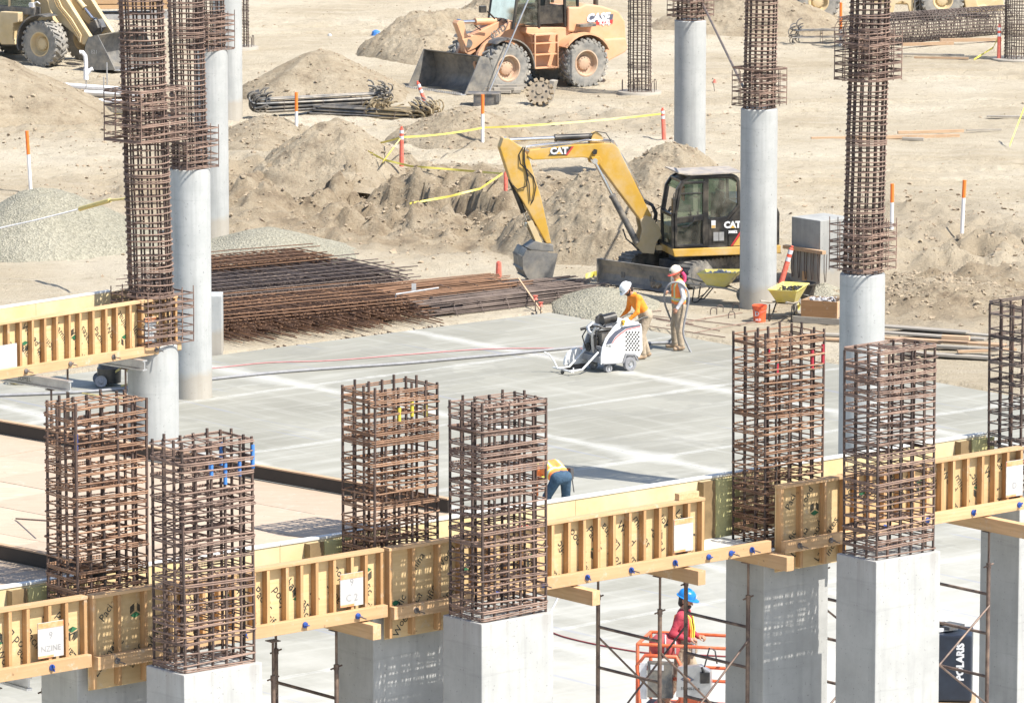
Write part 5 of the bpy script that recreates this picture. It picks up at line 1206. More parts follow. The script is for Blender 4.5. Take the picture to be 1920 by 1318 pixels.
def delineator(px, pyt, pyb, label, tilt=0.0, r=.055, bands=True, base=False, dz=0.0):
    b = at(px, pyb, gz(g_at(px, pyb)) + dz); h = (pyb - pyt) / (sc(b) * .99) / max(.5, math.cos(tilt))
    t = thing('delineator_post', label, 'safety post', b, 0, 'red plastic delineator posts'); t.rotation_euler = (0, tilt, 0)
    m = MB(); m.lathe([(.001, -.06), (r * 1.1, -.06), (r, h * .5), (r * .9, h * .93), (r * .75, h * .95), (r * .4, h * .96), (r * .4, h * .975), (r * .6, h * .98), (r * .6, h), (.001, h)], 16); m.obj('post_body', M_post, t, 40)
    if bands:
        for z in (.66, .82): m = MB(); m.cyl((0, 0, h * z), (0, 0, h * (z + .09)), r * 1.0, None, 16, False); m.obj('white_band', M_refl, t, 40)
    if base: m = MB(); m.lathe([(.2, 0), (.2, .04), (.1, .06), (.001, .06)], 16); m.obj('base', M_black, t, 40)
    return b, h
D1 = delineator(753, 238, 308, 'red post with two white bands knotted with yellow tape', dz=.30)
delineator(806, 153, 217, 'red post leaning over the coiled rebar hooks', R(-20))
delineator(948, 322, 376, 'plain red post standing left of the excavator arm', 0, .05, False)
D4 = delineator(1245, 203, 262, 'red post with yellow tape beside the round column behind the mound', R(-3))
delineator(935, 490, 519, 'short stubby orange post behind the stacked rebar by the excavator bucket', 0, .065, False)
delineator(1460, 461, 546, 'faded red post leaning against the plank by the concrete block', R(16), .06)
D7 = delineator(1873, 46, 114, 'pink-red post wrapped in yellow tape beside the standing cage', 0, .06)
delineator(1515, 588, 598, 'small orange peg beside the wooden crate', 0, .04, False)
def tape(pts, label, wd=.07, sag=.0):
    # pts: world points; a thin twisted ribbon
    out = []
    for a, b in zip(pts[:-1], pts[1:]):
        for k in range(10):
            t = k / 10; q = a.lerp(b, t); q.z -= sag * 4 * t * (1 - t); out.append(q)
    out.append(pts[-1]); m = MB(); vs = []
    for i, q in enumerate(out):
        an = .5 * math.sin(i * .55) + .2; d = Vector((.0, math.sin(an) * wd / 2, math.cos(an) * wd / 2)); vs += [q - d, q + d]
    n = len(out); m.add(vs, [(2 * i, 2 * i + 2, 2 * i + 3, 2 * i + 1) for i in range(n - 1)])
    me = m.mesh('caution_tape', M_tape); o = link('caution_tape', me); mod = o.modifiers.new('thick', 'SOLIDIFY'); mod.thickness = .004; tag(o, label, 'caution tape', 'yellow caution tape'); return o
def hp(px, py, z): p = at(px, py, z); return p
def lift_(b, h): return Vector((b.x, b.y, b.z + h))
d1top = lift_(D1[0], D1[1] * .72); s3 = lift_(S3[0], S3[1] * .38); d4 = lift_(D4[0], D4[1] * .82)
tape([g_at(674, 300) + Vector((0, 0, .4)), d1top, s3, d4], 'yellow caution tape strung between the banded red post, marker pipe and column', .05, .05)
tape([at(690, 284, .75), at(720, 300, .62), at(770, 312, .55), at(870, 320, .55), at(942, 326, .75)], 'yellow caution tape sagging on the dirt towards the excavator arm', .055)
tape([at(942, 326, .75), at(900, 354, .55), at(845, 368, .42), at(768, 382, .34)], 'yellow caution tape drooping away from the plain red post', .055)
tape([d1top, g_at(718, 318) + Vector((0, 0, .2)), g_at(712, 322) + Vector((0, 0, .05))], 'loose end of yellow tape hanging from the banded red post', .05)
tape([g_at(1098, 522) + Vector((0, 0, .05)), g_at(1120, 520) + Vector((0, 0, .1)), g_at(1140, 523) + Vector((0, 0, .04))], 'crumpled yellow tape on the dirt by the excavator blade', .12)
tape([lift_(D7[0], D7[1] * .7), g_at(1862, 108) + Vector((0, 0, .3)), g_at(1826, 114) + Vector((0, 0, .03))], 'yellow tape trailing down from the pink-red post to the boards', .06)
tape([g_at(1893, 276) + Vector((0, 0, .03)), at(1925, 190, 1.1)], 'yellow tape rising from the dirt beyond the scattered boards', .09)
# strap slung over the gravel pile to the near column
A = at(-20, 432, 1.2); B = at(150, 392, 1.75); C_ = at(206, 376, 2.1); D_ = RC[1][1] + Vector((-.3, -.3, 0)); D_ = at(240, 372, 2.3)
m = MB(); m.tube([A, A.lerp(B, .5) + Vector((0, 0, -.02)), B], .018, 6, False, 0); m.tube([B, B.lerp(C_, .5), C_], .055, 8, False, 1); m.tube([C_, D_], .03, 6, False, 1)
o = m.obj('guy_strap', [M_refl, M_yhose], None, 60); tag(o, 'pale guy cable with a yellow sleeve passing over the gravel pile', 'guy strap')

# ------------------------------------------------------------------ rebar on the ground
def bar_pack(name, label, P, ang, L, n, W, Hh, mat, r=.014, jit=.25, hooks=None, wires=5, group=None, layers=None, ends=.3, arch=0.0, spread=None):
    # a bundle of bars side by side and stacked; bars too fine to count are joined by layer
    t = thing(name, label, 'rebar', P, ang, group); rr = random.Random(int(P.x * 100))
    layers = layers or 4; per = max(1, n // layers)
    for l in range(layers):
        m = MB(); z = .03 + Hh * l / max(1, layers - 1)
        wl = W * (1 - .25 * l / layers)
        for k in range(per):
            y = (k + .5) / per * wl - wl / 2 + rr.uniform(-.03, .03); x0_ = rr.uniform(-ends, ends) - L / 2; zz = z + rr.uniform(-.02, .03)
            sk = rr.uniform(-.08, .08) * jit
            pp = [(x0_, y, zz), (0, y + sk * .3, zz + arch + rr.uniform(-.02, .02)), (x0_ + L, y + sk, zz + rr.uniform(-.02, .02))]
            if hooks:
                for s_, on in ((0, hooks[0]), (1, hooks[1])):
                    if not on: continue
                    e = Vector(pp[-1] if s_ else pp[0]); sg = 1 if s_ else -1; hk = []; hr = rr.uniform(.13, .2); tw = rr.uniform(-1.2, 1.2)
                    for q in range(1, 7):
                        a = math.pi * q / 6; hk.append(e + Vector((sg * hr * math.sin(a), math.sin(tw) * hr * (1 - math.cos(a)), math.cos(tw) * hr * (1 - math.cos(a)))))
                    pp = pp + hk if s_ else hk[::-1] + pp
            m.tube(pp, r, 5)
        o = m.obj('bar_layer', mat, t, 60); o['kind'] = 'stuff'
    for k in range(wires):
        x = (k + .5) / wires * L - L / 2; m = MB(); m.tube([(x, -W * .52, .0), (x, -W * .45, Hh * .9), (x + .02, 0, Hh + .06), (x, W * .45, Hh * .9), (x, W * .52, 0)], .009, 5); m.obj('tie_wire', M_rebar3, t, 60)
    return t
# the big stack of mats beside the slab: three tiers running along the slab edge
def mat_stack(name, label, pa, pb, depth, hgt, mat, rows, seed, across=True, ov=.5, lay=6):
    a, b = at(*pa), at(*pb); d = (b - a); L = d.length; ang = math.atan2(d.y, d.x)
    t = thing(name, label, 'rebar stack', Vector((a.x, a.y, gz(a) + .0)), ang, 'stacked rebar mats'); rr = random.Random(seed)
    for l in range(lay):
        z = .04 + hgt * l / (lay - 1); m = MB()
        n = int(L / .085)
        for k in range(n):          # bars running away from the slab, ragged ends
            x = k * .085 + rr.uniform(-.04, .04); y0_ = -rr.uniform(0, ov) * (1 - l / lay) + .10 * l; m.tube([(x, y0_, z + rr.uniform(-.02, .02) - (.08 if l == 0 else .0)), (x + rr.uniform(-.06, .06), depth, z + rr.uniform(-.02, .02))], .013, 5)
        o = m.obj('bar_layer', mat, t, 60); o['kind'] = 'stuff'
        m = MB(); n2 = rows
        for k in range(n2):
            y = .15 + (depth - .2) * k / (n2 - 1) + rr.uniform(-.04, .04) + .05 * l; m.tube([(-rr.uniform(0, .4), y, z + .028), (L * .5, y + rr.uniform(-.05, .05), z + .028 + rr.uniform(-.03, .03)), (L + rr.uniform(-.2, .5), y, z + .028)], .013, 5)
        o = m.obj('cross_layer', mat, t, 60); o['kind'] = 'stuff'
    return t
mat_stack('rebar_stack', 'rust-orange rebar mats with ragged ends along the slab edge', (398, 638), (800, 598), 2.7, .40, M_rebars, 6, 3, ov=1.5, lay=7)
mat_stack('rebar_stack', 'dull purple-brown rebar mats laid behind the rust-orange ones', (380, 592), (790, 552), 3.1, .42, M_rebar3, 7, 4, lay=7)
mat_stack('rebar_stack', 'brown rebar mats at the back of the stack by the gravel heap', (385, 556), (650, 531), 2.0, .50, M_rebars, 5, 5, lay=7)
c = at(930, 566); bar_pack('rebar_bundle', 'long flat bundle of dark rebar pointing at the excavator bucket', Vector((c.x, c.y, gz(c))), R(38), 4.4, 190, 1.9, .26, M_rebar3, .012, .6, None, 6, 'stacked rebar mats', 7, .7)
c = at(800, 566); bar_pack('rebar_bundle', 'dull brown rebar bundle lying across the middle of the stack', Vector((c.x, c.y, gz(c) + .02)), R(36), 4.4, 180, 2.4, .34, M_rebars, .012, .6, None, 6, 'stacked rebar mats', 7, .5)
# little tags and caps on the stack
m = MB(); c = at(776, 545, .5); m.bb(-.05, .05, -.005, .005, 0, .16); o = m.obj('paper_tag', M_paper, None, loc=c); tag(o, 'small white paper tag standing on the brown rebar', 'tag')
m = MB(); a = at(742, 552, .5); b = at(822, 540, .52); m.tube([a + Vector((0, 0, -.2)), a, b], .02, 6); o = m.obj('bent_rod', M_alu, None, 50); tag(o, 'pale bent rod lying on top of the stacked rebar', 'rod')
# hooked bundles by the loader
c = g_at(600, 212); bar_pack('rebar_bundle', 'dark blue-grey rebar bundle with curled hooks at both ends', c + Vector((0, 0, .1)), R(24), 3.6, 44, .55, .34, M_grey, .026, .3, (1, 1), 3, 'hooked rebar bundles', 4, .25)
c = g_at(690, 218); bar_pack('rebar_bundle', 'grey rebar bundle under the longer hooked one', c, R(-22), 3.2, 36, .6, .2, M_grey, .026, .3, (0, 1), 3, 'hooked rebar bundles', 3, .25)
c = g_at(755, 222); bar_pack('rebar_bundle', 'tan curled rebar hooks heaped below the leaning red post', c, R(-30), 1.3, 46, .9, .22, plain('tan_bar', (.34, .27, .16), .7, (.2, .15, .09), 6), .026, .3, (1, 1), 1, 'hooked rebar bundles', 3, .35)
# drum cage lying on its side, upper right
def lying_cage(pa, pb, rad, label, mat, nh=70, nb=22):
    a, b = g_at(*pa), g_at(*pb); d = b - a; L = d.length; t = thing('rebar_cage', label, 'rebar cage', a, math.atan2(d.y, d.x), 'rebar cages lying down')
    me = bar_mesh(L, .014, mat)
    for k in range(nb):
        an = 2 * math.pi * k / nb; o = link('long_bar', me, t, (-random.uniform(0, .3), rad * math.cos(an), rad + rad * math.sin(an))); o.rotation_euler = (0, R(90), 0)
    for k in range(nh):
        o = link('hoop', ring_mesh(rad + .025, .010, mat, 1, k % 4), t, (L * (k + .5) / nh, 0, rad)); o.rotation_euler = (0, R(90), k)
    return t
lying_cage((1590, 90), (1890, 62), .50, 'long round rebar cage lying on the dirt below the tan earthmover', M_rebar3, 105, 30)
c = g_at(1540, 84); bar_pack('rebar_bundle', 'dark bars with upturned ends beside the lying drum cage', c, R(6), 1.5, 18, .5, .42, M_grey, .018, .3, (1, 0), 1, 'hooked rebar bundles', 3, .2)

# ------------------------------------------------------------------ lumber, pipes, scrap
def board(px, py, L, wd, th, ang, mat, label, z=None, group='loose boards', tilt=0.0, name='board'):
    c = g_at(px, py); c.z += .05 if z is None else z
    m = MB(); m.bb(-L / 2, L / 2, -wd / 2, wd / 2, 0, th); o = m.obj(name, mat, None, None, .004, loc=c); o.rotation_euler = (0, tilt, ang); tag(o, label, 'board', group); return o
bd = [(1722, 622, 2.3, .28, .04, -26, M_oldwood, .05), (1745, 636, 2.5, .25, .04, -24, M_oldwood, .06), (1775, 648, 2.6, .22, .05, -22, M_newwood, .06), (1735, 655, 2.3, .2, .05, -20, M_oldwood, .05), (1800, 664, 1.7, .2, .05, -20, M_oldwood, .12), (1792, 651, .6, .14, .09, -18, M_newwood, .16), (1770, 672, 2.0, .25, .05, -21, M_oldwood, .05), (1820, 632, 1.2, .2, .04, -30, M_oldwood, .05), (1850, 668, 1.3, .1, .05, 14, M_newwood, .1), (1700, 640, 1.6, .2, .04, -23, M_newwood, .03)]
BL = ['wide grey plank along the back edge of the lumber stack by the clods', 'long grey plank second from the back of the lumber stack', 'longest pale new plank across the middle of the lumber stack', 'grey plank under the short block in the lumber stack', 'grey plank lying on top at the cage end of the lumber stack', 'short thick pale block lying on top of the lumber stack', 'broad grey plank along the slab side of the lumber stack', 'short grey plank at the back of the lumber stack beside the dark cage', 'thin pale stick poking from the lumber stack into the dark cage', 'narrow pale plank at the column end of the lumber stack']
for i, (x, y, L, a, b, an, mt, z) in enumerate(bd): board(x, y, L, a, b, R(an), mt, BL[i], z, 'planks in the lumber stack')
for i, (x, y, L, a, b, an, mt) in enumerate([(1550, 632, 1.2, .2, .05, -14, M_oldwood), (1548, 640, 1.0, .15, .05, -16, M_newwood)]): board(x, y, L, a, b, R(an), mt, ['short grey plank lying against the tall caged round column', 'short pale plank lying on the slab side of the grey one by the column'][i], .03, 'planks by the column')
board(1660, 262, 4.2, .1, .09, R(9), M_newwood, 'long pale timber lying on open dirt behind the tall caged column', .02)
board(1745, 254, 1.9, .1, .08, R(12), M_newwood, 'pale timber lying on dirt end to end with the longer one', .06)
board(1712, 265, .6, .12, .08, R(-14), M_oldwood, 'short grey offcut beside the long pale timber', .02)
board(1845, 248, 1.0, .06, .04, R(10), M_oldwood, 'thin grey stick pointing at the yellow tape', .04)
board(1890, 222, 1.2, .15, .04, R(-6), M_oldwood, 'thin grey board half out of view beyond the yellow tape', .03)
board(1740, 88, 1.7, .1, .1, R(14), M_newwood, 'pale timber propped below the lying drum cage', .04)
board(1820, 82, 2.0, .11, .11, R(8), M_newwood, 'pale timber reaching towards the wrapped pink-red post', .06)
board(1745, 106, 2.1, .1, .05, R(-10), M_oldwood, 'dark plank lying in front of the timber below the drum cage', .03)
board(1765, 112, 1.7, .08, .06, R(-8), M_newwood, 'thin pale plank lying in front of the dark one', .02)
board(1650, 68, 0.9, .2, .1, R(-5), M_oldwood, 'grey plank end by the lying cage', .05)
# lath leaning on the rebar
a = at(972, 522, .45); b = at(1016, 585, .02); m = MB(); m.tube([a, b], .022, 4); o = m.obj('lath_stake', M_newwood, None); tag(o, 'pale lath leaning on the long rebar bundle', 'lath')
for i, (x, y, h) in enumerate([(1004, 582, .26), (1014, 586, .3)]):
    b = at(x, y); t = thing('capped_stake', ['thin stake with an orange cap touching the leaning lath', 'thin stake with an orange cap on the slab side of the lath'][i], 'stake', Vector((b.x, b.y, gz(b))), 0, 'capped stakes'); m = MB(); m.cyl((0, 0, -.1), (0, 0, h), .014, None, 6); m.obj('pin', M_rebar3, t); m = MB(); m.lathe([(.001, h), (.05, h), (.03, h + .06), (.06, h + .09), (.001, h + .09)], 12); m.obj('cap', M_post, t, 40)
b = g_at(1340, 172); t = thing('capped_stake', 'small orange flag on a bent wire beside the tall bare cage', 'flag', b); m = MB(); m.tube([(0, 0, 0), (-.03, 0, .2), (-.08, 0, .3)], .01, 5); m.obj('wire', M_rebar3, t); m = MB(); m.lathe([(.001, .26), (.06, .26), (.03, .36), (.001, .38)], 10); m.obj('flag_cap', M_post, t)
# mesh bars laid on the ground between slab and excavator
for i, (p0, p1) in enumerate([((1060, 592), (1360, 634)), ((1100, 578), (1300, 610)), ((1180, 590), (1390, 612)), ((1090, 600), (1240, 584)), ((1250, 612), (1392, 588)), ((1300, 626), (1420, 604)), ((1230, 600), (1350, 622))]):
    a, b = g_at(*p0), g_at(*p1); m = MB(); m.tube([a + Vector((0, 0, .02)), a.lerp(b, .5) + Vector((0, 0, .03)), b + Vector((0, 0, .02))], .011, 5); o = m.obj('loose_bar', M_rebar, None, 50); tag(o, 'thin rusty bar lying on the dirt along the slab edge by the workers', 'rebar', 'bars along the slab edge')
for i, (x, y) in enumerate([(1338, 590), (1350, 585), (1372, 597), (1380, 582)]):
    b = g_at(x, y); m = MB(); m.tube([(-.07, 0, -.02), (-.07, 0, .1), (-.04, 0, .15), (.04, 0, .15), (.07, 0, .1), (.07, 0, -.02)], .012, 6); o = m.obj('anchor_loop', M_rebar3, None, 60, loc=b); tag(o, 'small steel loop sticking out of the dirt near the round column foot', 'loop', 'anchor loops')
# white pipes by the tan loader
for i in range(7):
    b = g_at(150 + 6 * i, 172 + 4 * i); L = 2.2 + .3 * (i % 3)
    m = MB(); pr = [(.055, -L / 2), (.06, -L / 2), (.06, L / 2), (.048, L / 2), (.048, -L / 2), (.055, -L / 2)]; m.lathe(pr, 12, Matrix.Rotation(R(90), 4, 'Y')); o = m.obj('white_pipe', M_pvc, None, 40, loc=b + Vector((0, 0, .1 + .09 * (i % 3)))); o.rotation_euler = (0, R(2), R(-22 + 3 * i)); tag(o, 'white plastic pipe in the loose heap before the tan loader', 'pipe', 'white pipes in a heap')
b = g_at(162, 196); t = thing('pipe_riser', 'standing white pipe with a bent top and side branch', 'pipe', b)
m = MB(); m.cyl((0, 0, 0), (0, 0, .75), .018, None, 8); m.obj('steel_pin', M_alu, t, 40)
m = MB(); z0 = .72; m.cyl((0, 0, z0), (0, 0, z0 + .3), .075, None, 14); m.cyl((0, 0, z0 + .3), (-.0, 0, z0 + .55), .06, None, 14); m.tube([(0, 0, z0 + .5), (-.02, 0, z0 + .7), (-.10, 0, z0 + .8), (-.18, 0, z0 + .8)], .06, 14); m.tube([(0, 0, z0 + .1), (.12, 0, z0 + .28), (.2, 0, z0 + .32)], .06, 14); m.obj('branch_fitting', M_pvc, t, 50)
for i, (x, y, h) in enumerate([(195, 200, .85), (201, 168, .8)]):
    b = g_at(x, y); m = MB(); m.cyl((0, 0, -.1), (0, 0, h), .02, None, 8); o = m.obj('steel_pin', M_alu, None, 40, loc=b); tag(o, ['taller thin steel pin on the cage side of the white pipe heap', 'thin steel pin behind the white pipe heap by the loader bucket'][i], 'pin', 'steel pins by the pipes')
m = MB(); m.tube([g_at(165, 190) + Vector((0, 0, .3)), g_at(172, 205) + Vector((0, 0, .05)), g_at(185, 212) + Vector((0, 0, .05)), g_at(205, 217) + Vector((0, 0, .05)), g_at(232, 220) + Vector((0, 0, .1))], .014, 6); o = m.obj('yellow_cord', M_yhose, None, 50); tag(o, 'yellow cord trailing from the white pipe heap', 'cord')
# timber stack behind the tan loader
b = g_at(205, 34); t = thing('timber_stack', 'stack of pale timbers on bearers behind the tan loader', 'timber stack', b, R(3))
for l in range(4):
    for k in range(4):
        m = MB(); m.bb(-2.0, 2.0, -.6 + k * .3, -.34 + k * .3, .35 + l * .17, .35 + l * .17 + .14); m.obj('timber', M_joist if (l + k) % 3 else M_plate, t, None, .006)
for x in (-1.5, -.5, .5, 1.5): m = MB(); m.bb(x - .1, x + .1, -.65, .6, .18, .345); m.obj('bearer', M_alu, t)
m = MB(); m.bb(-2.0, 2.0, -.72, -.55, .0, .175); m.bb(-2.0, 2.0, .4, .56, .0, .175); m.obj('pallet_rail', M_alu, t)
# gear-like compaction wheel, angle plate and steel trough in front of the loader
b = g_at(1012, 196); t = thing('compactor_wheel', 'muddy toothed compaction wheel lying tilted beside the loader tyre', 'compactor wheel', b, R(-10)); e = Matrix.Translation((0, 0, .36)) @ Matrix.Rotation(R(68), 4, 'X')
m = MB(); m.lathe([(.10, -.06), (.33, -.06), (.33, .06), (.10, .06), (.10, -.06)], 28, e); m.lathe([(.001, .09), (.09, .09), (.11, -.09), (.001, -.09)], 14, e); m.obj('disc', plain('mud_steel', (.34, .28, .21), .9, (.22, .18, .13), 6), t, 40)
for k in range(13):
    a = 2 * math.pi * k / 13; m = MB(); Rm = (e @ Matrix.Rotation(a, 4, 'Z')); m.box(Rm @ Vector((.36, 0, 0)), (.1, .1, .18), Rm.to_3x3()); m.obj('tooth', M_rock, t, None, .01)
for k in range(6):
    a = 2 * math.pi * k / 6; Rm = e; q = Rm @ Vector((.2 * math.cos(a), .2 * math.sin(a), .062)); m = MB(); m.cyl(q, q + (Rm.to_3x3() @ Vector((0, 0, .006))), .036, None, 10); m.obj('hole', M_black, t)
b = g_at(1040, 192); m = MB(); m.prism([(-.3, 0), (-.12, .02), (.12, .62), (-.05, .66)], -.16, .16); o = m.obj('angle_plate', M_oldwood, None, None, .01, loc=b); o.rotation_euler = (0, R(-6), R(-20)); tag(o, 'brown plate leaning on the toothed compaction wheel', 'plate')
b = g_at(912, 198); t = thing('steel_trough', 'small open steel trough half sunk behind the dirt mound', 'trough', b, R(-5)); m = MB(); m.bb(-.35, .35, -.3, .3, -.1, .0); m.bb(-.35, .35, -.3, -.27, 0, .34); m.bb(-.35, .35, .27, .3, 0, .34); m.bb(-.35, -.32, -.27, .27, 0, .34); m.bb(.32, .35, -.27, .27, 0, .34); m.obj('trough_box', M_grey, t); m = MB(); m.bb(-.55, .4, -.33, .33, .345, .37); m.bb(.30, .4, -.33, .33, .12, .345); m.obj('rim_plate', M_grey, t)
a = g_at(915, 178); b = at(1022, -5, 4.2); m = MB(); m.tube([a, a.lerp(Vector((b.x, a.y + 1.0, 3.6)), .5), Vector((b.x, a.y + 1.0, 3.6))], .024, 8); o = m.obj('leaning_pole', M_alu, None, 50); tag(o, 'long grey pole leaning up in front of the orange loader wheel', 'pole')
for k in range(6):
    board(930 + 6 * k, 176 - (k % 3), .9, .12, .08, R(-12 + 5 * k), M_oldwood, ['dark muddy timber at the bucket end of the pile by the loader wheel', 'dark muddy timber crossing the pile by the loader wheel', 'dark muddy timber on top of the pile by the loader wheel', 'dark muddy timber angled low in the pile by the loader wheel', 'dark muddy timber sticking out near the toothed wheel', 'dark muddy timber lying loose next to the toothed wheel'][k], .02 + .07 * (k % 3), 'muddy timbers by the loader')
# prop from the caged column to the mound
a = RC[6][1] + Vector((-.35, 0, RC[6][2] + .45)); b = RC[5][1] + Vector((.3, -.2, RC[5][2] + .45)); m = MB(); m.cyl(a, b, .03, None, 8); o = m.obj('pipe_prop', M_steel, None, 50); tag(o, 'leaning steel pipe joining the cage collars of two round columns', 'pipe')
# scraps on the open dirt
for x, y, r_, mt, lb in [(705, 66, .16, M_bluetape, 'pale blue scrap on the open dirt'), (618, 68, .08, M_paper, 'white scrap on the open dirt'), (486, 190, .2, M_post, 'red plastic scrap beside the hooked rebar')]:
    b = g_at(x, y); m = MB(); m.lathe([(.001, -.05), (r_, -.02), (r_ * .8, r_ * .7), (r_ * .3, r_), (.001, r_ * .95)], 9); o = m.obj('scrap', mt, None, loc=b); tag(o, lb, 'scrap')

# ------------------------------------------------------------------ things by the round column foot
b = g_at(1537, 550) + U * .5 - N * .48; t = thing('concrete_block', 'stained grey concrete block as tall as a person beside the leaning post', 'concrete block', b, ANG); m = MB(); m.bb(-.5, .5, -.48, .48, -.2, 1.66); m.obj('block', M_block, t, None, .02)
for k in range(6):
    y = .45 - .22 * k; m = MB(); m.tube([(-.53, y, .95), (-.55, y - .02, .5), (-.55, y - .05, .28), (-.55, y - .08, .30), (-.53, y - .09, .92)], .010, 5); m.obj('wire_hook', M_rebar3, t, 60)
m = MB(); m.bb(-.64, -.52, -.7, .62, .92, 1.0); m.obj('plank', M_newwood, t)
m = MB(); m.bb(-.54, -.505, -.05, .07, .0, .45); m.obj('stud', M_joist, t)
# bucket, tub, crate, wheelbarrows
b = g_at(1424, 603); t = thing('bucket', 'orange plastic bucket with white letters at the round column foot', 'bucket', b, 0)
m = MB(); m.lathe([(.001, 0), (.13, 0), (.155, .30), (.165, .30), (.165, .315), (.158, .32), (.158, .345), (.168, .345), (.168, .365), (.155, .37), (.145, .30), (.12, .02), (.001, .02)], 24); m.obj('pail', plain('bucket_orange', (.85, .14, .05), .45, (.78, .12, .05), 6), t, 40)
m = MB(); put_text(m, 'D', .14, Matrix.Translation((-.06, -.149, .19)) @ Matrix.Rotation(R(-20), 4, 'Z'), .004); put_text(m, 'H.D', .07, Matrix.Translation((-.03, -.147, .06)), .002); o = m.obj('lettering', M_refl, t); o['kind'] = 'stuff'
m = MB(); m.tube([(.165 * math.cos(R(a)), .165 * math.sin(R(a)) - .02, .33 - .1 * math.sin(R(a + 180))) for a in range(180, 361, 20)], .005, 5); m.obj('bail', M_bolt, t)
b = g_at(1507, 566); t = thing('tub', 'wide black rubber tub of rubble beside the concrete block', 'tub', b); m = MB(); m.lathe([(.001, 0), (.2, 0), (.27, .38), (.30, .40), (.30, .43), (.27, .43), (.25, .36), (.18, .05), (.001, .05)], 26); m.obj('tub_shell', M_black, t, 40)
m = MB(); m.tube([(-.2, -.22, .40), (-.06, -.28, .22), (.1, -.27, .18), (.2, -.22, .40)], .01, 5); m.obj('bail', M_black, t)
rock_obj('rubble', [(random.uniform(-.17, .17), random.uniform(-.17, .17), .33 + random.uniform(0, .06)) for _ in range(40)], [random.uniform(.02, .05) for _ in range(40)], M_rubble, t)
b = g_at(1545, 603); t = thing('wooden_crate', 'open wooden crate of loose bits on a skid beside the tall caged column', 'crate', b, R(-24)); 
for (x0_, x1_, y0_, y1_) in ((-.42, .42, -.32, -.295), (-.42, .42, .295, .32), (-.42, -.395, -.294, .294), (.395, .42, -.294, .294)): m = MB(); m.bb(x0_, x1_, y0_, y1_, .14, .50); m.obj('side_board', make_wood('crate_wood', (.40, .22, .10), (.30, .16, .07), 0) if y0_ == -.32 else M_newwood, t)
m = MB(); m.bb(-.39, .39, -.29, .29, .14, .17); m.obj('crate_floor', M_oldwood, t)
for y in (-.3, 0, .3): m = MB(); m.bb(-.6, .6, y - .06, y + .06, .0, .135); m.obj('skid_rail', M_oldwood, t)
rock_obj('rubble', [(random.uniform(-.33, .33), random.uniform(-.24, .24), .42 + random.uniform(0, .1)) for _ in range(60)], [random.uniform(.02, .06) for _ in range(60)], M_rubble, t)
def wheelbarrow(P, rz, label, fill):
    t = thing('wheelbarrow', label, 'wheelbarrow', P, rz, 'yellow wheelbarrows')
    top = [(-.42, -.33), (.50, -.30), (.50, .30), (-.42, .33)]; bot = [(-.20, -.2), (.18, -.17), (.18, .17), (-.20, .2)]
    m = MB(); vs = [(x, y, .66 + (.05 if x > 0 else 0)) for x, y in top] + [(x, y, .36) for x, y in bot]; vs += [(x * .96, y * .95, z_ + .012) for (x, y, z_) in vs[:4]] + [(x * .94, y * .92, .378) for x, y in bot]
    f4 = lambda a, b, c, d: (a, b, c, d)
    m.add(vs, [(0, 1, 5, 4), (1, 2, 6, 5), (2, 3, 7, 6), (3, 0, 4, 7), (4, 5, 6, 7), (8, 12, 13, 9), (9, 13, 14, 10), (10, 14, 15, 11), (11, 15, 12, 8), (12, 15, 14, 13), (0, 8, 9, 1), (1, 9, 10, 2), (2, 10, 11, 3), (3, 11, 8, 0)]); m.obj('tray', M_wb, t, None, .012)
    m = MB(); m.tube([(vs[i][0], vs[i][1], vs[i][2]) for i in range(4)], .014, 6, True); m.obj('tray_rim', M_wb, t, 60)
    for s_ in (-1, 1):
        m = MB(); m.tube([(-1.0, s_ * .30, .50), (-.5, s_ * .27, .40), (.2, s_ * .18, .34), (.62, s_ * .07, .22)], .024, 6); m.obj('handle', M_oldwood, t, 60)
        m = MB(); m.tube([(-.15, s_ * .23, .34), (-.42, s_ * .26, .02), (-.5, s_ * .26, .0), (-.55, s_ * .26, .02), (-.5, s_ * .26, .36)], .016, 6); m.obj('leg', M_black, t, 60)
    m = MB(); m.cyl((-.44, -.26, .1), (-.44, .26, .1), .012, None, 6); m.bb(-.2, .2, -.19, .19, .335, .352); m.obj('crossbar', M_black, t)
    e = link('wheel', None, t, (.60, 0, .19)); RX = Matrix.Rotation(R(90), 4, 'X')
    m = MB(); m.lathe([(.11, -.045), (.17, -.05), (.19, -.02), (.19, .02), (.17, .05), (.11, .045), (.11, -.045)], 24, RX); m.obj('tyre', M_rubber, e, 40)
    m = MB(); m.lathe([(.115, .03), (.06, .02), (.04, .05), (.001, .05)], 16, RX); m.lathe([(.115, -.03), (.06, -.02), (.04, -.05), (.001, -.05)], 16, RX); m.obj('rim', M_wb, e, 40)
    mt, n, sz = fill
    rock_obj('load', [(random.uniform(-.28, .36), random.uniform(-.2, .2), .55 + random.uniform(0, .12)) for _ in range(n)], [random.uniform(*sz) for _ in range(n)], mt, t)
    return t
b = g_at(1348, 566); wheelbarrow(b, R(-18), 'yellow wheelbarrow heaped with pale rubble beside the excavator', (M_rubble, 120, (.02, .06)))
b = g_at(1478, 596); wheelbarrow(b, R(68), 'yellow wheelbarrow holding dark rubble beside the orange bucket', (M_dark, 70, (.02, .05)))
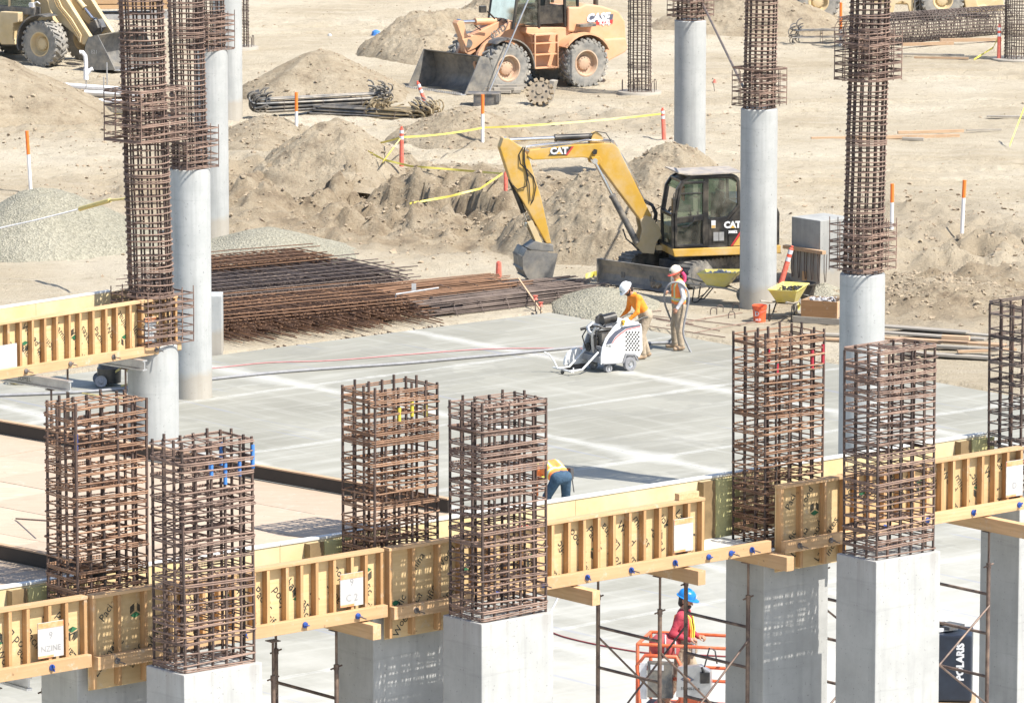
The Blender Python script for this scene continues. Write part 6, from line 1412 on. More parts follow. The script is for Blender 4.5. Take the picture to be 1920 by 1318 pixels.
# ------------------------------------------------------------------ hoses on the slab
def cord(pts, r, mat, label, name='hose', z=None, group=None, n=8):
    P = [at(a, b, r + .002) for a, b in pts]; out = []
    for i in range(len(P) - 1):
        p0 = P[max(i - 1, 0)]; p1 = P[i]; p2 = P[i + 1]; p3 = P[min(i + 2, len(P) - 1)]
        for k in range(6):
            t = k / 6; out.append(.5 * ((2 * p1) + (p2 - p0) * t + (2 * p0 - 5 * p1 + 4 * p2 - p3) * t * t + (3 * p1 - p0 - 3 * p2 + p3) * t ** 3))
    out.append(P[-1]); m = MB(); m.tube(out, r, n); o = m.obj(name, mat, None, 60); tag(o, label, 'hose', group); return o
cord([(-30, 742), (150, 735), (300, 722), (420, 708), (520, 698), (640, 689), (760, 681), (860, 672), (960, 663), (1040, 655), (1100, 650), (1210, 644), (1262, 642)], .032, M_ghose, 'thick grey suction hose running across the slab to the workers')
cord([(300, 694), (400, 690), (500, 680), (620, 676), (760, 665), (900, 655), (1010, 653), (1100, 654)], .012, M_phose, 'thin pink cord running beside the thick grey hose')
cord([(1030, 1183), (1060, 1194), (1120, 1208), (1200, 1222), (1260, 1225), (1400, 1232)], .013, M_rhose, 'thin dark red cord on the slab behind the shoring tower')
cord([(1052, 1092), (1046, 1120), (1032, 1148)], .012, M_refl, 'short white cord on the slab beside the front column')
# yellow coil and wheeled pump under the second form
b = at(38, 719); t = thing('hose_coil', 'coil of yellow hose on the slab under the second form', 'hose coil', b)
for k in range(7):
    m = MB(); m.tube([((.17 + .015 * k) * math.cos(a) + .06 * math.sin(k * 2), (.16 + .012 * k) * math.sin(a), .02 + .012 * k) for a in [2 * math.pi * i / 20 for i in range(20)]], .011, 5, True); m.obj('loop', M_yhose, t, 60)
cord([(62, 720), (110, 728), (160, 738), (240, 748)], .011, M_yhose, 'yellow hose trailing from the coil across the slab')
b = at(205, 722); t = thing('vacuum_drum', 'dusty black drum vacuum with a wheel beside the round column', 'vacuum', b, R(10)); m = MB(); m.lathe([(.001, .06), (.24, .06), (.25, .36), (.23, .38), (.2, .5), (.001, .52)], 22); m.obj('drum', M_black, t, 40)
for s_ in (-1, 1): m = MB(); RX = Matrix.Translation((-.2, s_ * .22 - .05, .12)) @ Matrix.Rotation(R(70), 4, 'X'); m.lathe([(.001, .04), (.04, .05), (.06, .03), (.09, .03), (.12, .045), (.125, 0), (.12, -.045), (.001, -.04)], 20, RX); m.obj('wheel', M_ghose, t, 40)
m = MB(); m.tube([(.1, -.2, .3), (.25, -.3, .42), (.38, -.3, .3), (.36, -.3, .06), (.2, -.35, .03)], .025, 6); m.obj('hose', M_yhose, t, 60)
# utility cart seen between two columns, lettered down its flank
b = at(1759, 1372); t = thing('utility_cart', 'dark blue utility cart with white letters down its box, between two columns', 'cart', b, R(-6))
m = MB(); m.bb(-.5, .5, -.35, .35, .55, 1.56); bx_ = m.obj('cargo_box', M_navy, t, None, .03)
for k in range(4): m = MB(); m.bb(-.45 + .12 * k, -.40 + .12 * k, -.37, -.35, .65, 1.5); m.obj('rib', M_navy, bx_)
m = MB(); put_text(m, 'POLARIS', .15, Matrix.Translation((.33, -.356, 1.16)) @ Matrix.Rotation(R(-90), 4, 'Y'), .008); d_ = m.obj('lettering', M_refl, bx_); d_['kind'] = 'stuff'
m = MB(); m.bb(-.55, .55, -.4, .4, .42, .53); m.obj('bed_frame', M_newwood, t)
m = MB(); m.bb(-.5, .5, -.36, .36, .16, .41); m.obj('lower_body', M_navy, t, None, .02)
for sx in (-.35, .35):
    for sy in (-.33, .33): m = MB(); RX = Matrix.Translation((sx, sy, .25)) @ Matrix.Rotation(R(90), 4, 'X'); m.lathe([(.001, .07), (.12, .07), (.22, .09), (.25, .05), (.25, -.05), (.22, -.09), (.001, -.07)], 20, RX); m.obj('wheel', M_rubber, t, 40)
for k in range(4): m = MB(); m.box((-.15 + .1 * k, 0, 1.60 + .03 * (k % 2)), (.35, .3, .05), Matrix.Rotation(.3 * k, 3, 'Z')); m.obj('loose_tool', (M_alu, M_black, M_refl, M_grey)[k], t)
# ------------------------------------------------------------------ people: one continuous skin over tapered bones
def sdf_mesh(name, bones, mats, vox=.0105, k=.022, pad=.05, cut=None):
    # bones: (p, q, r0, r1, material); rounded cones blended smoothly, surfaced on a voxel grid
    P = np.array([[*b[0], *b[1]] for b in bones], float); Rm = np.array([[b[2], b[3]] for b in bones])
    lo = np.minimum(P[:, :3], P[:, 3:]).min(0) - Rm.max() - pad; hi = np.maximum(P[:, :3], P[:, 3:]).max(0) + Rm.max() + pad
    n = np.ceil((hi - lo) / vox).astype(int) + 1
    D = np.full(n, 9.0, np.float32)
    ax = [lo[i] + vox * np.arange(n[i]) for i in range(3)]
    for b in bones:
        p, q = np.array(b[0], float), np.array(b[1], float); r0, r1 = b[2], b[3]; m = max(r0, r1) + 3 * k + .03
        a0 = np.maximum(((np.minimum(p, q) - m - lo) / vox).astype(int), 0); a1 = np.minimum(((np.maximum(p, q) + m - lo) / vox).astype(int) + 2, n)
        X, Y, Z = np.meshgrid(ax[0][a0[0]:a1[0]], ax[1][a0[1]:a1[1]], ax[2][a0[2]:a1[2]], indexing='ij')
        d = q - p; L2 = max((d * d).sum(), 1e-9)
        t = np.clip(((X - p[0]) * d[0] + (Y - p[1]) * d[1] + (Z - p[2]) * d[2]) / L2, 0, 1)
        s = np.sqrt((X - p[0] - t * d[0]) ** 2 + (Y - p[1] - t * d[1]) ** 2 + (Z - p[2] - t * d[2]) ** 2) - (r0 + (r1 - r0) * t)
        sl = (slice(a0[0], a1[0]), slice(a0[1], a1[1]), slice(a0[2], a1[2])); c = D[sl]
        kk = b[5] if len(b) > 5 else k
        h = np.clip(.5 + .5 * (c - s) / kk, 0, 1); D[sl] = c * (1 - h) + s * h - kk * h * (1 - h)
    if cut is not None:
        X, Y, Z = np.meshgrid(*ax, indexing='ij'); D = np.maximum(D, cut(X, Y, Z)).astype(np.float32)
    S = D < 0; c0 = n - 1
    cnt = np.zeros(c0, np.int8)
    for dx in (0, 1):
        for dy in (0, 1):
            for dz in (0, 1): cnt += S[dx:dx + c0[0], dy:dy + c0[1], dz:dz + c0[2]]
    act = (cnt > 0) & (cnt < 8); idx = -np.ones(c0, int); ii = np.argwhere(act); idx[act] = np.arange(len(ii))
    acc = np.zeros((len(ii), 3)); wt = np.zeros(len(ii))
    for axis_ in range(3):
        o = [i for i in range(3) if i != axis_]
        for u_ in (0, 1):
            for v_ in (0, 1):
                off = np.zeros(3, int); off[o[0]] = u_; off[o[1]] = v_; off2 = off.copy(); off2[axis_] = 1
                A = D[tuple((ii + off).T)]; B = D[tuple((ii + off2).T)]; x = (A < 0) != (B < 0); t = np.where(x, A / np.where(A - B == 0, 1, A - B), 0)
                pt = off[None] + 0.0 * ii; pt = pt.astype(float); pt[:, axis_] += t; acc[x] += pt[x]; wt[x] += 1
    V = lo + vox * (ii + acc / wt[:, None]); faces = []
    for axis_ in range(3):
        o = [i for i in range(3) if i != axis_]; sl0 = [slice(1, c0[i]) for i in range(3)]; sl0[axis_] = slice(0, c0[axis_]); sl1 = list(sl0); sl1[axis_] = slice(1, c0[axis_] + 1)
        A = S[tuple(sl0)]; B = S[tuple(sl1)]; e = np.argwhere(A != B); base = e.copy()
        for i in o: base[:, i] += 1
        q = []
        for (u_, v_) in ((0, 0), (1, 0), (1, 1), (0, 1)):
            w_ = base.copy(); w_[:, o[0]] -= u_; w_[:, o[1]] -= v_; q.append(idx[tuple(w_.T)])
        faces.append(np.stack(q, 1))
    Fc = np.concatenate(faces); Fc = Fc[(Fc >= 0).all(1)]
    C = V[Fc].mean(1); best = np.full(len(C), 9.0); mi = np.zeros(len(C), int)
    for b in bones:
        p, q = np.array(b[0], float), np.array(b[1], float); d = q - p; t = np.clip(((C - p) @ d) / max(d @ d, 1e-9), 0, 1)
        s = np.linalg.norm(C - p - t[:, None] * d, axis=1) - (b[2] + (b[3] - b[2]) * t); mask = s < best; best[mask] = s[mask]; mi[mask] = b[4]
    me = bpy.data.meshes.new(name); me.from_pydata(V.tolist(), [], Fc.tolist())
    for m in mats: me.materials.append(m)
    me.polygons.foreach_set('material_index', mi.astype(np.int32)); me.polygons.foreach_set('use_smooth', [True] * len(Fc))
    bm = bmesh.new(); bm.from_mesh(me); bmesh.ops.recalc_face_normals(bm, faces=bm.faces); bmesh.ops.smooth_vert(bm, verts=bm.verts, factor=.5, use_axis_x=True, use_axis_y=True, use_axis_z=True); bm.to_mesh(me); bm.free(); me.update()
    return me
def vec(*a): return Vector(a)
def hand_bones(wrist, dirv, palm_n, mi, curl=.7):
    # palm and five fingers of unequal length, thumb off the side; curl bends fingers towards the palm normal
    d = dirv.normalized(); nrm = (palm_n - d * palm_n.dot(d)).normalized(); s = d.cross(nrm); out = []
    out.append((wrist, wrist + d * .08, .026, .030, mi)); base = wrist + d * .085
    for j, (o, L) in enumerate(((-.030, .070), (-.010, .080), (.010, .076), (.030, .060))):
        b = base + s * o; a = curl; p1 = b + (d * math.cos(a * .6) + nrm * math.sin(a * .6)) * L * .45; p2 = p1 + (d * math.cos(a * 1.5) + nrm * math.sin(a * 1.5)) * L * .35; p3 = p2 + (d * math.cos(a * 2.2) + nrm * math.sin(a * 2.2)) * L * .3
        out += [(b - d * .01, p1, .0105, .0095, mi, .006), (p1, p2, .0095, .009, mi, .006), (p2, p3, .009, .008, mi, .006)]
    t0 = wrist + d * .03 - s * .028; t1 = t0 + (d * .6 - s * .6 + nrm * .5).normalized() * .045; t2 = t1 + (d * .8 + nrm * .6).normalized() * .035
    out += [(t0, t1, .013, .011, mi, .008), (t1, t2, .011, .009, mi, .008)]
    return out
def person(label, P, rz, J, mats, hat, vest=None, beard=False, glove=False, sleeve='long'):
    """J: joints in metres, person faces +x, left is +y. mats: skin, shirt, trousers, boots, glove"""
    root = thing('person', label, 'person', P, rz); b = []
    sk, sh, tr, bo, gl = range(5)
    pel, che, nek, hd = J['pelvis'], J['chest'], J['neck'], J['head']
    up_ = (che - pel).normalized(); side = vec(0, 1, 0); fw = side.cross(up_)
    b += [(pel + side * .085, pel - side * .085, .125, .125, tr), (pel + up_ * .10 + side * .06, pel + up_ * .10 - side * .06, .115, .115, tr if vest is None else tr), (pel + up_ * .17 + side * .07, che + side * .085, .112, .125, sh), (pel + up_ * .17 - side * .07, che - side * .085, .112, .125, sh), (che, che + (nek - che) * .55, .125, .10, sh)]
    for sd, s_ in (('L', 1), ('R', -1)):
        shd, el, wr = J['sh' + sd], J['el' + sd], J['wr' + sd]; hip, kn, an, toe = J['hip' + sd], J['kn' + sd], J['an' + sd], J['toe' + sd]
        b += [(che + (nek - che) * .5 + side * s_ * .06, shd, .085, .075, sh), (shd, el, .068, .050, sh), (el, wr, .052, .036, sh if sleeve == 'long' else sk)]
        b += hand_bones(wr, J['hd' + sd], J['hn' + sd], gl if glove else sk, J.get('curl', .9))
        b += [(hip, kn, .104, .078, tr), (kn, an + (kn - an) * .12, .078, .070, tr), (an + (kn - an) * .1, an, .055, .05, bo), (an + vec(0, 0, -.03), toe, .05, .042, bo), (an + (an - toe).normalized() * .05 + vec(0, 0, -.045), an + vec(0, 0, -.03), .04, .045, bo)]
    hu = (hd - nek).normalized(); hf = J.get('face', vec(1, 0, 0)); hf = (hf - hu * hf.dot(hu)).normalized(); hs = hu.cross(hf)
    b += [(nek - hu * .05, hd - hu * .06, .058, .055, sk), (hd + hu * .035 - hf * .015, hd + hu * .02 + hf * .02, .088, .085, sk), (hd - hu * .05 + hf * .03, hd - hu * .075 + hf * .06, .062, .038, sk), (hd - hu * .0 + hf * .098, hd - hu * .03 + hf * .112, .011, .016, sk, .008), (hd - hu * .062 + hf * .086 + hs * .02, hd - hu * .062 + hf * .086 - hs * .02, .010, .010, sk, .008)]
    for s_ in (1, -1): b += [(hd + hs * s_ * .086 - hf * .012 + hu * .012, hd + hs * s_ * .086 - hf * .008 - hu * .028, .016, .012, sk, .008), (hd + hu * .022 + hf * .088 + hs * s_ * .016, hd + hu * .022 + hf * .074 + hs * s_ * .05, .010, .010, sk, .01)]
    link('body', sdf_mesh('body', b, mats), root)
    # eyes, brows and hair
    for s_ in (1, -1):
        m = MB(); q = hd + hf * .09 + hs * s_ * .033; m.lathe([(.001, -.010), (.009, -.006), (.011, 0), (.009, .006), (.001, .010)], 8, Matrix.Translation(q)); m.obj('eye', M_beard, root, 60)
    hb = [(hd + hu * .03 - hf * .03, hd - hu * .05 - hf * .045, .090, .065, 0)]
    if beard: hb += [(hd - hu * .075 + hf * .062 + hs * .02, hd - hu * .075 + hf * .062 - hs * .02, .040, .040, 0), (hd - hu * .05 + hf * .03 + hs * .055, hd - hu * .02 + hs * .075, .02, .02, 0), (hd - hu * .05 + hf * .03 - hs * .055, hd - hu * .02 - hs * .075, .02, .02, 0)]
    link('hair', sdf_mesh('hair', hb, [M_beard], .012, .02), root)
    # hard hat: dome with ridge and brim
    hm, brim = hat; Mx = Matrix.Translation(hd + hu * .055) @ Matrix((hf, hs, hu)).transposed().to_4x4() @ Matrix.Rotation(R(6), 4, 'Y')
    m = MB(); m.lathe([(.128, .0), (.126, .04), (.112, .085), (.08, .115), (.04, .128), (.001, .131)], 26, Mx @ Matrix.Scale(1.1, 4, (1, 0, 0))); h = m.obj('hard_hat', hm, root, 60)
    m = MB(); m.tube([Mx @ vec(.125 * math.cos(a), 0, .008 + .128 * math.sin(a)) for a in [math.pi * i / 10 for i in range(1, 10)]], .014, 6); m.obj('ridge', hm, h, 60)
    m = MB(); n = 26; vs = []
    for rr_, z in ((.122, .004), (None, -.006), (None, .004), (.122, .012)):
        for i in range(n):
            a = 2 * math.pi * i / n; ro = rr_ or (.148 + brim[0] * max(0, math.cos(a)) ** 2); vs.append(Mx @ vec(ro * 1.08 * math.cos(a), ro * math.sin(a), z))
    m.add(vs, [(j * n + i, j * n + (i + 1) % n, (j + 1) % 4 * n + (i + 1) % n, (j + 1) % 4 * n + i) for j in range(4) for i in range(n)]); m.obj('brim', brim[1], h, 50)
    m = MB(); m.add([Mx @ vec(.12, y, z) + hf * .022 for y, z in ((-.03, .035), (.03, .035), (.03, .08), (-.03, .08))], [(0, 1, 2, 3)]); m.obj('front_decal', M_green if hm is not M_hatb else M_refl, h)
    if vest:
        vb = [(pel + up_ * .09 + side * .075, che + side * .088, .134, .141, 0), (pel + up_ * .09 - side * .075, che - side * .088, .134, .141, 0), (che, che + (nek - che) * .6, .138, .112, 0)]
        for s_ in (1, -1): vb += [(che + (nek - che) * .5 + side * s_ * .05, che + (nek - che) * .45 + side * s_ * .135, .098, .092, 0)]
        me = sdf_mesh('safety_vest', vb, [vest, M_silver, M_lime], .011, .02)
        for p in me.polygons:
            c = p.center - pel; h_ = c.dot(up_); s_ = abs(c.y)
            if .12 < h_ < .165: p.material_index = 1
            elif .10 < h_ < .185: p.material_index = 2
            elif h_ > .18 and .095 < s_ < .135: p.material_index = 1
            elif h_ > .18 and .08 < s_ < .15: p.material_index = 2
        link('safety_vest', me, root)
    return root
def stand(dx=0):
    return dict(pelvis=vec(0, 0, .95), chest=vec(.0, 0, 1.33), neck=vec(.01, 0, 1.50), head=vec(.04, 0, 1.63), shL=vec(0, .19, 1.42), shR=vec(0, -.19, 1.42), elL=vec(-.03, .25, 1.14), elR=vec(-.03, -.25, 1.14), wrL=vec(.1, .24, .92), wrR=vec(.1, -.24, .92), hdL=vec(.3, 0, -1), hdR=vec(.3, 0, -1), hnL=vec(0, -1, 0), hnR=vec(0, 1, 0),
                hipL=vec(0, .10, .90), hipR=vec(0, -.10, .90), knL=vec(.03, .13, .50), knR=vec(.03, -.13, .50), anL=vec(-.01, .15, .09), anR=vec(-.01, -.15, .09), toeL=vec(.15, .18, .045), toeR=vec(.15, -.18, .045))

# worker holding the suction hose, facing the sawing man
b = at(1272, 655); J = stand()
J.update(anL=vec(-.02, .16, .09), toeL=vec(.14, .20, .045), anR=vec(.02, -.20, .09), toeR=vec(.17, -.26, .045), knR=vec(.05, -.16, .5), head=vec(.05, 0, 1.62), face=vec(.9, .45, -.35),
         elR=vec(.02, -.30, 1.17), wrR=vec(.22, -.10, 1.23), hdR=vec(.6, .7, .1), hnR=vec(-.2, .3, -1), elL=vec(-.02, .30, 1.14), wrL=vec(.12, .30, .93), hdL=vec(.5, .1, -1), hnL=vec(0, -1, .2), curl=1.1)
mats_h = [M_skin, M_greytee, M_khaki, M_boot, M_greytee]
hz = person('person in orange vest and cream hard hat holding a grey hose upright', b, R(195), J, mats_h, (M_hatc, (.05, M_post)), M_vest)
def pcloth(parent, pts, r, mat, name):
    m = MB(); m.tube(pts, r, 8); return m.obj(name, mat, parent, 60)
pcloth(hz, [vec(-.06, .05, 1.66), vec(-.11, .06, 1.58), vec(-.12, .04, 1.48), vec(-.06, .1, 1.43)], [.035, .042, .04, .02], M_pink, 'neck_cloth')
pcloth(hz, [vec(-.06, -.08, 1.62), vec(-.02, -.1, 1.52), vec(-.04, -.09, 1.44)], [.03, .045, .03], M_pink, 'neck_cloth')
# the hose he holds: loops over his shoulder height and runs down to the slab
hw = [at(1262, 642, .05), at(1215, 643, .05), at(1200, 646, .05)]
C0 = Vector((b.x, b.y, 0))
def pp(px, py, dy=0.0):
    # point in the plane facing the camera at this worker's depth
    r_ = ray(px, py); t = (b.y + dy) / r_.y; q = Vector((0, 0, CAMH)) + r_ * t; return q
hp_ = [pp(1296, 661, -.35), pp(1290, 650, -.33), pp(1281, 625, -.32), pp(1286, 590, -.30), pp(1291, 565, -.28), pp(1290, 548, -.27), pp(1281, 535, -.27), pp(1268, 529, -.28), pp(1254, 534, -.28), pp(1246, 550, -.20), pp(1247, 570, -.05), pp(1254, 590, .2), pp(1264, 615, .4), pp(1262, 632, .5), at(1252, 640, .04), at(1235, 643, .04)]
out = []
for i in range(len(hp_) - 1):
    p0 = hp_[max(i - 1, 0)]; p1 = hp_[i]; p2 = hp_[i + 1]; p3 = hp_[min(i + 2, len(hp_) - 1)]
    for k_ in range(5): t_ = k_ / 5; out.append(.5 * ((2 * p1) + (p2 - p0) * t_ + (2 * p0 - 5 * p1 + 4 * p2 - p3) * t_ * t_ + (3 * p1 - p0 - 3 * p2 + p3) * t_ ** 3))
m = MB(); m.tube(out, .022, 8); t = m.obj('vacuum_wand', M_ghose, None, 60); tag(t, 'looped grey vacuum hose and wand held by the vested worker', 'hose')
# worker leaning over the floor saw
b2 = at(1203, 672); J = stand()
J.update(pelvis=vec(-.08, 0, .93), chest=vec(.14, 0, 1.25), neck=vec(.24, 0, 1.39), head=vec(.33, 0, 1.48), face=vec(.75, .1, -.7), shL=vec(.17, .19, 1.32), shR=vec(.17, -.19, 1.32), elL=vec(.22, .26, 1.03), elR=vec(.20, -.25, 1.03), wrL=vec(.40, .20, .86), wrR=vec(.38, -.20, .86), hdL=vec(.8, 0, -.5), hdR=vec(.8, 0, -.5), hnL=vec(0, 0, -1), hnR=vec(0, 0, -1), hipL=vec(-.08, .1, .88), hipR=vec(-.08, -.1, .88), knL=vec(.06, .12, .48), knR=vec(-.06, -.12, .48), anL=vec(.02, .13, .09), anR=vec(-.20, -.14, .09), toeL=vec(.18, .15, .045), toeR=vec(-.04, -.17, .045), curl=1.2)
sw = person('person in orange shirt and white hard hat bent over the floor saw', b2, R(203), J, [M_skin, M_ortee, M_khaki, M_boot, M_glove], (M_hatw, (.03, M_hatw)), None, True, True)
m = MB(); m.box((-.02, -.02, 0), (.12, .005, .16)); q = m.obj('back_print', M_dgrey, sw, loc=vec(.055, 0, 1.275)); q.rotation_euler = (0, R(-62), R(90))
q.location = vec(-.0, 0, 1.235); q.hide_render = False
bpy.data.objects.remove(q)
m = MB(); up_ = (vec(.14, 0, 1.25) - vec(-.08, 0, .93)).normalized(); bk_ = vec(-up_.z, 0, up_.x); c_ = vec(.14, 0, 1.25) + bk_ * .128
for i in range(3):
    for j in range(3): p_ = c_ - up_ * (.05 * i) + vec(0, -.05 + .05 * j, 0); m.add([p_ + up_ * .017 + vec(0, -.02, 0), p_ + up_ * .017 + vec(0, .015, 0), p_ - up_ * .015 + vec(0, .02, 0), p_ - up_ * .017 + vec(0, -.015, 0)], [(0, 1, 2, 3)])
o = m.obj('back_print', M_dgrey, sw); o['kind'] = 'stuff'
# worker bent double by the beam form
b3 = at(1046, 976); J = stand()
J.update(pelvis=vec(-.10, 0, .80), chest=vec(.24, 0, .93), neck=vec(.41, 0, .90), head=vec(.52, 0, .84), face=vec(.3, 0, -1), shL=vec(.30, .19, .90), shR=vec(.30, -.19, .90), elL=vec(.38, .24, .62), elR=vec(.38, -.24, .62), wrL=vec(.48, .15, .42), wrR=vec(.48, -.15, .42), hdL=vec(.3, 0, -1), hdR=vec(.3, 0, -1), hnL=vec(0, -1, 0), hnR=vec(0, 1, 0), hipL=vec(-.10, .1, .77), hipR=vec(-.10, -.1, .77), knL=vec(.10, .17, .44), knR=vec(.0, -.17, .42), anL=vec(.0, .2, .09), anR=vec(-.12, -.22, .09), toeL=vec(.16, .22, .045), toeR=vec(.04, -.26, .045))
bd_ = person('person in orange vest and jeans bent double behind the beam form', b3, R(122), J, [M_skin, M_vest, M_denim, M_boot, M_skin], (M_haty, (.02, M_haty)), M_vest)
m = MB(); m.box((-.1, -.20, .86), (.12, .07, .2)); m.cyl((-.1, -.23, .8), (-.16, -.24, .52), .012, None, 6); m.obj('tool_belt', M_glove, bd_, None, .015)
# worker in the lift basket, facing right
ZP = .42
b4 = at(1280, 1326, ZP); J = stand()
J.update(elR=vec(-.10, -.27, 1.18), wrR=vec(.14, -.2, 1.08), hdR=vec(.9, .3, .1), hnR=vec(0, .2, -1), elL=vec(.0, .27, 1.16), wrL=vec(.2, .16, 1.06), hdL=vec(.9, -.2, 0), hnL=vec(0, 0, -1), anL=vec(.22, .13, .09), toeL=vec(.38, .14, .045), knL=vec(.16, .13, .5), anR=vec(-.25, -.13, .10), toeR=vec(-.10, -.14, .045), knR=vec(-.04, -.13, .5), face=vec(1, -.1, 0), curl=1.2)
lw = person('person in crimson shirt and blue hard hat standing in the orange lift basket', b4, R(-14), J, [M_skin, M_redtee, M_khaki, M_boot, M_skin], (M_hatb, (.04, M_hatb)), None, True)
vb = []
for s_ in (1, -1):
    m = MB(); m.tube([vec(.12, s_ * .09, 1.02), vec(.135, s_ * .10, 1.2), vec(.11, s_ * .11, 1.38), vec(.02, s_ * .12, 1.475), vec(-.09, s_ * .11, 1.42), vec(-.135, s_ * .10, 1.2), vec(-.13, s_ * .09, 1.02)], .022, 6); m.obj('vest_strap', M_vest, lw, 60)
    m = MB(); m.tube([vec(.15, s_ * .065, 1.04), vec(.16, s_ * .07, 1.2), vec(.13, s_ * .08, 1.38), vec(.03, s_ * .085, 1.485)], .012, 6); m.obj('harness_strap', M_lime, lw, 60)
m = MB(); m.tube([vec(.16 * math.cos(a), .17 * math.sin(a), 1.0) for a in [2 * math.pi * i / 16 for i in range(16)]], .026, 6, True); m.obj('belt', M_glove, lw, 60)
for k_ in range(5): m = MB(); a = -.9 + .4 * k_; m.box((.19 * math.cos(a), .20 * math.sin(a) - .02, .93), (.07, .07, .16), Matrix.Rotation(a, 3, 'Z')); m.obj('pouch', M_alu if k_ % 2 else M_khaki, lw, None, .015)
bg_ = at(1248, 1218, ZP + .95); m = MB(); m.lathe([(.001, 0), (.17, .01), (.20, .10), (.19, .22), (.12, .30), (.001, .32)], 18, Matrix.Scale(1.25, 4, (1, 0, 0))); bag = thing('tool_bag', 'red cloth tool bag hung behind the blue hard hat worker', 'bag', Vector((b4.x - .26, b4.y - .12, ZP + .84)), R(10)); m.obj('bag_body', M_bag, bag, 50)
for x in (-.05, .1): m = MB(); m.tube([(x, -.21, .05), (x, -.21, .2), (x + .02, -.1, .31)], .014, 6); m.obj('strap', M_alu, bag, 60)

# ------------------------------------------------------------------ orange lift with basket
lo_ = Vector((b4.x + .02, b4.y + .02, 0)); lt = thing('personnel_lift', 'orange personnel lift with railed basket and control box behind the shoring', 'lift', lo_, R(-14))
bx0, bx1, by0, by1 = -.62, .75, -.42, .48
m = MB(); m.bb(bx0, bx1, by0, by1, ZP - .06, ZP - .002); m.obj('platform', M_grey, lt)
for (x, y) in ((bx0, by0), (bx1, by0), (bx0, by1), (bx1, by1)):
    m = MB(); m.cyl((x, y, ZP), (x, y, ZP + 1.02), .028, None, 8); m.obj('post', M_lift, lt, 50)
for z in (ZP + 1.02, ZP + .52):
    for (p_, q_) in (((bx0, by0), (bx1, by0)), ((bx0, by1), (bx1, by1)), ((bx0, by0), (bx0, by1)), ((bx1, by0), (bx1, by1))):
        m = MB(); m.cyl((*p_, z), (*q_, z), .026, None, 8); m.obj('rail', M_lift, lt, 50)
m = MB(); m.tube([(bx0 + .05, by0 - .03, ZP + .1), (bx0 + .0, by0 - .03, ZP + .7), (bx0 + .12, by0 - .03, ZP + .86), (bx0 + .6, by0 - .03, ZP + .86), (bx0 + .66, by0 - .03, ZP + .74), (bx0 + .66, by0 - .03, ZP + .22), (bx0 + .56, by0 - .03, ZP + .12)], .03, 8, True); m.obj('gate_frame', M_lift, lt, 50)
m = MB(); m.bb(bx0 + .17, bx0 + .55, by0 - .09, by0 - .0, ZP + .24, ZP + .78, 0); m.bb(bx0 + .05, bx0 + .15, by0 - .05, by0 - .03, ZP + .2, ZP + .75, 1); m.bb(bx0 + .22, bx0 + .42, by0 - .097, by0 - .09, ZP + .66, ZP + .74, 1); m.obj('document_box', [M_grey, M_refl], lt)
m = MB(); m.prism([(.0, .28), (.46, .28), (.54, .42), (.52, .70), (.36, .78), (.02, .74)], by0 - .16, by0 - .03); cb = m.obj('control_box', M_alu, lt, None, .02); cb.location = (0, 0, ZP)
m = MB(); yq = by0 - .165; m.add([(.07, yq, .56), (.17, yq, .50), (.28, yq, .56), (.17, yq, .63)], [(0, 1, 2, 3)], 0); m.add([(.11, yq - .002, .56), (.17, yq - .002, .525), (.23, yq - .002, .56), (.17, yq - .002, .6)], [(0, 1, 2, 3)], 1); put_text(m, '555-455-1919', .05, Matrix.Translation((.22, yq, .42)), .001, 2)
o = m.obj('hire_plate', [M_dgrey, M_spray, M_ink], cb); o['kind'] = 'stuff'
m = MB(); m.box((.44, yq, .60), (.14, .06, .16), Matrix.Rotation(.4, 3, 'Z')); m.cyl((.42, yq, .68), (.40, yq - .03, .76), .02, None, 6); m.obj('joystick_panel', M_black, cb)
m = MB(); m.bb(.06, .30, by0 - .1, by0 - .02, .1, ZP + .30); m.bb(.34, .40, by0 - .1, by0 - .02, .1, ZP + .30); m.obj('mast', M_lift, lt, None, .01)
m = MB(); m.bb(-.5, .7, -.35, .4, .12, .44); m.obj('chassis', M_lift, lt, None, .03)
for sx in (-.42, .62):
    for sy in (-.38, .42): m = MB(); RX = Matrix.Translation((sx, sy, .16)) @ Matrix.Rotation(R(90), 4, 'X'); m.lathe([(.001, .05), (.13, .05), (.16, .03), (.16, -.03), (.13, -.05), (.001, -.05)], 18, RX); m.obj('wheel', M_rubber, lt, 40)
m = MB(); m.tube([(.42, by0 - .1, ZP + .75), (.5, by0 - .12, ZP + 1.05), (.58, by0 - .1, ZP + 1.0), (.6, by0 - .05, ZP + .8)], .012, 6); m.obj('cable', M_hose, lt, 60)

# ------------------------------------------------------------------ floor saw
so = at(1162, 690); SYW = R(33); sf = Frame(so, SYW); sv = thing('floor_saw', 'white walk-behind floor saw with exposed engine and lattice grille', 'floor saw', so, SYW)
ys = -.36
Z6 = lambda a, b: (1020 + a / 8.236, 560 + b / 8.236)
pan = sf.poly([Z6(a, b) for a, b in [(880, 1020), (880, 900), (900, 760), (950, 620), (1020, 520), (1090, 430), (1200, 325), (1290, 290), (1335, 350), (1500, 390), (1515, 480), (1522, 800), (1470, 905), (1400, 850), (1250, 850), (1205, 985)]], ys)
for y0_, y1_ in ((ys, ys + .03), (-ys - .03, -ys)):
    m = MB(); m.prism(pan, y0_, y1_); o = m.obj('side_panel', M_wpaint, sv, None, .006)
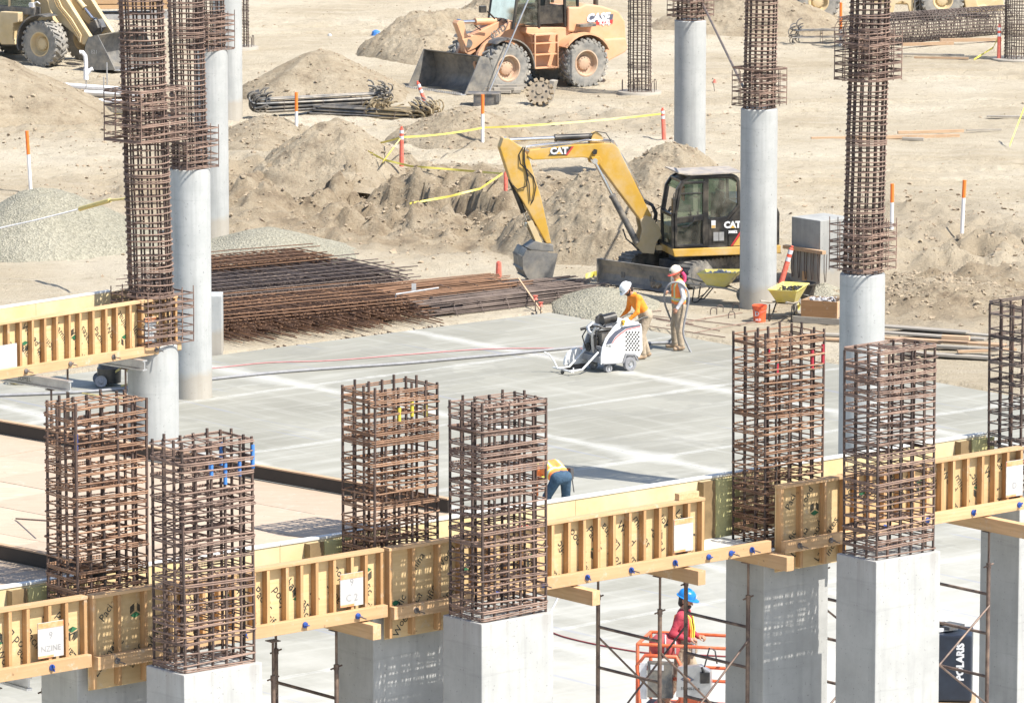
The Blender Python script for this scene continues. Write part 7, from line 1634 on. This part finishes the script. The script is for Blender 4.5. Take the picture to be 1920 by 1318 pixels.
# stripes follow the curve of the panel
st1 = [Z6(a, b) for a, b in [(950, 710), (1000, 610), (1090, 510), (1230, 430), (1490, 395), (1490, 412), (1260, 462), (1150, 540), (1090, 600), (1040, 692)]]
m = MB(); m.prism(sf.poly(st1, ys), ys - .008, ys - .002); m.obj('grey_stripe', M_dgrey, sv)
st2 = [Z6(a, b) for a, b in [(1048, 692), (1100, 605), (1165, 545), (1270, 472), (1490, 422), (1490, 430), (1275, 482), (1172, 555), (1110, 612), (1056, 694)]]
m = MB(); m.prism(sf.poly(st2, ys), ys - .008, ys - .002); m.obj('red_stripe', M_red, sv)
q = sf.pl(*Z6(998, 735), ys); m = MB(); put_text(m, 'M46', .085, Matrix.Translation((q[0], ys - .006, q[1]))); o = m.obj('model_number', M_ink, sv); o['kind'] = 'stuff'
# lattice grille: dark diamonds cut in rows
for r_ in range(9):
    for c in range(5):
        cx_, cy_ = 1270 + c * 48 + (24 if r_ % 2 else 0), 520 + r_ * 34
        if cx_ > 1470: continue
        q = sf.pl(*Z6(cx_, cy_), ys); m = MB(); s_ = .030; m.prism([(q[0] - s_, q[1]), (q[0], q[1] - s_ * .8), (q[0] + s_, q[1]), (q[0], q[1] + s_ * .8)], ys - .006, ys - .001); m.obj('grille_opening', M_black, sv)
# tub, rear hood, engine
xa, za = sf.pl(*Z6(880, 1000), ys); xb = sf.pl(*Z6(1500, 900), ys)[0]
m = MB(); m.bb(xa - .02, xb - .05, ys + .035, -ys - .035, za + .0, za + .14); m.obj('base_frame', M_ghose, sv, None, .01)
zt_ = sf.pl(*Z6(1340, 360), ys)[1]
m = MB(); m.prism([(xb - .45, za + .3), (xb - .03, za + .3), (xb - .03, zt_ - .03), (xb - .25, zt_ + .02), (xb - .45, zt_ - .02)], ys + .034, -ys - .034); m.obj('rear_hood', M_wpaint, sv, None, .02)
m = MB(); m.bb(xa + .10, xa + .55, -.24, .22, za + .16, za + .62); m.obj('engine_block', M_grey, sv, None, .02)
m = MB(); m.cyl((xa + .02, -.02, za + .42), (xa + .1, -.02, za + .42), .13, None, 18); m.cyl((xa - .0, .14, za + .28), (xa + .1, .14, za + .28), .09, None, 14); m.obj('pulley', M_black, sv, 40)
m = MB(); m.cyl((xa + .18, -.12, za + .86), (xa + .50, -.12, za + .90), .11, None, 16); m.obj('air_filter', M_black, sv, 40)
m = MB(); m.cyl((xa + .24, .14, za + .80), (xa + .5, .14, za + .80), .09, None, 14); m.obj('muffler', M_bolt, sv, 40)
m = MB(); m.box((xa + .28, .0, za + .68), (.46, .42, .05)); m.box((xa + .12, .02, za + .74), (.1, .3, .07)); m.box((xa + .34, -.05, za + .74), (.16, .2, .08)); m.obj('cylinder_head', M_alu, sv, None, .01)
for k_, (pp_, rr_, mt) in enumerate([([(xa - .02, -.2, za + .74), (xa - .08, -.15, za + .6), (xa - .04, -.1, za + .35), (xa + .02, -.06, za + .2)], .03, M_alu), ([(xa + .1, .1, za + .78), (xa - .04, .08, za + .7), (xa - .06, 0, za + .62), (xa + .0, -.1, za + .55)], .04, M_alu), ([(xa + .2, -.2, za + .78), (xa - .06, -.28, za + .66), (xa - .04, -.22, za + .3), (xa + .1, -.2, za + .2)], .014, M_hose), ([(xa + .05, .2, za + .7), (xa - .08, .22, za + .5), (xa - .03, .16, za + .25)], .014, M_hose), ([(xa + .3, -.28, za + .7), (xa + .1, -.3, za + .72), (xa + .0, -.22, za + .76), (xa - .1, -.1, za + .74)], .02, M_black), ([(xa + .5, .2, za + .86), (xa + .3, .1, za + .95), (xa + .15, .05, za + .9)], .018, M_hose), ([(xa - .1, .26, za + .64), (xa + .05, .2, za + .68), (xa + .2, .2, za + .66)], .03, M_black)]):
    m = MB(); m.tube(pp_, rr_, 8); m.obj('engine_pipe', mt, sv, 60)
m = MB(); m.bb(xa + .03, xa + .07, -.3, .3, za + .1, za + .34); m.obj('front_plate', M_ghose, sv, None, .008)
q = sf.v(*Z6(1215, 350), ys - .01); m = MB(); m.cyl(q, q + Vector((0, -.05, 0)), .035, None, 12); m.cyl(q + Vector((0, .0, -.06)), q + Vector((0, -.04, -.06)), .025, None, 8); m.obj('beacon', plain('amber', (.75, .42, .05), .4), sv, 40)
# wheels
for (a, b_, r_, y_) in ((1310, 965, .145, ys - .03), (1010, 1035, .085, ys + .06), (1310, 965, .145, -ys - .06), (1010, 1035, .085, -ys - .12)):
    x_ = sf.pl(*Z6(a, b_), ys)[0]; e = link('wheel', None, sv, (x_, y_, r_ - .004)); RX = Matrix.Rotation(R(90), 4, 'X')
    m = MB(); m.lathe([(r_ * .55, .05), (r_ * .95, .05), (r_, .03), (r_, -.03), (r_ * .95, -.05), (r_ * .55, -.05), (r_ * .55, .05)], 24, RX); m.obj('tyre', M_ghose, e, 40)
    m = MB(); m.lathe([(r_ * .55, .03), (r_ * .3, .02), (r_ * .25, .05), (.001, .05)], 16, RX); m.obj('hub', M_alu, e, 40)
m = MB(); m.prism(sf.poly([Z6(a, b) for a, b in [(1205, 985), (1250, 850), (1400, 850), (1455, 960), (1430, 960), (1385, 870), (1265, 870), (1225, 990), (900, 1015), (900, 990)]], ys), ys - .035, ys - .005); m.obj('wheel_guard', M_ghose, sv)
# blade guard on the far front and the drawbar frame in front
gq = (xa - .05, .42); m = MB(); pr = [(gq[0] + .30 * math.cos(R(a)) - .05, .1 + .34 * math.sin(R(a))) for a in range(0, 181, 15)]; m.prism(pr, .40, .47); m.obj('blade_guard', M_wpaint, sv, None, .01)
m = MB(); m.cyl((gq[0] - .05, .435, .12), (gq[0] - .05, .445, .12), .28, None, 28); m.obj('saw_blade', M_bolt, sv, 40)
y1d, y2d = -.26, .22
for y_ in (y1d, y2d):
    m = MB(); m.tube([(xa, y_, za + .22), (xa - .4, y_, .10), (xa - .72, y_ * .95, .09)], .022, 8); m.obj('drawbar', M_wpaint, sv, 60)
m = MB(); m.tube([(xa - .70, y1d - .06, .09), (xa - .70, y2d + .16, .09)], .02, 8); m.cyl((xa - .62, y1d, .05), (xa - .62, y1d, .16), .014, None, 6); m.obj('crossbar', M_wpaint, sv, 60)
m = MB(); m.tube([(xa - .70, y2d, .09), (xa - .75, y2d + .05, .24), (xa - .84, y2d + .08, .37), (xa - .96, y2d + .1, .44)], .018, 8); m.obj('pointer_arm', M_wpaint, sv, 60)
e = link('guide_wheel', None, sv, (xa - .72, 0, .04)); m = MB(); m.lathe([(.001, .03), (.03, .03), (.04, 0), (.03, -.03), (.001, -.03)], 12, Matrix.Rotation(R(90), 4, 'X')); m.obj('roller', M_black, e, 40); m = MB(); m.box((.0, 0, .05), (.02, .1, .04)); m.obj('fork', M_alu, e)
for y_ in (-.28, .28): m = MB(); m.tube([(xb - .1, y_, zt_ - .02), (xb + .1, y_, zt_ + .05), (xb + .22, y_, zt_ + .05)], .018, 8); m.obj('handle', M_black, sv, 60)
